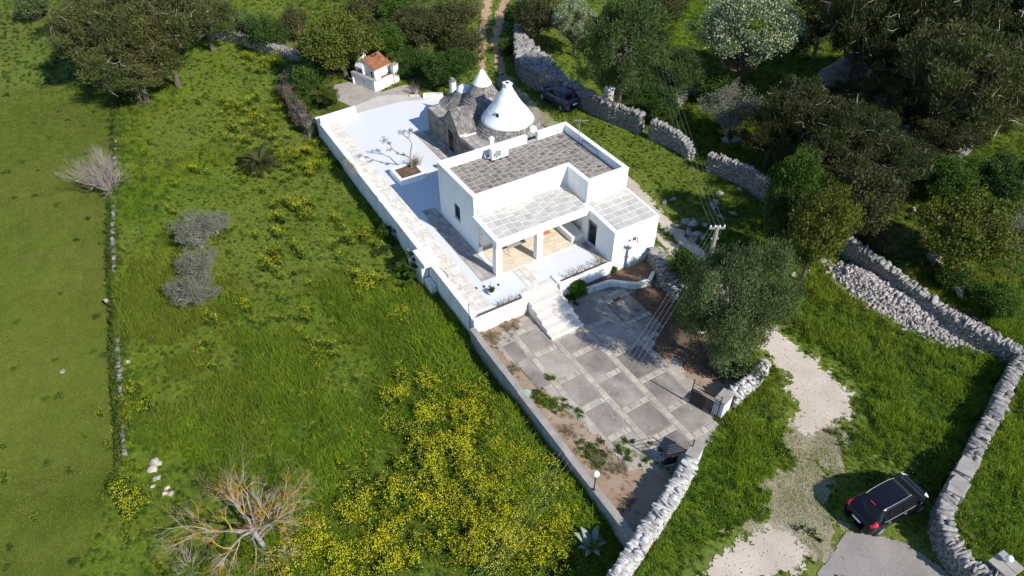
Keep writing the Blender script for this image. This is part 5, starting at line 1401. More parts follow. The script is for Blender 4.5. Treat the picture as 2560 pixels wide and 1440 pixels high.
# scrub north of the house
plant("yellow", 850, 95, 92, "large olive yellow tree behind the outdoor oven", hs=0.95, k=0)
plant("broad", 960, 95, 56, "bright green tree behind the red tiled roof", hs=1.0, k=1)
plant("brown", 1050, 60, 75, "brownish scrub tree on the slope beside the dirt track", hs=0.75)
plant("brown", 1130, 40, 70, "grey brown scrub tree nearest the dirt track's ruts", hs=0.75)
plant("dark", 1125, 165, 66, "dense dark green fig like tree behind the trullo cones", hs=0.75)
plant("bush_dark", 1040, 145, 46, "dark bush between the tiled hut and the fig like tree", "shrub")
plant("bush_brown", 1160, 100, 50, "scrubby bush with dead twigs beside the left rut", "shrub")
plant("bush", 1000, 20, 60, "mid green bush under the top edge above the oven", "shrub")
plant("bush_brown", 920, 15, 60, "brown bush at the top edge of the scrub slope", "shrub")
plant("bush_dark", 660, 75, 55, "dark scrub bush on the far meadow wall", "shrub")
plant("bush_grey", 600, 60, 42, "grey green scrub covering the end of the far wall", "shrub")
plant("bush_brown", 730, 55, 48, "brown scrub bush next to the lichen twig shrub", "shrub")
plant("bush", 765, 195, 48, "leafy green bush inside the creeper covered wall", "shrub", hs=1.2)
plant("bush", 780, 245, 34, "low green weeds bush at the patio corner", "shrub", hs=0.6)
plant("bush_yellow", 825, 235, 30, "yellowish straggly shrub on the edge of the oven patio", "shrub")
plant("bush_dark", 800, 130, 52, "dark bush beneath the olive yellow tree", "shrub", hs=1.1)
plant("bush_dark", 860, 140, 40, "dark bush close behind the oven chimney", "shrub")
plant("bush_dark", 1270, 110, 30, "dark verge bush between the right rut and the tall wall", "shrub", hs=0.8)
plant("bush_dark", 1295, 30, 48, "dark bush at the bend of the tall wall", "shrub")
plant("bush_dark", 1005, 172, 34, "dark bush just right of the oven's end pillar", "shrub", hs=0.8)

# bare branching trees
def bare_tree(seed, H0, r0, n1, L1, ratio, levels, spread, kids, lean=(0, 0), gravity=0.0, up=0.25):
    rg = np.random.default_rng(seed)
    tr, br = MB(), MB()
    top = np.array([lean[0], lean[1], H0])
    tr.tube([(0, 0, -0.3), (lean[0] * .2, lean[1] * .2, H0 * .4), top], [r0 * 1.3, r0, r0 * .85], 8, True, 0.5)
    def grow(p, d, L_, r, lev):
        n = 5 if lev < 3 else 4
        pts = [p]; dd = d.copy()
        for i in range(n - 1):
            dd = unit(dd + rg.normal(0, .20, 3) + np.array([0, 0, up * .12 - gravity * .1 * lev]))
            pts.append(pts[-1] + dd * L_ / (n - 1))
        rs = [r * (1 - .68 * i / (n - 1)) for i in range(n)]
        (tr if lev <= 1 else br).tube(pts, rs, {1: 7, 2: 5, 3: 4}.get(lev, 3), False, float(rg.random()))
        if lev >= levels: return
        for k in range(int(rg.integers(kids[0], kids[1] + 1))):
            t = rg.uniform(0.25, 1.0); i = min(int(t * (n - 1)), n - 2); q = pts[i] + (pts[i + 1] - pts[i]) * (t * (n - 1) - i)
            nd = unit(dd + unit(rg.normal(size=3)) * spread)
            grow(q, nd, L_ * ratio * rg.uniform(.7, 1.15), r * (1 - .6 * t) * .62, lev + 1)
    for k in range(n1):
        a = 2 * math.pi * k / n1 + rg.normal(0, .3)
        d = unit(np.array([math.cos(a), math.sin(a), up + rg.uniform(0, .5)]) + np.append(np.array(lean) * .25, 0))
        s = top * rg.uniform(.45, 1.0)
        grow(s, d, L1 * rg.uniform(.8, 1.15), r0 * .55, 1)
    return tr, br
def place_bare(px, tr, br, material, label, nm="bare_tree", cat="tree", rz=0.0, bark=None):
    g = on_ground(*px)
    r_ = empty(nm, g, rz, label, cat)
    tr.build("trunk", bark or material, r_); br.build("branches", material, r_)
    return r_
t_, b_ = bare_tree(7, 1.35, 0.12, 11, 2.3, 0.62, 5, 0.78, (4, 5), lean=(-0.6, 0.5), up=0.40)
place_bare((672, 1385), t_, b_, LICHEN, "leafless tree with orange lichen on its branches in the yellow flowers", bark=BARK_G)
t_, b_ = bare_tree(9, 0.35, 0.08, 18, 2.2, 0.6, 4, 0.6, (5, 6), lean=(-0.1, 0.05), up=0.8)
place_bare((278, 482), t_, b_, TWIG, "bare grey twiggy bush leaning over the low stone line", "bare_shrub", "shrub")
t_, b_ = bare_tree(15, 1.2, 0.09, 9, 1.5, 0.58, 4, 0.7, (4, 5), up=0.55)
place_bare((765, 160), t_, b_, TWIG_B, "leafless tan shrub above the creeper covered wall", "bare_shrub", "shrub")
t_, b_ = bare_tree(21, 0.1, 0.03, 16, 1.0, 0.55, 3, 0.4, (2, 3), up=1.4)
place_bare((1035, 238), t_, b_, TWIG_D, "spiky dark stems of a dry shrub at the back of the gravel", "bare_shrub", "shrub")
t_, b_ = bare_tree(23, 0.1, 0.035, 14, 1.0, 0.6, 3, 0.7, (3, 4), up=0.6)
place_bare((480, 1425), t_, b_, TWIG, "grey dead brush below the lichen covered tree", "bare_shrub", "shrub")
t_, b_ = bare_tree(27, 2.0, 0.10, 6, 1.8, 0.6, 4, 0.8, (2, 3), up=0.4, lean=(0.8, 0.6))
place_bare((2480, 345), t_, b_, TWIG, "leafless leaning tree in the glade at the right edge")
bp = on_ground(352, 256)
t_, b_ = bare_tree(31, 0.15, 0.05, 14, 0.9, 0.55, 3, 0.6, (2, 3), up=0.15)
place_bare((352, 258), t_, b_, TWIG, "small pile of cut grey branches in the meadow below the pines", "branch_pile", "branch pile")

# olive in the planter
ot = empty("planter_olive", hw(0.55, 10.4, 0.38), YAW, "young olive with two bare crooked branches growing in the square planter", "tree")
tp = MB()
stem = [(0, 0, 0), (0.02, 0, 0.45), (-0.02, 0.02, 0.85)]
tp.tube([np.array(p) for p in stem], [0.085, 0.07, 0.065], 8)
bl_ = [[(-0.02, 0.02, 0.85), (-0.35, 0.25, 1.05), (-0.75, 0.45, 1.15), (-1.0, 0.75, 1.5), (-1.15, 0.8, 1.95), (-1.4, 1.0, 2.3)],
       [(-0.02, 0.02, 0.85), (0.12, 0.1, 1.3), (0.28, 0.15, 1.75), (0.15, 0.3, 2.2), (0.25, 0.25, 2.75)],
       [(-1.0, 0.75, 1.5), (-1.35, 0.55, 1.6)], [(0.15, 0.3, 2.2), (-0.25, 0.4, 2.6), (-0.4, 0.4, 2.8)], [(-0.35, 0.25, 1.05), (-0.5, 0.0, 1.2)]]
for q in bl_: tp.tube([np.array(p) for p in q], list(np.linspace(0.055, 0.022, len(q))), 6)
tp.build("trunk", BARK_G, ot)
oc = np.array([bl_[0][-1], bl_[0][-2], bl_[1][-1], bl_[3][-1], bl_[2][-1], (-0.5, 0.0, 1.25), (-1.5, 0.9, 2.2), (0.35, 0.2, 2.85), (-0.1, 0.4, 2.75), (-0.75, 0.5, 1.2)], float)
v_, f_, t_ = leaf_cloud(oc, np.array([.34, .2, .28, .26, .22, .16, .28, .2, .2, .14]), 75, 0.11, 0.03, 77)
link("crown", make_mesh("crown", v_, f_, t_, [L_OLIVE]), ot)
og = empty("ornamental_grass", hw(0.85, 10.5, 0.38), YAW, "arching tuft of ornamental grass beside the young olive in the planter", "grass clump")
gm = MB()
for k in range(150):
    a = rng.uniform(0, 6.28); l = rng.uniform(.25, .95); b0 = np.array([rng.normal(0, .2), rng.normal(0, .14), 0]); dr_ = np.array([math.cos(a), math.sin(a), 0])
    gm.tube([b0, b0 + dr_ * l * .25 + (0, 0, l * .7), b0 + dr_ * l * .75 + (0, 0, l * .85)], [.010, .007, .002], 3, False, float(rng.random()))
gm.build("blades", mat("olive_blades", (0.12, 0.115, 0.045), (0.17, 0.14, 0.07), 4, 3, rough=0.8, tone=0.3), og)

# palm in the meadow: every frond its own part
pg = on_ground(655, 425)
pm = empty("palm", pg, 0.2, "young spreading palm growing in the meadow grass", "palm")
def frond(L_, n=22, seed=0):
    rg = np.random.default_rng(seed); mb = MB()
    sp_ = lambda t: np.array([L_ * t * (1 - .12 * t), 0, L_ * (0.75 * t - 0.85 * t * t)])
    mb.tube([sp_(t) for t in np.linspace(0, 1, 7)], list(np.linspace(.03, .006, 7)), 4, False, .5)
    for i in range(n):
        t = 0.18 + 0.8 * i / n
        for sd in (-1, 1):
            p = sp_(t); l = 0.36 * math.sin(math.pi * min(1, .18 + t * .85)) + .06
            q = p + np.array([l * .6, sd * l * .75, -l * .10 + rg.normal(0, .03)])
            w_ = np.array([.025, 0, .012])
            mb.add([p - w_, p + w_, (p + q) / 2 + w_ * 1.1 + (0, 0, .02), q, (p + q) / 2 - w_ * 1.1 + (0, 0, .02)], [(0, 1, 2, 3, 4)], float(rg.random()))
    return mb.mesh("frond", L_PALM)
fms = [frond(1.55, seed=1), frond(1.35, seed=2), frond(1.2, seed=3)]
for k in range(26):
    o = link("frond", fms[k % 3], pm); o.location = (0, 0, 0.55); o.scale = (1.35,) * 3; o.rotation_euler = (rng.normal(0, .1), -R(4 + 50 * (k / 26) ** 1.4) + R(10), k * 2.4)
    o.rotation_euler = (Matrix.Rotation(k * 2.4, 3, 'Z') @ Matrix.Rotation(R(18 - 62 * (k / 26)), 3, 'Y')).to_euler()
MB().lathe([(0.16, -0.2), (0.2, 0.1), (0.17, 0.5), (0.06, 0.66)], 10).build("trunk", BARK, pm)
# agave in the shade of the courtyard wall
ag = on_ground(1478, 1372)
am = empty("agave", ag, 0.0, "pale agave with broad pointed leaves in the shade below the courtyard wall", "agave")
def aleaf(L_):
    mb = MB(); n = 7
    for i in range(n + 1):
        t = i / n; w_ = 0.16 * L_ * (math.sin(math.pi * (0.18 + .82 * t)) if t < 1 else 0.0) + .002
        mb.v += [(L_ * t * .75, -w_, L_ * (.9 * t - .45 * t * t) + .04 * (w_ / .1)), (L_ * t * .75, 0, L_ * (.9 * t - .45 * t * t)), (L_ * t * .75, w_, L_ * (.9 * t - .45 * t * t) + .04 * (w_ / .1)), (L_ * t * .75, 0, L_ * (.9 * t - .45 * t * t) - .03)]
    for i in range(n):
        for k in range(4): mb.f.append((4 * i + k, 4 * i + (k + 1) % 4, 4 * i + 4 + (k + 1) % 4, 4 * i + 4 + k)); mb.t.append(.5)
    return mb.mesh("leaf", L_AGAVE, True)
ams = [aleaf(1.25), aleaf(0.9)]
for k, a in enumerate((2.6, 2.2, 1.2, 0.2, 5.2, 4.2, 3.4, 0.8)):
    o = link("leaf", ams[0 if k < 3 else 1], am); o.rotation_euler = (Matrix.Rotation(a, 3, 'Z') @ Matrix.Rotation(rng.uniform(-.25, .2), 3, 'Y')).to_euler(); o.location = (0, 0, 0.02)

# bright green fern shrub in front of the terrace wall
fg = at(1440, 738, YARD_Z)
fs = empty("fern_shrub", (fg[0], fg[1], YARD_Z), 0, "bright green ferny shrub against the white terrace wall by the steps", "shrub")
C = blobs(46, 0.85, 0.05, 1.15, 91, 0.3, 6)
v_, f_, t_ = leaf_cloud(C, rng.uniform(.16, .28, len(C)), 150, 0.12, 0.05, 92, up=0.9, out=0.7)
link("crown", make_mesh("crown", v_, f_, t_, [L_FERN]), fs)
sm = MB()
for i in range(24): sm.tube([(rng.normal(0, .1), rng.normal(0, .1), -.05), C[i] * (.6, .6, .6), C[i]], [.015, .012, .004], 4)
sm.build("stems", BARK, fs)
p2_ = at(1530, 690, YARD_Z)
f2 = empty("aloe_plant", (p2_[0], p2_[1], YARD_Z + .1), 0, "spiky green plant at the corner of the annex planter", "plant")
C = blobs(14, 0.35, 0.1, 0.7, 93, 0.2, 4); v_, f_, t_ = leaf_cloud(C, np.full(14, .16), 60, 0.18, 0.04, 94, up=1.0, out=0.8)
link("crown", make_mesh("crown", v_, f_, t_, [L_FERN]), f2)

# creeper covered wall north-west of the terrace
CR = [tuple(on_ground(*p)[:2]) for p in ((735, 212), (722, 240), (728, 268), (745, 298), (762, 318), (782, 345))]
cpts, cL = resample(CR, 0.5)
cre = empty("creeper_hedge", (*cpts[0], float(gz(*cpts[0]))), 0, "old wall smothered in dry brown creeper beside the meadow", "hedge")
org = np.array(cre.location)
C = []
for p in cpts:
    for k in range(9):
        C.append((p[0] + rng.normal(0, .32), p[1] + rng.normal(0, .25), float(gz(*p)) + rng.uniform(0.1, 1.75)))
C = np.array(C) - org
v_, f_, t_ = leaf_cloud(C, rng.uniform(.25, .5, len(C)), 120, 0.16, 0.035, 96, up=-0.2, out=0.6)
link("creeper", make_mesh("creeper", v_, f_, t_, [IVY_DRY]), cre)
sel = C[rng.random(len(C)) < .22]
v_, f_, t_ = leaf_cloud(sel, rng.uniform(.25, .45, len(sel)), 90, 0.12, 0.07, 97)
link("green_leaves", make_mesh("green_leaves", v_, f_, t_, [L_DARK]), cre)
mb = MB()
for a_, b_ in zip(cpts[:-1], cpts[1:]):
    d_ = unit(b_ - a_); n_ = np.array([-d_[1], d_[0]]) * .28
    z_ = float(gz(*a_)); q = [a_ - n_ - org[:2], b_ - n_ - org[:2], b_ + n_ - org[:2], a_ + n_ - org[:2]]
    mb.prism([tuple(x) for x in q], z_ - .5 - org[2], z_ + 1.3 - org[2])
mb.build("wall", STONE_D, cre)
# greenery hanging by the terrace pier
hv = at(1030, 660, -0.4)
iv = empty("ivy_plant", (hv[0] - .25, hv[1], -1.9), 0, "ivy growing up the white pier of the terrace wall", "ivy")
C = np.stack([rng.normal(0, .3, 30), rng.normal(0, .5, 30), rng.uniform(0.1, 2.0, 30)], 1)
v_, f_, t_ = leaf_cloud(C, rng.uniform(.15, .3, 30), 110, 0.10, 0.07, 98)
link("leaves", make_mesh("leaves", v_, f_, t_, [L_BROAD]), iv)
iv2 = at(985, 580, -1.2)
iv3 = empty("shaded_weeds", (iv2[0] - .2, iv2[1], -2.0), 0, "dark weeds and dry stems in the shade beside the terrace buttress", "weeds")
C = np.stack([rng.normal(0, .35, 26), rng.normal(0, 1.1, 26), rng.uniform(0.0, 1.1, 26)], 1)
v_, f_, t_ = leaf_cloud(C, rng.uniform(.2, .35, 26), 110, 0.14, 0.05, 99)
link("leaves", make_mesh("leaves", v_, f_, t_, [L_DARK]), iv3)
# ------------------------------------------------------------------ cars
def catmull(p0, p1, p2, p3, t):
    return 0.5 * ((2 * p1) + (-p0 + p2) * t + (2 * p0 - 5 * p1 + 4 * p2 - p3) * t * t + (-p0 + 3 * p1 - 3 * p2 + p3) * t ** 3)
def make_car(name, label, ground_pt, heading, ST, wb, wr_, paint, scale, rails=True, rimcol=None, plate=True, trim=None):
    car = empty(name, ground_pt, heading, label, "car")
    car.scale = scale
    G = []
    for (x, w_, zb, wt, zr) in ST:
        G.append([(x, w_ * .90, .23), (x, w_ * .985, .42), (x, w_, .66), (x, w_ * .965, zb), (x, wt, zr - .05 * min(1, (zr - zb) * 3 + .2)), (x, wt * .70, zr), (x, 0, zr + .015)])
    G = np.array(G)
    def S(i, j):
        def row(ii):
            ii = min(max(ii, 0), len(G) - 1); j0 = int(min(max(math.floor(j), 0), 5)); t = j - j0
            g = G[ii]; return catmull(g[max(j0 - 1, 0)], g[j0], g[j0 + 1], g[min(j0 + 2, 6)], t)
        i0 = int(min(max(math.floor(i), 0), len(G) - 2)); t = i - i0
        return catmull(row(i0 - 1), row(i0), row(i0 + 1), row(i0 + 2), t)
    def patch(i0, i1, j0, j1, off=0.0, ni=8, nj=6, mirror=False, sym=False):
        jj = np.linspace(j0, j1, nj + 1); ii = np.linspace(i0, i1, ni + 1)
        g = np.array([[S(a, b) for b in jj] for a in ii])
        du = np.gradient(g, axis=0); dv = np.gradient(g, axis=1)
        n_ = unit(np.cross(dv, du)); 
        ref = g - np.array([0, 0, .6]); ref[..., 0] *= .2
        n_ *= np.sign(np.sum(n_ * ref, -1, keepdims=True))
        g = g + n_ * off
        if mirror: g = g * np.array([1, -1, 1])
        if sym:
            g2 = g[:, ::-1][:, 1:] * np.array([1, -1, 1]); g = np.concatenate([g, g2], 1)
        a_, b_ = g.shape[:2]; idx = np.arange(a_ * b_).reshape(a_, b_)
        q = np.stack([idx[:-1, :-1], idx[1:, :-1], idx[1:, 1:], idx[:-1, 1:]], -1).reshape(-1, 4)
        if mirror: q = q[:, ::-1]
        return g.reshape(-1, 3), q
    nI = len(G) - 1
    v, f = patch(0, nI, 0, 6, 0, nI * 4, 18, sym=True)
    b_ = 37; idx = np.arange(len(v)).reshape(-1, b_)
    caps = [tuple(idx[0, ::-1]), tuple(idx[-1])] 
    me = make_mesh("body", v, [tuple(q) for q in f] + caps + [(int(idx[k, 0]), int(idx[k, -1]), int(idx[k + 1, -1]), int(idx[k + 1, 0])) for k in range(len(idx) - 1)], None, [paint], True)
    link("body", me, car)
    def panel(nm, m, *a, parent=None, **k):
        v, f = patch(*a, **k); return link(nm, make_mesh(nm, v, f, None, [m], True), parent or car)
    panel("windscreen", GLASS_D, WS[0], WS[1], 4.05, 6, 0.007, sym=True)
    panel("rear_window", GLASS_D, RW[0], RW[1], 4.15, 6, 0.007, sym=True)
    for mi in (False, True):
        dd = [panel("door", paint, a_, b__, 1.0, 3.0, 0.006, mirror=mi) for a_, b__ in ((4.5, 5.72), (5.76, 7.25))]
        for (a_, b__) in SW: panel("side_window", GLASS_D, a_, b__, 3.12, 3.90, 0.007, mirror=mi)
        if trim: panel("window_trim", trim, SW[0][0], SW[-1][1], 3.02, 3.10, 0.008, mirror=mi)
        panel("tail_light", RED_L, 1.25, 3.2, 2.8, 3.95, 0.010, mirror=mi)
        panel("headlight", LAMP_L, nI - 2.3, nI - 1.0, 3.05, 4.3, 0.010, mirror=mi)
        for d_, i_ in zip(dd, (4.75, 6.0)):
            p_ = S(i_, 2.7) * (1, -1 if mi else 1, 1)
            MB().box(p_[0] - .08, p_[0] + .08, p_[1] - .02, p_[1] + .02, p_[2] - .012, p_[2] + .012).build("handle", GREY_MET, d_, bevel=.006)
        p_ = S(7.55, 3.3) * (1, -1 if mi else 1, 1)
        m_ = MB().lathe([(0.01, -.09), (.07, -.05), (.085, .02), (.05, .07), (.01, .08)], 10).build("mirror", paint, car, smooth=True)
        m_.location = (p_[0], p_[1] * 1.10, p_[2] + .03); m_.rotation_euler = (R(90), 0, 0)
        if rails:
            pts = [S(i_, 4.35) * (1, -1 if mi else 1, 1) + (0, 0, .035) for i_ in np.linspace(4.05, 6.95, 12)]
            MB().tube(pts, .012, 6).build("roof_rail", GREY_MET, car, smooth=True)
        for x_ in wb:
            sg = -1 if mi else 1; y_ = 0.905 * sg
            ar = MB().lathe([(.375, -.10), (.375, .0)], 22).build("wheel_arch", PLASTIC_D, car)
            ar.location = (x_, ST[5][1] * sg * 1.005, .325); ar.rotation_euler = (R(-90) * sg, 0, 0)
            wh = MB().lathe([(.20, -.09), (.29, -.10), (wr_, -.06), (wr_ + .005, 0), (wr_, .05), (.29, .085), (.215, .08)], 24).build("wheel", mat("tyre_rubber", (0.02, 0.02, 0.021), rough=0.9) if "tyre_rubber" not in bpy.data.materials else bpy.data.materials["tyre_rubber"], car, smooth=True)
            wh.location = (x_, (ST[5][1] - .05) * sg, wr_); wh.rotation_euler = (R(-90) * sg, 0, R(0))
            rm = MB(); rm.lathe([(.225, .02), (.225, .085), (.205, .09), (.195, .045), (.05, .04)], 20); rm.lathe([(.055, .03), (.055, .085), (.0, .09)], 10)
            for k in range(7):
                t = 2 * math.pi * k / 7; c_, s_ = math.cos(t), math.sin(t)
                rm.add([(.04 * c_ - .028 * s_, .04 * s_ + .028 * c_, .085), (.21 * c_ - .022 * s_, .21 * s_ + .022 * c_, .082), (.21 * c_ + .022 * s_, .21 * s_ - .022 * c_, .082), (.04 * c_ + .028 * s_, .04 * s_ - .028 * c_, .085)], [(0, 3, 2, 1)])
            rm.build("rim", rimcol or RIM, wh)
    zp = .72
    pl_ = MB().box(ST[0][0] - .035, ST[0][0] - .018, -.26, .26, zp - .06, zp + .06).build("number_plate", WHITE_MET, car)
    MB().box(ST[0][0] - .038, ST[0][0] - .0355, -.26, -.22, zp - .058, zp + .058).box(ST[0][0] - .038, ST[0][0] - .0355, .22, .26, zp - .058, zp + .058).build("plate_band", BLUE, pl_)
    p_ = S(3.97, 6)
    MB().box(p_[0] - .05, p_[0] + .0, -.14, .14, p_[2] - .02, p_[2] + .03).build("brake_light", RED_L, car, bevel=.008)
    wp = MB(); a_, c_ = S(3.15, 6), S(3.55, 5.2); wp.tube([a_ + (-.02, 0, .03), c_ + (-.02, 0, .03)], .010, 4); wp.build("wiper", PLASTIC_D, car)
    wp = MB()
    for y0 in (-.05, .4):
        e0 = S(7.93, 6 - abs(y0) * 1.5) * (1, 1 if y0 > 0 else -1, 1) + (0, 0, .02); e1 = e0 + np.array([-.12, .5 - (.5 if y0 > 0 else 1.0) * 1.0 * 0, .06]) * (1, .8, 1)
        wp.tube([e0, e0 + (-.04, -.45, .04)], .009, 4)
    wp.build("wiper", PLASTIC_D, car)
    MB().box(ST[0][0] + .1, ST[0][0] + .3, -.6, .6, .18, .3).build("bumper_sill", PLASTIC_D, car)
    return car
PAINT_K = mat("black_car_paint", (0.006, 0.006, 0.009), rough=0.16, spec=0.35)
PAINT_B = mat("dark_blue_car_paint", (0.030, 0.042, 0.075), rough=0.3, spec=0.5)
RED_L = mat("red_lamp_plastic", (0.45, 0.012, 0.015), rough=0.2, spec=0.6)
LAMP_L = mat("clear_lamp_plastic", (0.62, 0.64, 0.62), rough=0.2, spec=0.6)
RIM = mat("alloy_rim", (0.52, 0.53, 0.55), rough=0.35, metal=0.5)
SILVER_T = mat("silver_trim", (0.33, 0.34, 0.36), rough=0.4, metal=0.4)
WS, RW = (7.08, 7.93), (3.06, 3.92)
SW = [(4.10, 4.62), (4.70, 5.66), (5.80, 7.25)]
MPV = [(-2.15, .46, .74, .40, .78), (-2.11, .68, .90, .56, .94), (-2.00, .81, 1.0, .66, 1.05), (-1.83, .865, 1.03, .67, 1.16), (-1.42, .895, 1.03, .58, 1.57), (-0.85, .905, 1.0, .61, 1.63), (0.05, .905, .97, .61, 1.615), (0.55, .90, .96, .58, 1.53),
       (1.30, .88, .95, .70, 1.05), (1.72, .83, .86, .64, .94), (2.00, .70, .68, .52, .76), (2.14, .48, .52, .36, .57)]
cr = at(2196, 1341, -1.09); cf = at(2294, 1284, -1.09)
hd_ = math.atan2(cf[1] - cr[1], cf[0] - cr[0]); dv_ = np.array([math.cos(hd_), math.sin(hd_)]); lf = np.array([-dv_[1], dv_[0]])
cc_ = (cr[:2] + cf[:2]) / 2 + lf * .86
CARC, CARD = cc_.copy(), dv_.copy()
make_car("parked_car", "black people carrier with silver roof rails on the grass beside the curving wall", (cc_[0], cc_[1], float(gz(*cc_)) + 0.03), hd_, MPV, (-1.32, 1.34), .315, PAINT_K, (.92, .92, .92), True, trim=SILVER_T)
HATCH = [(-2.0, .46, .74, .40, .78), (-1.96, .66, .88, .56, .91), (-1.86, .79, .95, .65, .98), (-1.70, .84, .975, .66, 1.05), (-1.20, .87, .98, .54, 1.41), (-0.75, .875, .96, .57, 1.475), (0.0, .875, .93, .58, 1.47), (0.42, .87, .92, .56, 1.41),
         (1.15, .85, .91, .68, .98), (1.55, .80, .82, .62, .88), (1.84, .68, .65, .5, .72), (1.99, .46, .5, .34, .54)]
cr = at(1404, 281, -0.15); cf = at(1354, 250, -0.15)
hd_ = math.atan2(cf[1] - cr[1], cf[0] - cr[0]); dv_ = np.array([math.cos(hd_), math.sin(hd_)]); rt = np.array([dv_[1], -dv_[0]])
cc_ = (cr[:2] + cf[:2]) / 2 + rt * .82
make_car("parked_car", "dark blue hatchback parked in the shade of the tall stone wall", (cc_[0], cc_[1], float(gz(*cc_)) + 0.02), hd_, HATCH, (-1.25, 1.25), .30, PAINT_B, (1, 1, 1), False, trim=SILVER_T)

# ------------------------------------------------------------------ gates, piers, lamps, pole and cables
def pier(px, zt, sx, sy, rz, label, m=WHITE_W, z0=-1.1, globe=None):
    g = at(px[0], px[1], zt)
    r_ = empty("gate_pier", (g[0], g[1], z0), rz, label, "gate pier")
    MB().box(-sx / 2, sx / 2, -sy / 2, sy / 2, -.3, zt - z0 - .07).build("shaft", m, r_, bevel=.02)
    MB().box(-sx / 2 - .04, sx / 2 + .04, -sy / 2 - .04, sy / 2 + .04, zt - z0 - .07, zt - z0).build("cap", CONC_CAP, r_, bevel=.015)
    return r_
w1d = np.array(W1_pts[0]) - np.array(W1_pts[3]); w1a = math.atan2(w1d[1], w1d[0])
pL = pier((1739, 1122), 0.15, 0.95, 0.52, w1a, "white gate pier at the top of the whitewashed stone wall")
pR = pier((1812, 990), 0.25, 0.85, 0.55, w1a - 0.15, "white gate pier with grey cap under the feathery tree")
def gate(hpx, fpx, label, h=1.55, z=-1.0):
    a = at(*hpx, z); b = at(*fpx, z); d = b[:2] - a[:2]; L_ = float(np.linalg.norm(d))
    r_ = empty("iron_gate", (a[0], a[1], z + .06), math.atan2(d[1], d[0]), label, "gate")
    fr_ = MB()
    fr_.tube([(0, 0, 0), (0, 0, h + .05)], .03, 6).tube([(L_, 0, 0), (L_, 0, h + .25)], .03, 6)
    for zz in (0.04, h * .62): fr_.tube([(0, 0, zz), (L_, 0, zz)], .022, 4)
    fr_.build("frame", BLACK_MET, r_)
    for zz in (h * .74, h * .86, h): MB().tube([(0, 0, zz), (L_, 0, zz)], .018, 4).build("rail", BLACK_MET, r_)
    n = int(L_ / 0.115)
    vm = MB().tube([(0, 0, 0.04), (0, 0, h * .62)], .013, 4).mesh("bar", BLACK_MET)
    for k in range(1, n):
        o = link("bar", vm, r_); o.location = (L_ * k / n, 0, 0)
    MB().box(L_ * .5, L_ * .98, -.008, .008, .06, h * .6).build("sheet_panel", BLACK_MET, r_)
    MB().box(L_ - .09, L_ - .01, -.03, .03, h * .5, h * .6).build("lock", BLACK_MET, r_)
    return r_
gate((1722, 1152), (1658, 1166), "black iron gate leaf standing open beside the whitewashed stone wall")
gate((1790, 1046), (1722, 1008), "black iron gate leaf standing open in front of the feathery tree")
rail = at(1690, 1165, -1.0)
rr_ = MB(); q0 = at(1652, 1300 - 40, -0.9); q1 = at(1700, 1155, -0.9)
rr_.tube([q0, q1], .03, 6); rr_ = rr_.build("gate_rail", WOOD_P); tag(rr_, "grey sliding rail beam lying along the inside of the whitewashed wall", "rail beam")

def lamp(px_base, zb, h, globe_m, label, r=0.16, pole_m=BLACK_MET, gl=True):
    g = at(px_base[0], px_base[1], zb)
    r_ = empty("globe_lamp" if gl else "lamp_pole", (g[0], g[1], zb), 0, label, "lamp")
    MB().tube([(0, 0, 0), (0, 0, h)], .03, 8).lathe([(.07, 0), (.07, .03), (.03, .06)], 10).build("pole", pole_m, r_)
    if gl:
        pr_ = [(r * math.sin(t), h + r * .9 - r * math.cos(t)) for t in np.linspace(0.25, math.pi, 12)]
        MB().lathe(pr_, 20).build("globe", globe_m, r_, smooth=True)
        MB().lathe([(.06, h - .06), (.09, h + .02)], 12).build("collar", pole_m, r_)
    else:
        MB().lathe([(.045, h), (.06, h + .03), (.05, h + .08), (.01, h + .10)], 10).build("cap", pole_m, r_)
    return r_
lamp((1485, 1224), -0.54, 1.1, GLOBE, "cream globe lamp on a dark pole on the grey courtyard wall")
lamp((1175, 822), -0.95, 1.85, None, "slender grey metal pole at the corner of the white terrace wall", pole_m=GREY_MET, gl=False)
bp_ = at(2515, 1412, 0.1)
br_ = empty("stone_pier", (bp_[0], bp_[1], -1.1), 0.5, "square grey stone pier in the bottom right corner", "gate pier")
MB().box(-.42, .42, -.40, .40, -.2, 1.12).build("shaft", CONCRETE, br_, bevel=.02)
MB().box(-.50, -.02, -.47, .47, 1.122, 1.24).box(.0, .50, -.47, .47, 1.122, 1.24).build("cap_slab", CONC_CAP, br_, bevel=.015)
gp_ = empty("globe_lamp", (bp_[0] + .05, bp_[1] + .1, 0.142), 0, "white globe lamp on the square grey stone pier", "lamp")
MB().tube([(0, 0, 0), (0, 0, .16)], .035, 8).build("stem", GREY_MET, gp_)
MB().lathe([(.15 * math.sin(t), .28 - .15 * math.cos(t)) for t in np.linspace(.2, math.pi, 12)], 18).build("globe", GLOBE_W, gp_, smooth=True)
# flat slabs set on the curving wall
for px_, s_ in (((2424, 1156), .62), ((2416, 1172), .5), ((2402, 1206), .66), ((2394, 1222), .5)):
    g = at(px_[0], px_[1], 0.35); o = MB().box(-s_ / 2, s_ / 2, -.36, .36, -.5, .0).build("wall_slab", CONC_CAP, W3_root, bevel=.02)
    o.location = Vector((g[0], g[1], 0.22 + .1 * s_)) - W3_root.location; o.rotation_euler = (0, 0, math.atan2(W3_pts[6][1] - W3_pts[4][1], W3_pts[6][0] - W3_pts[4][0]) + rng.normal(0, .1))
g = at(1522, 244, 0.9)
gc = empty("gate_pillar", (g[0], g[1], -0.2), .4, "small white capped pillar rising behind the tall stone wall", "pillar")
MB().box(-.28, .28, -.28, .28, -.2, 1.9).build("shaft", WHITE_W, gc, bevel=.02); MB().box(-.36, .36, -.36, .36, 1.9, 2.0).build("cap", WHITE, gc, bevel=.02)

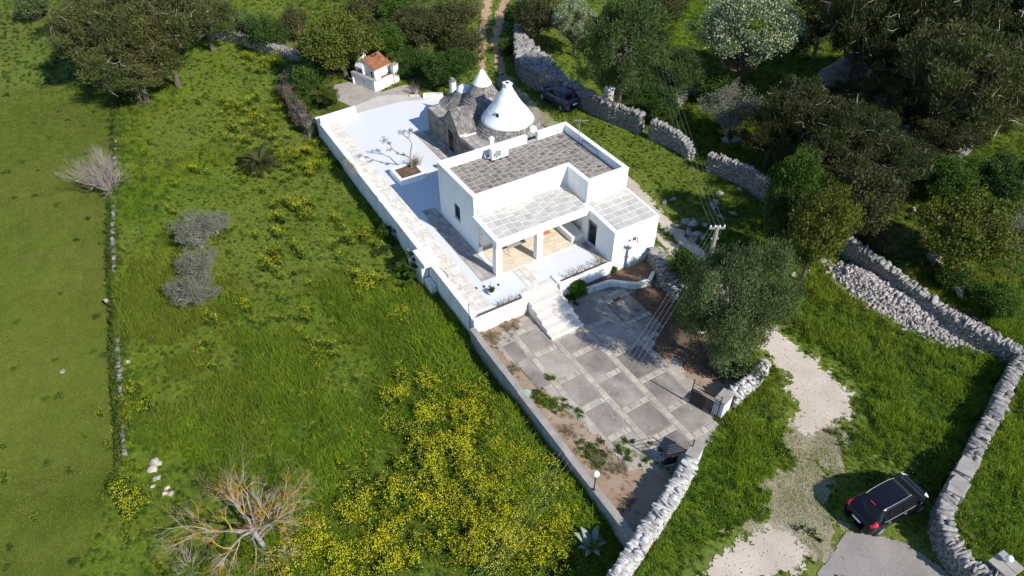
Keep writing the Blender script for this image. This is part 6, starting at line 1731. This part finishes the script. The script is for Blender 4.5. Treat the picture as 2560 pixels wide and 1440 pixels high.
def utility_pole(top_px, zt, base_z, label, arm=1.5, rz=0.0):
    t = at(top_px[0], top_px[1], zt)
    r_ = empty("utility_pole", (t[0], t[1], base_z), rz, label, "utility pole")
    h = zt - base_z
    MB().tube([(0, 0, -.3), (0, 0, h * .5), (0, 0, h)], [.17, .14, .11], 10).build("pole", WOOD_P, r_)
    MB().box(-arm / 2, arm / 2, -.05, .05, h - .16, h - .06).build("crossarm", GREY_MET, r_)
    MB().box(-arm / 4, arm / 4, -.05, .05, h - .85, h - .77).build("crossarm", GREY_MET, r_)
    for k in range(4):
        x = (-.5 + k / 3) * (arm - .1); o = MB().lathe([(.03, 0), (.05, .04), (.03, .08), (.045, .12), (.01, .15)], 8).build("insulator", WHITE_MET, r_); o.location = (x, 0, h - .06)
    ends = [np.array([t[0], t[1], zt + .08]) + rot_z(rz) @ np.array([(-.5 + k / 3) * (arm - .1), 0, 0]) for k in range(4)]
    return r_, ends
up, e1 = utility_pole((1794, 566), 5.0, -0.6, "grey wooden utility pole rising out of the feathery tree", 0.85, 0.05)
g2 = on_ground(1619, 70)
up2, e2 = utility_pole((1621, 14), 5.8, float(gz(*at(1621, 14, 5.8)[:2])), "pale wooden utility pole among the trees behind the dense conifer", 1.3, -0.1)
CABLE = mat("power_cable_grey", (0.40, 0.41, 0.41), rough=0.6)
def cable(a, b, sag, label, r=.012, n=18, group="power cables strung between the poles", nm="power_cable"):
    pts = [a + (b - a) * t - np.array([0, 0, sag * 4 * t * (1 - t)]) for t in np.linspace(0, 1, n)]
    o = MB().tube(pts, r, 4).build(nm, CABLE); tag(o, label, "cable", group)
NTH = ("first", "second", "third", "last")
endp = [at(1135 + k * 22, 1500, 6.6) for k in range(4)]
for k in range(4):
    cable(e1[k], e2[k], .9, "thin power cable to the far pole, %s of four counted from the house" % NTH[k], .0035)
    cable(e1[k], endp[k], .7, "thin power cable crossing the courtyard, %s of four counted from the house" % NTH[k], .002, group="power cables above the courtyard")
cable(np.array(hw(6.72, -2.0, 3.0)), e1[1] - (0, 0, .7), .45, "single thin service cable from the house wall over the annex roof to the pole", .005, group=None)
cable(np.array(on_ground(1625, 262)) + (0, 0, 1.0), np.array(on_ground(1830, 245)) + (0, 0, 1.2), .1, "pale clothes line wire stretched between shrubs below the blossoming tree", .016, group=None, nm="clothes_line")

# ------------------------------------------------------------------ small things
g = at(1313, 984, YARD_Z)
ld = empty("well_lid", (g[0], g[1], YARD_Z - .03), 0, "round pale green lid on a grey rim in the courtyard soil", "manhole lid")
MB().lathe([(.36, -.1), (.36, .07), (.31, .075), (.30, .05)], 24).build("rim", CONC_CAP, ld); MB().lathe([(.30, .02), (.30, .085), (.27, .10), (.0, .105)], 24).build("lid", GREEN_LID, ld, smooth=True)
g = at(1750, 838, YARD_Z)
pt2 = empty("flower_pot", (g[0], g[1], YARD_Z - .02), 0, "pale plastic flower pot in the shade under the feathery tree", "flower pot")
MB().lathe([(.17, 0), (.26, .42), (.29, .42), (.29, .48), (.25, .48), (.22, .40)], 18).build("pot", WHITE_MET, pt2, smooth=True)
C = blobs(12, .35, .45, 1.1, 71, .2, 4); v_, f_, t_ = leaf_cloud(C, np.full(12, .2), 70, .12, .07, 72); link("plant", make_mesh("plant", v_, f_, t_, [L_DARK]), pt2)
g = at(1229, 735, 0)
pt3 = empty("flower_pot", (g[0], g[1], 0.0), 0, "white bowl pot with a small arching plant on the front gravel", "flower pot")
MB().lathe([(.10, 0), (.20, .10), (.22, .24), (.20, .26), (.18, .22)], 18).build("pot", WHITE, pt3, smooth=True)
mb = MB()
for k in range(7):
    a = rng.uniform(0, 6.28); l = rng.uniform(.3, .6); mb.tube([(0, 0, .2), (l * .4 * math.cos(a), l * .4 * math.sin(a), .45), (l * math.cos(a), l * math.sin(a), .5 + rng.uniform(-.1, .2))], [.012, .01, .004], 4)
mb.build("stems", TWIG_D, pt3)
C = np.array([(0.1, 0.05, .38), (-.08, .02, .36), (.02, -.1, .34), (.4, .2, .55), (-.45, .1, .5)]); v_, f_, t_ = leaf_cloud(C, np.array([.14, .14, .12, .08, .08]), 60, .10, .05, 73); link("leaves", make_mesh("leaves", v_, f_, t_, [L_DARK]), pt3)
hs_pts = [at(*q, .04) for q in ((1072, 655), (1088, 662), (1108, 675), (1120, 690), (1120, 702), (1108, 710))]
h_ = MB().tube([hs_pts[0], *hs_pts[1:]], .018, 6).build("garden_hose", HOSE, smooth=True); tag(h_, "dark garden hose looping over the wall walk beside the white pier", "hose")
# bundle of weathered branches and a ring of rope on the wall walk
g0 = at(862, 400, .05); g1 = at(892, 438, .05)
bd_ = empty("driftwood_bundle", g0, math.atan2(g1[1] - g0[1], g1[0] - g0[0]), "long ladder like bundle of driftwood sticks lying on the wall walk", "driftwood")
L_ = float(np.linalg.norm(g1 - g0)); mb = MB()
for k in range(9): mb.tube([(rng.uniform(0, .3), rng.uniform(-.18, .18), .04 + rng.uniform(0, .1)), (L_ * .5, rng.uniform(-.2, .2), .08 + rng.uniform(0, .1)), (L_ - rng.uniform(0, .4), rng.uniform(-.15, .15), .04 + rng.uniform(0, .1))], [.03, .035, .015], 5)
mb.build("sticks", WOOD_G, bd_)
for k in range(12): MB().tube([(.2 + k * L_ / 14, -.28, .06), (.2 + k * L_ / 14 + .1, .28, .16)], .018, 5).build("rung", WOOD_G, bd_)
rg_ = MB().tube([(.22 * math.cos(t), .22 * math.sin(t), .05) for t in np.linspace(0, 6.283, 22)], .05, 7, False).build("ring", mat("dark_rope", (0.10, 0.10, 0.09), (0.05, 0.05, 0.045), 20, rough=1.0), smooth=True)
gq = at(861, 397, .05); rg_.location = (gq[0], gq[1], .03); tag(rg_, "dark rope ring lying at the end of the driftwood bundle", "rope ring")
# barrel and crates in the wood
g = on_ground(2345, 409)
ba = empty("barrel", g, 0, "bright blue plastic barrel in the clearing of the wood", "barrel")
MB().lathe([(.26, 0), (.30, .05), (.31, .3), (.33, .32), (.33, .36), (.31, .38), (.31, .62), (.33, .64), (.33, .68), (.29, .85), (.27, .88), (.0, .88)], 20).build("drum", BLUE, ba, smooth=True)
MB().lathe([(.06, .88), (.06, .92), (0, .92)], 10, (.14, 0)).build("bung", PLASTIC_D, ba)
g = on_ground(2407, 382); mb = MB().tube([(0, 0, -.2), (.15, .05, 1.9)], .04, 6).build("wooden_post", WOOD_G); mb.location = tuple(g); tag(mb, "leaning bare wooden post beside the clearing in the wood", "post")
g = on_ground(2388, 738); pb = empty("wooden_pallet", g + (0, 0, .5), .9, "grey wooden pallet propped against the straight stone wall", "pallet")
pb.rotation_euler = (R(50), 0, .9)
for k in range(6): MB().box(-.5, .5, -.45 + k * .17, -.34 + k * .17, .09, .115).build("board", WOOD_P, pb)
for k in range(3): MB().box(-.48 + k * .44, -.38 + k * .44, -.45, .52, .0, .088).build("block", WOOD_P, pb)
# clearing with bare soil
sheet("clearing_soil", SOIL, lambda x, y: poly_sd(x, y, CLR) + ragged(x, y, .7, 1.2, 81), bounds_of(CLR := gpx([(2250, 400), (2300, 375), (2400, 380), (2390, 410), (2330, 420), (2290, 445), (2240, 430)]), 1), .25, .03)
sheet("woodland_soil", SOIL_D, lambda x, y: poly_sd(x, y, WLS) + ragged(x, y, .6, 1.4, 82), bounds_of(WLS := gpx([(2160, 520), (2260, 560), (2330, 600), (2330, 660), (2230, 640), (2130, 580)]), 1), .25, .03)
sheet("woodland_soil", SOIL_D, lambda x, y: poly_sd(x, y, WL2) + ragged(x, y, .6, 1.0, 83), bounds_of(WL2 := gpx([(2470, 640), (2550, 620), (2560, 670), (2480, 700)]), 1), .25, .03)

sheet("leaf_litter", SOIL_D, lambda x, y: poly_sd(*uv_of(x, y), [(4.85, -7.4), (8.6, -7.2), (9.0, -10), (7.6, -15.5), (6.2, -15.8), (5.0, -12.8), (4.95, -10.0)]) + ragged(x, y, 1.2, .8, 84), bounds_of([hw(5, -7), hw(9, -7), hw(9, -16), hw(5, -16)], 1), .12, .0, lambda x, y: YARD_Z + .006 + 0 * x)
# dry stems along the tops of the terrace front walls, planter kerb by the annex
def stems(u0, u1, n, label, hmax):
    r_ = house_empty("dry_stems", label, "dry plants")
    mb = MB()
    for k in range(n):
        u = rng.uniform(u0, u1); h = rng.uniform(.3, 1) * hmax
        p = np.array([u, -5.2 + rng.normal(0, .06), 0.0]); q = p + (rng.normal(0, .12), rng.normal(0, .1), h)
        mb.tube([p, (p + q) / 2 + rng.normal(0, .03, 3), q], [.012, .009, .004], 4, False, float(rng.random()))
        for _ in range(3):
            s_ = p + (q - p) * rng.uniform(.3, .9); mb.tube([s_, s_ + rng.normal(0, .12, 3) + (0, 0, .1)], [.006, .003], 3, False, float(rng.random()))
    mb.build("stems", TWIG_D, r_)
stems(-1.6, 0.0, 26, "thin dry stems behind the wall left of the steps", .55)
stems(3.2, 6.3, 48, "thin dry stems behind the wall between steps and annex", .75)
kb = house_empty("planter_kerb", "low curved white kerb holding dark soil beside the annex", "planter")
kp = [(4.0, -5.95), (5.0, -6.05), (6.0, -6.15), (6.6, -6.7), (7.3, -7.25), (8.1, -7.35), (8.8, -6.9)]
kpp, _ = resample(np.array(kp), .3); mb = MB()
for a_, b_ in zip(kpp[:-1], kpp[1:]):
    d_ = unit(b_ - a_); n_ = np.array([-d_[1], d_[0]]) * .12
    mb.prism([tuple(a_ - n_ - d_ * .01), tuple(b_ - n_ + d_ * .01), tuple(b_ + n_ + d_ * .01), tuple(a_ + n_ - d_ * .01)], -1.3, -.62)
mb.build("kerb", WHITE_W, kb)
MB().prism([tuple(p) for p in kpp] + [(9.2, -5.9), (6.6, -5.5), (4.0, -5.6)], -1.3, -.70).build("soil", SOIL_D, kb)
# ------------------------------------------------------------------ grass, weeds and flowers (instanced on point sets)
def blade_tuft(nb, h, spread, w, seed, droop=.5, m=None, name="tuft"):
    rg = np.random.default_rng(seed); V = []; F = []
    for k in range(nb):
        a = rg.uniform(0, 6.28); r_ = spread * math.sqrt(rg.uniform(0, 1)); p = np.array([r_ * math.cos(a), r_ * math.sin(a), -.03])
        b = rg.uniform(0, 6.28); d = np.array([math.cos(b), math.sin(b), 0]); s = np.array([-d[1], d[0], 0]) * w * rg.uniform(.7, 1.3)
        l = h * rg.uniform(.5, 1.2); dr_ = droop * rg.uniform(.3, 1.2)
        m1 = p + d * l * dr_ * .3 + (0, 0, l * .6); t = p + d * l * dr_ + (0, 0, l * (1 - .3 * dr_))
        n = len(V); V += [p - s * .5, p + s * .5, m1 + s * .45, m1 - s * .45, t]; F += [(n, n + 1, n + 2, n + 3), (n + 3, n + 2, n + 4)]
    me = make_mesh(name, np.array(V), F, None, [m]); return bpy.data.objects.new(name, me)
def mustard(seed, h=.85, nst=9, nf=64):
    rg = np.random.default_rng(seed); V = []; F = []; MI = []
    def quad(p, q, w_, mi):
        d = unit(q - p); s = unit(np.cross(d, rg.normal(size=3))) * w_; n = len(V)
        V.extend([p - s, p + s, q + s * .6, q - s * .6]); F.append((n, n + 1, n + 2, n + 3)); MI.append(mi)
    for k in range(nst):
        p = np.append(rg.normal(0, .10, 2), 0); q = np.append(p[:2] + rg.normal(0, .16, 2), h * rg.uniform(.75, 1.1)); quad(p, q, .008, 0)
        for j in range(9):
            s = p + (q - p) * rg.uniform(.1, .7); quad(s, s + rg.normal(0, .12, 3) + (0, 0, .03), .030, 0)
        for j in range(nf // nst):
            c = q + rg.normal(0, 1, 3) * (.085, .085, .075); n = len(V); r_ = .0245 * rg.uniform(.7, 1.25)
            ax = unit(rg.normal(size=3) + (0, 0, 1.2)); e1_ = unit(np.cross(ax, rg.normal(size=3))); e2_ = np.cross(ax, e1_)
            V.extend([c + e1_ * r_, c + e2_ * r_, c - e1_ * r_, c - e2_ * r_]); F.append((n, n + 1, n + 2, n + 3)); MI.append(1)
    me = make_mesh("mustard", np.array(V), F, None, [G_MUST, G_YEL]); me.polygons.foreach_set("material_index", MI); return bpy.data.objects.new("mustard", me)
def weed(seed, h=.35):
    v, f, t = leaf_cloud(np.array([[0, 0, h * .45], [.12, .05, h * .35], [-.1, .1, h * .4], [0.02, -.13, h * .3]]), np.full(4, h * .5), 26, .13, .05, seed, up=.5, out=.5)
    return bpy.data.objects.new("weed", make_mesh("weed", v, f, t, [G_WEED]))

def instancer(name, label_kind, protos, P, sc, hue, pick, rz=None):
    n = len(P)
    me = bpy.data.meshes.new(name); me.vertices.add(n); me.vertices.foreach_set("co", np.asarray(P, np.float32).ravel())
    for an, ar in (("sc", sc), ("hue", hue), ("rz", rng.uniform(0, 6.283, n) if rz is None else rz)):
        a = me.attributes.new(an, 'FLOAT', 'POINT'); a.data.foreach_set("value", np.asarray(ar, np.float32))
    a = me.attributes.new("pick", 'INT', 'POINT'); a.data.foreach_set("value", np.asarray(pick, np.int32))
    o = bpy.data.objects.new(name, me); COL.objects.link(o); o["kind"] = label_kind
    ng = bpy.data.node_groups.new(name + "_nodes", 'GeometryNodeTree')
    ng.interface.new_socket("Geometry", in_out='INPUT', socket_type='NodeSocketGeometry'); ng.interface.new_socket("Geometry", in_out='OUTPUT', socket_type='NodeSocketGeometry')
    N = ng.nodes; L = ng.links
    gi = N.new("NodeGroupInput"); go = N.new("NodeGroupOutput"); ip = N.new("GeometryNodeInstanceOnPoints")
    jn = N.new("GeometryNodeJoinGeometry")
    for pr_ in protos[::-1]:                        # the last link made becomes instance 0
        oi = N.new("GeometryNodeObjectInfo"); oi.inputs["Object"].default_value = pr_; oi.inputs["As Instance"].default_value = True
        L.new(oi.outputs["Geometry"], jn.inputs[0])
    def attr(nm, ty='FLOAT'):
        x = N.new("GeometryNodeInputNamedAttribute"); x.data_type = ty; x.inputs["Name"].default_value = nm; return x.outputs["Attribute"]
    L.new(gi.outputs[0], ip.inputs["Points"])
    L.new(jn.outputs[0], ip.inputs["Instance"])
    ip.inputs["Pick Instance"].default_value = True
    L.new(attr("pick", 'INT'), ip.inputs["Instance Index"])
    cx = N.new("ShaderNodeCombineXYZ"); L.new(attr("rz"), cx.inputs[2]); L.new(cx.outputs[0], ip.inputs["Rotation"])
    L.new(attr("sc"), ip.inputs["Scale"])
    L.new(ip.outputs[0], go.inputs[0])
    md = o.modifiers.new("scatter", 'NODES'); md.node_group = ng
    return o

APR = [at(*p)[:2] for p in [(888, 284), (1004, 254), (1122, 243), (1110, 237), (1050, 214), (1010, 212), (955, 230), (880, 203), (838, 212), (820, 240), (878, 268)]]
def blocked(x, y):
    """no plants inside buildings, terrace, courtyard pad or stone walls"""
    u, v = uv_of(x, y)
    b = in_poly(x, y, _tp) | in_poly(x, y, APR)
    b |= in_poly(u, v, [(-3.6, -5.0), (-3.62, -20.4), (-2.9, -20.1), (1.95, -18.3), (4.1, -17.6), (7.6, -16.4), (9.2, -10.0), (9.6, -5.0)])
    b |= in_poly(u, v, [(4, 4), (11.2, 4), (11.2, 15.8), (4, 15.8)]) | in_poly(u, v, [(-.2, -5.6), (10.1, -5.6), (10.1, 5), (-.2, 5)])
    for W_, r_ in ((W1_pts, .42), (W2_pts, .42), (W3_pts, .42), (W4_pts, .42), (W5_pts, .42), (W6_pts, .42), (W7_pts, .5)):
        b |= seg_dist(x, y, W_) < r_
    b |= (np.hypot(x - ft[0], y - ft[1]) < 3.1) | (np.hypot(x - bF[0] + 1.2, y - bF[1] - 2.2) < 1.9)
    b |= poly_sd(x, y, HEAP) > 0.1
    return b
def visible(x, y, m=0.28):
    P = np.stack([x, y, np.zeros_like(x)], -1) - np.array([0, 0, CAM_H]); d = P @ _F
    sx = FPX * (P @ _R) / d / 1280; sy = FPX * (P @ _U) / d / 720
    return (np.abs(sx) < 1 + m) & (np.abs(sy) < 1 + m)
def jgrid(x0, x1, y0, y1, dens):
    st = 1 / math.sqrt(dens); X, Y = np.meshgrid(np.arange(x0, x1, st), np.arange(y0, y1, st))
    X = X + rng.uniform(-.5, .5, X.shape) * st; Y = Y + rng.uniform(-.5, .5, Y.shape) * st
    return X.ravel(), Y.ravel()
xs, ys = [], []
for y0, y1, dn in ((9, 34, 46), (34, 58, 30), (58, 104, 17)):
    a_, b_ = jgrid(-66, 66, y0, y1, dn); k_ = visible(a_, b_); xs.append(a_[k_]); ys.append(b_[k_])
gxp, gyp = np.concatenate(xs), np.concatenate(ys)
ok = ~blocked(gxp, gyp)
pathd = np.maximum.reduce([track_f(gxp, gyp), rutA_f(gxp, gyp), rutB_f(gxp, gyp), rutL_f(gxp, gyp), asph_f(gxp, gyp)])
ok &= pathd + rng.normal(0, .16, len(gxp)) < 0.04
ok &= ~((gxp > 4) & (gyp < 36) & (rng.random(len(gxp)) > .25 + sstep(.1, 1.0, -pathd)))
gr_ = np.maximum(grit_f(gxp, gyp), grey_f(gxp, gyp))
ok &= ~((gr_ > 0) & (rng.random(len(gxp)) < 0.15))
car_c = np.array([17.6, 17.3])
_cd = np.stack([gxp - CARC[0], gyp - CARC[1]], 1); _ca = _cd @ CARD; _cb = np.abs(_cd @ np.array([-CARD[1], CARD[0]]))
ok &= ~((np.abs(_ca) < 2.2) & (_cb < 0.95))
gxp, gyp, pathd, gr_ = gxp[ok], gyp[ok], pathd[ok], gr_[ok]; gzp = gz(gxp, gyp); N_ = len(gxp)
wx = np.interp(gyp, _wl[:, 1], _wl[:, 0]); fx = np.interp(gyp, _fl[:, 1], _fl[:, 0])
west = (gxp < wx) & (gyp < 60); outer = gxp < fx
nz1 = fnoise(gxp, gyp, .22, 201, 3); nz2 = fnoise(gxp, gyp, .7, 202, 3)
gsc = np.where(outer, 1.0, np.where(west, .60 + .60 * sstep(.45, .7, nz1), .62 + .5 * nz2))
# tall growth near the courtyard wall, short turf by the tracks and between the ruts
dwall = np.abs(wx - gxp)
gsc = np.where(west & ~outer, gsc * (1 + .5 * sstep(9, 2, dwall) * sstep(34, 26, gyp)), gsc)
gsc = np.where((~west) & (pathd > -0.9), gsc * .7, gsc)
gsc = np.where((~west) & (gyp > 38) & (gxp < 14), gsc * .62, gsc)
gsc = gsc * rng.uniform(.75, 1.25, N_) * (1 + .25 * sstep(58, 60, gyp))
gsc = np.where(gr_ > 0, .30, gsc); gsc = gsc * (1 - .5 * sstep(4.5, 2.5, np.hypot(gxp - CARC[0], gyp - CARC[1])))
gsc = np.where((np.abs(gxp - fx) < .45) & (gyp > 21.5), gsc * 1.3, gsc)
ghue = np.clip(np.where(outer, .45, .30) + 1.5 * (fnoise(gxp, gyp, .11, 203, 3) - .5) + .5 * (nz2 - .5), 0, 1)
ghue = np.where(gr_ > 0, 1.0, ghue)
ghue = np.where(west & ~outer & (gyp < 33) & (dwall < 14), ghue * .45, ghue)
ghue = np.where(~west & (gyp < 30), ghue * .6, ghue)
tall = west & ~outer & (gyp < 36) & (nz1 + .25 * sstep(12, 3, dwall) > .56)
tall |= (~west) & (gyp < 33) & (nz2 > .50) & (pathd < -1.0)
pick = rng.integers(0, 3, N_); tall &= gr_ < 0
pick = np.where(tall, 3 + rng.integers(0, 2, N_), pick)
wd = (rng.random(N_) < np.where((np.abs(gxp - fx) < .5) & (gyp > 21.5), .4, np.where(west & ~outer, .10, np.where(west, .003, .16)))) & (gr_ < 0) ; pick = np.where(wd, 5 + rng.integers(0, 2, N_), pick)
gsc = np.where(wd, gsc * .9, gsc)
protos = [blade_tuft(26, .26, .17, .020, 301, .6, G_GRASS), blade_tuft(30, .20, .19, .020, 302, .8, G_GRASS), blade_tuft(22, .32, .15, .018, 303, .5, G_GRASS),
          blade_tuft(26, .46, .17, .024, 304, .6, G_TALL), blade_tuft(22, .55, .15, .022, 305, .5, G_TALL), weed(306), weed(307, .28), blade_tuft(60, .10, .30, .022, 308, .8, G_TURF), blade_tuft(60, .08, .30, .022, 309, 1.0, G_TURF)]
low = (outer & ~wd) | (gr_ > 0); pick = np.where(low, 7 + rng.integers(0, 2, N_), pick); gsc = np.where(gr_ > 0, rng.uniform(.4, .95, N_), gsc)
k_ = np.hypot(gxp - pg[0], gyp - pg[1]) > .8
gxp, gyp, gzp, gsc, ghue, pick = (a_[k_] for a_ in (gxp, gyp, gzp, gsc, ghue, pick))
instancer("grass", "stuff", protos, np.stack([gxp, gyp, gzp], 1), gsc, ghue, pick)

# small stones strewn over the limestone track and the gritty ground
x, y = jgrid(4, 32, 11, 36, 26.0); tr_ = np.maximum.reduce([track_f(x, y), grit_f(x, y), rutA_f(x, y), rutB_f(x, y)])
k_ = (tr_ > -.15) & (rng.random(len(x)) < .5) & visible(x, y) & ~blocked(x, y); x, y = x[k_], y[k_]
instancer("track_stones", "stuff", [bpy.data.objects.new("pebble", make_mesh("pebble", ROCKS[k] * (.07, .06, .045), ROCK_FA, np.full(24, .5), [LIME_P])) for k in range(4)],
          np.stack([x, y, gz(x, y) + .03], 1), rng.uniform(.2, .75, len(x)), rng.uniform(0, 1, len(x)), rng.integers(0, 4, len(x)))
# yellow mustard: dense drifts near the courtyard wall, thin scatter over the meadow
def drift(px, py, rpx, dens):
    g = on_ground(px, py); dist = (g - np.array([0, 0, CAM_H])) @ _F
    return g[0], g[1], rpx * dist / FPX, dens
DR = [drift(*q) for q in [
    (1180, 1030, 70, 1), (1060, 1060, 60, .8), (1130, 1120, 90, 1), (1250, 1140, 80, 1), (1080, 1180, 90, .9), (1200, 1220, 100, 1), (1330, 1190, 70, 1), (1320, 1270, 80, .9), (1100, 1290, 100, .9), (1230, 1330, 80, .8),
    (1340, 1380, 80, 1), (1180, 1390, 80, .7), (980, 1290, 70, .8), (880, 1300, 80, .7), (960, 1370, 80, .7), (820, 1350, 90, .9), (760, 1410, 90, .9), (870, 1420, 80, .8), (1020, 1420, 70, .6), (1390, 1320, 50, .8), (1400, 1230, 40, .9),
    (1060, 960, 50, .8), (1120, 950, 40, .7), (1000, 1000, 50, .35), (960, 1080, 50, .3), (720, 1270, 60, .3), (900, 1210, 60, .4),
    (905, 650, 45, .9), (940, 690, 40, .9), (900, 720, 40, .6), (880, 610, 35, .8), (960, 740, 35, .5), (990, 790, 30, .4),
    (720, 500, 40, .6), (735, 530, 35, .7), (710, 600, 40, .5), (700, 690, 40, .4), (730, 640, 35, .5), (800, 560, 35, .35), (690, 560, 40, .3),
    (640, 320, 45, .6), (690, 350, 40, .6), (620, 350, 30, .5), (720, 300, 30, .5), (585, 275, 25, .6), (510, 258, 14, .5), (660, 160, 40, .5), (690, 270, 30, .4), (780, 390, 30, .6), (770, 430, 30, .4), (740, 390, 35, .5),
    (330, 400, 26, .4), (330, 1000, 26, .5), (300, 1085, 24, .5), (345, 1265, 34, .8), (330, 1230, 20, .5), (385, 1020, 40, .2), (600, 780, 60, .15), (760, 820, 60, .25), (820, 900, 60, .2), (520, 900, 60, .12), (460, 450, 40, .12)]]
fxs, fys, fsc = [], [], []
for (cx, cy, r_, dn) in DR:
    n = int(r_ * r_ * (28 if cy < 34 else 15) * dn) + 6
    x = cx + rng.normal(0, (.5 if cy < 34 else .72) * r_, n); y = cy + rng.normal(0, (.5 if cy < 34 else .72) * r_, n)
    k_ = fnoise(x, y, 1.3, 401, 2) > (.56 - .14 * dn); fxs.append(x[k_]); fys.append(y[k_]); fsc.append(np.where(cy < 34, rng.uniform(.6, 1.1, k_.sum()), rng.uniform(.7, 1.05, k_.sum())))
x, y = jgrid(-26, 6, 14, 58, 1.0); k_ = (fnoise(x, y, .25, 402, 3) > .55) & (rng.random(len(x)) < .55); fxs.append(x[k_]); fys.append(y[k_]); fsc.append(rng.uniform(.4, .7, k_.sum()))
x, y, s_ = np.concatenate(fxs), np.concatenate(fys), np.concatenate(fsc)
wx = np.interp(y, _wl[:, 1], _wl[:, 0]); k_ = (x < wx - .5) & visible(x, y) & ~blocked(x, y); x, y, s_ = x[k_], y[k_], s_[k_]
mp = [mustard(501), mustard(502, .75, 8, 72), mustard(503, .95, 10, 56)]
instancer("mustard_flowers", "stuff", mp, np.stack([x, y, gz(x, y)], 1), s_, rng.uniform(0, .6, len(x)), rng.integers(0, 3, len(x)))
# small yellow flowers on the verge, dry tufts and weeds in the courtyard soil
x, y = jgrid(8, 34, 12, 34, 3.0); k_ = (fnoise(x, y, .4, 403, 3) > .5) & (rng.random(len(x)) < .45) & ~blocked(x, y) & (np.maximum(track_f(x, y), asph_f(x, y)) < -.6) & visible(x, y)
x, y = x[k_], y[k_]
instancer("verge_flowers", "stuff", [mustard(504, .30, 4, 8), mustard(505, .25, 3, 6)], np.stack([x, y, gz(x, y)], 1), rng.uniform(.6, 1.1, len(x)), rng.uniform(0, .6, len(x)), rng.integers(0, 2, len(x)))
pu, pv, ps, pp_ = [], [], [], []
for (u, v, r_, n, kind) in [(-2.6, -6.1, .45, 60, 0), (-1.2, -5.85, .6, 50, 0), (-2.55, -11.6, .45, 60, 1), (-2.2, -12.2, .4, 40, 1), (-2.7, -9.0, .3, 25, 0), (-2.5, -14.0, .4, 30, 0), (-2.4, -15.6, .55, 70, 1), (-2.1, -16.4, .5, 60, 0), (-1.6, -17.3, .5, 25, 0), (-2.6, -18.6, .4, 30, 0),
                            (-0.8, -16.6, .5, 25, 1), (0.2, -17.6, .5, 25, 1), (5.5, -8.2, 1.0, 30, 0), (7.2, -11, .9, 50, 0), (3.2, -5.9, .3, 30, 1), (-1.5, -13.2, .25, 14, 1), (-1.45, -10.5, .2, 10, 1), (4.4, -17.3, .3, 20, 1), (6.5, -14, .7, 50, 0)]:
    pu.append(rng.normal(u, r_ * .6, n)); pv.append(rng.normal(v, r_ * .8, n)); ps.append(rng.uniform(.35, .9, n)); pp_.append(np.full(n, kind) * 2 + rng.integers(0, 2, n))
u, v = np.concatenate(pu), np.concatenate(pv); k_ = u > -3.0
W_ = np.array([hw(a_, b_, YARD_Z) for a_, b_ in zip(u[k_], v[k_])])
instancer("courtyard_weeds", "stuff", [blade_tuft(22, .30, .16, .016, 311, .9, G_DRY), blade_tuft(16, .22, .14, .016, 312, 1.1, G_DRY), blade_tuft(24, .26, .15, .02, 313, .8, G_GRASS), weed(314, .25)],
          W_, np.concatenate(ps)[k_], rng.uniform(0, 1, k_.sum()), np.concatenate(pp_)[k_])
# ragged undergrowth below the trees of the wood and the scrub slope
x, y = jgrid(-24, 60, 26, 100, 1.6); k_ = visible(x, y) & ~blocked(x, y); x, y = x[k_], y[k_]
sd = np.stack(project(np.stack([x, y, gz(x, y)], 1)), -1)
scr = in_poly(sd[:, 0], sd[:, 1], [(560, -60), (1215, -60), (1205, 190), (1120, 235), (1050, 205), (990, 180), (900, 190), (860, 215), (770, 300), (735, 230), (640, 110)])
wod = in_poly(sd[:, 0], sd[:, 1], [(2020, -60), (2700, -60), (2700, 760), (2450, 790), (2120, 600), (1930, 440), (1900, 330), (2060, 180)])
k_ = (scr & (rng.random(len(x)) < .55)) | (wod & (rng.random(len(x)) < .42)); x, y = x[k_], y[k_]
instancer("undergrowth", "stuff", [weed(321, .7), weed(322, .55), blade_tuft(24, .6, .3, .02, 323, .7, G_DRY), blade_tuft(30, .6, .25, .024, 324, .6, G_TALL)],
          np.stack([x, y, gz(x, y)], 1), rng.uniform(.6, 1.5, len(x)), rng.uniform(0, 1, len(x)), rng.choice(4, len(x), p=[.42, .3, .13, .15]))
print("grass tufts", N_, "script objects", len(bpy.data.objects))
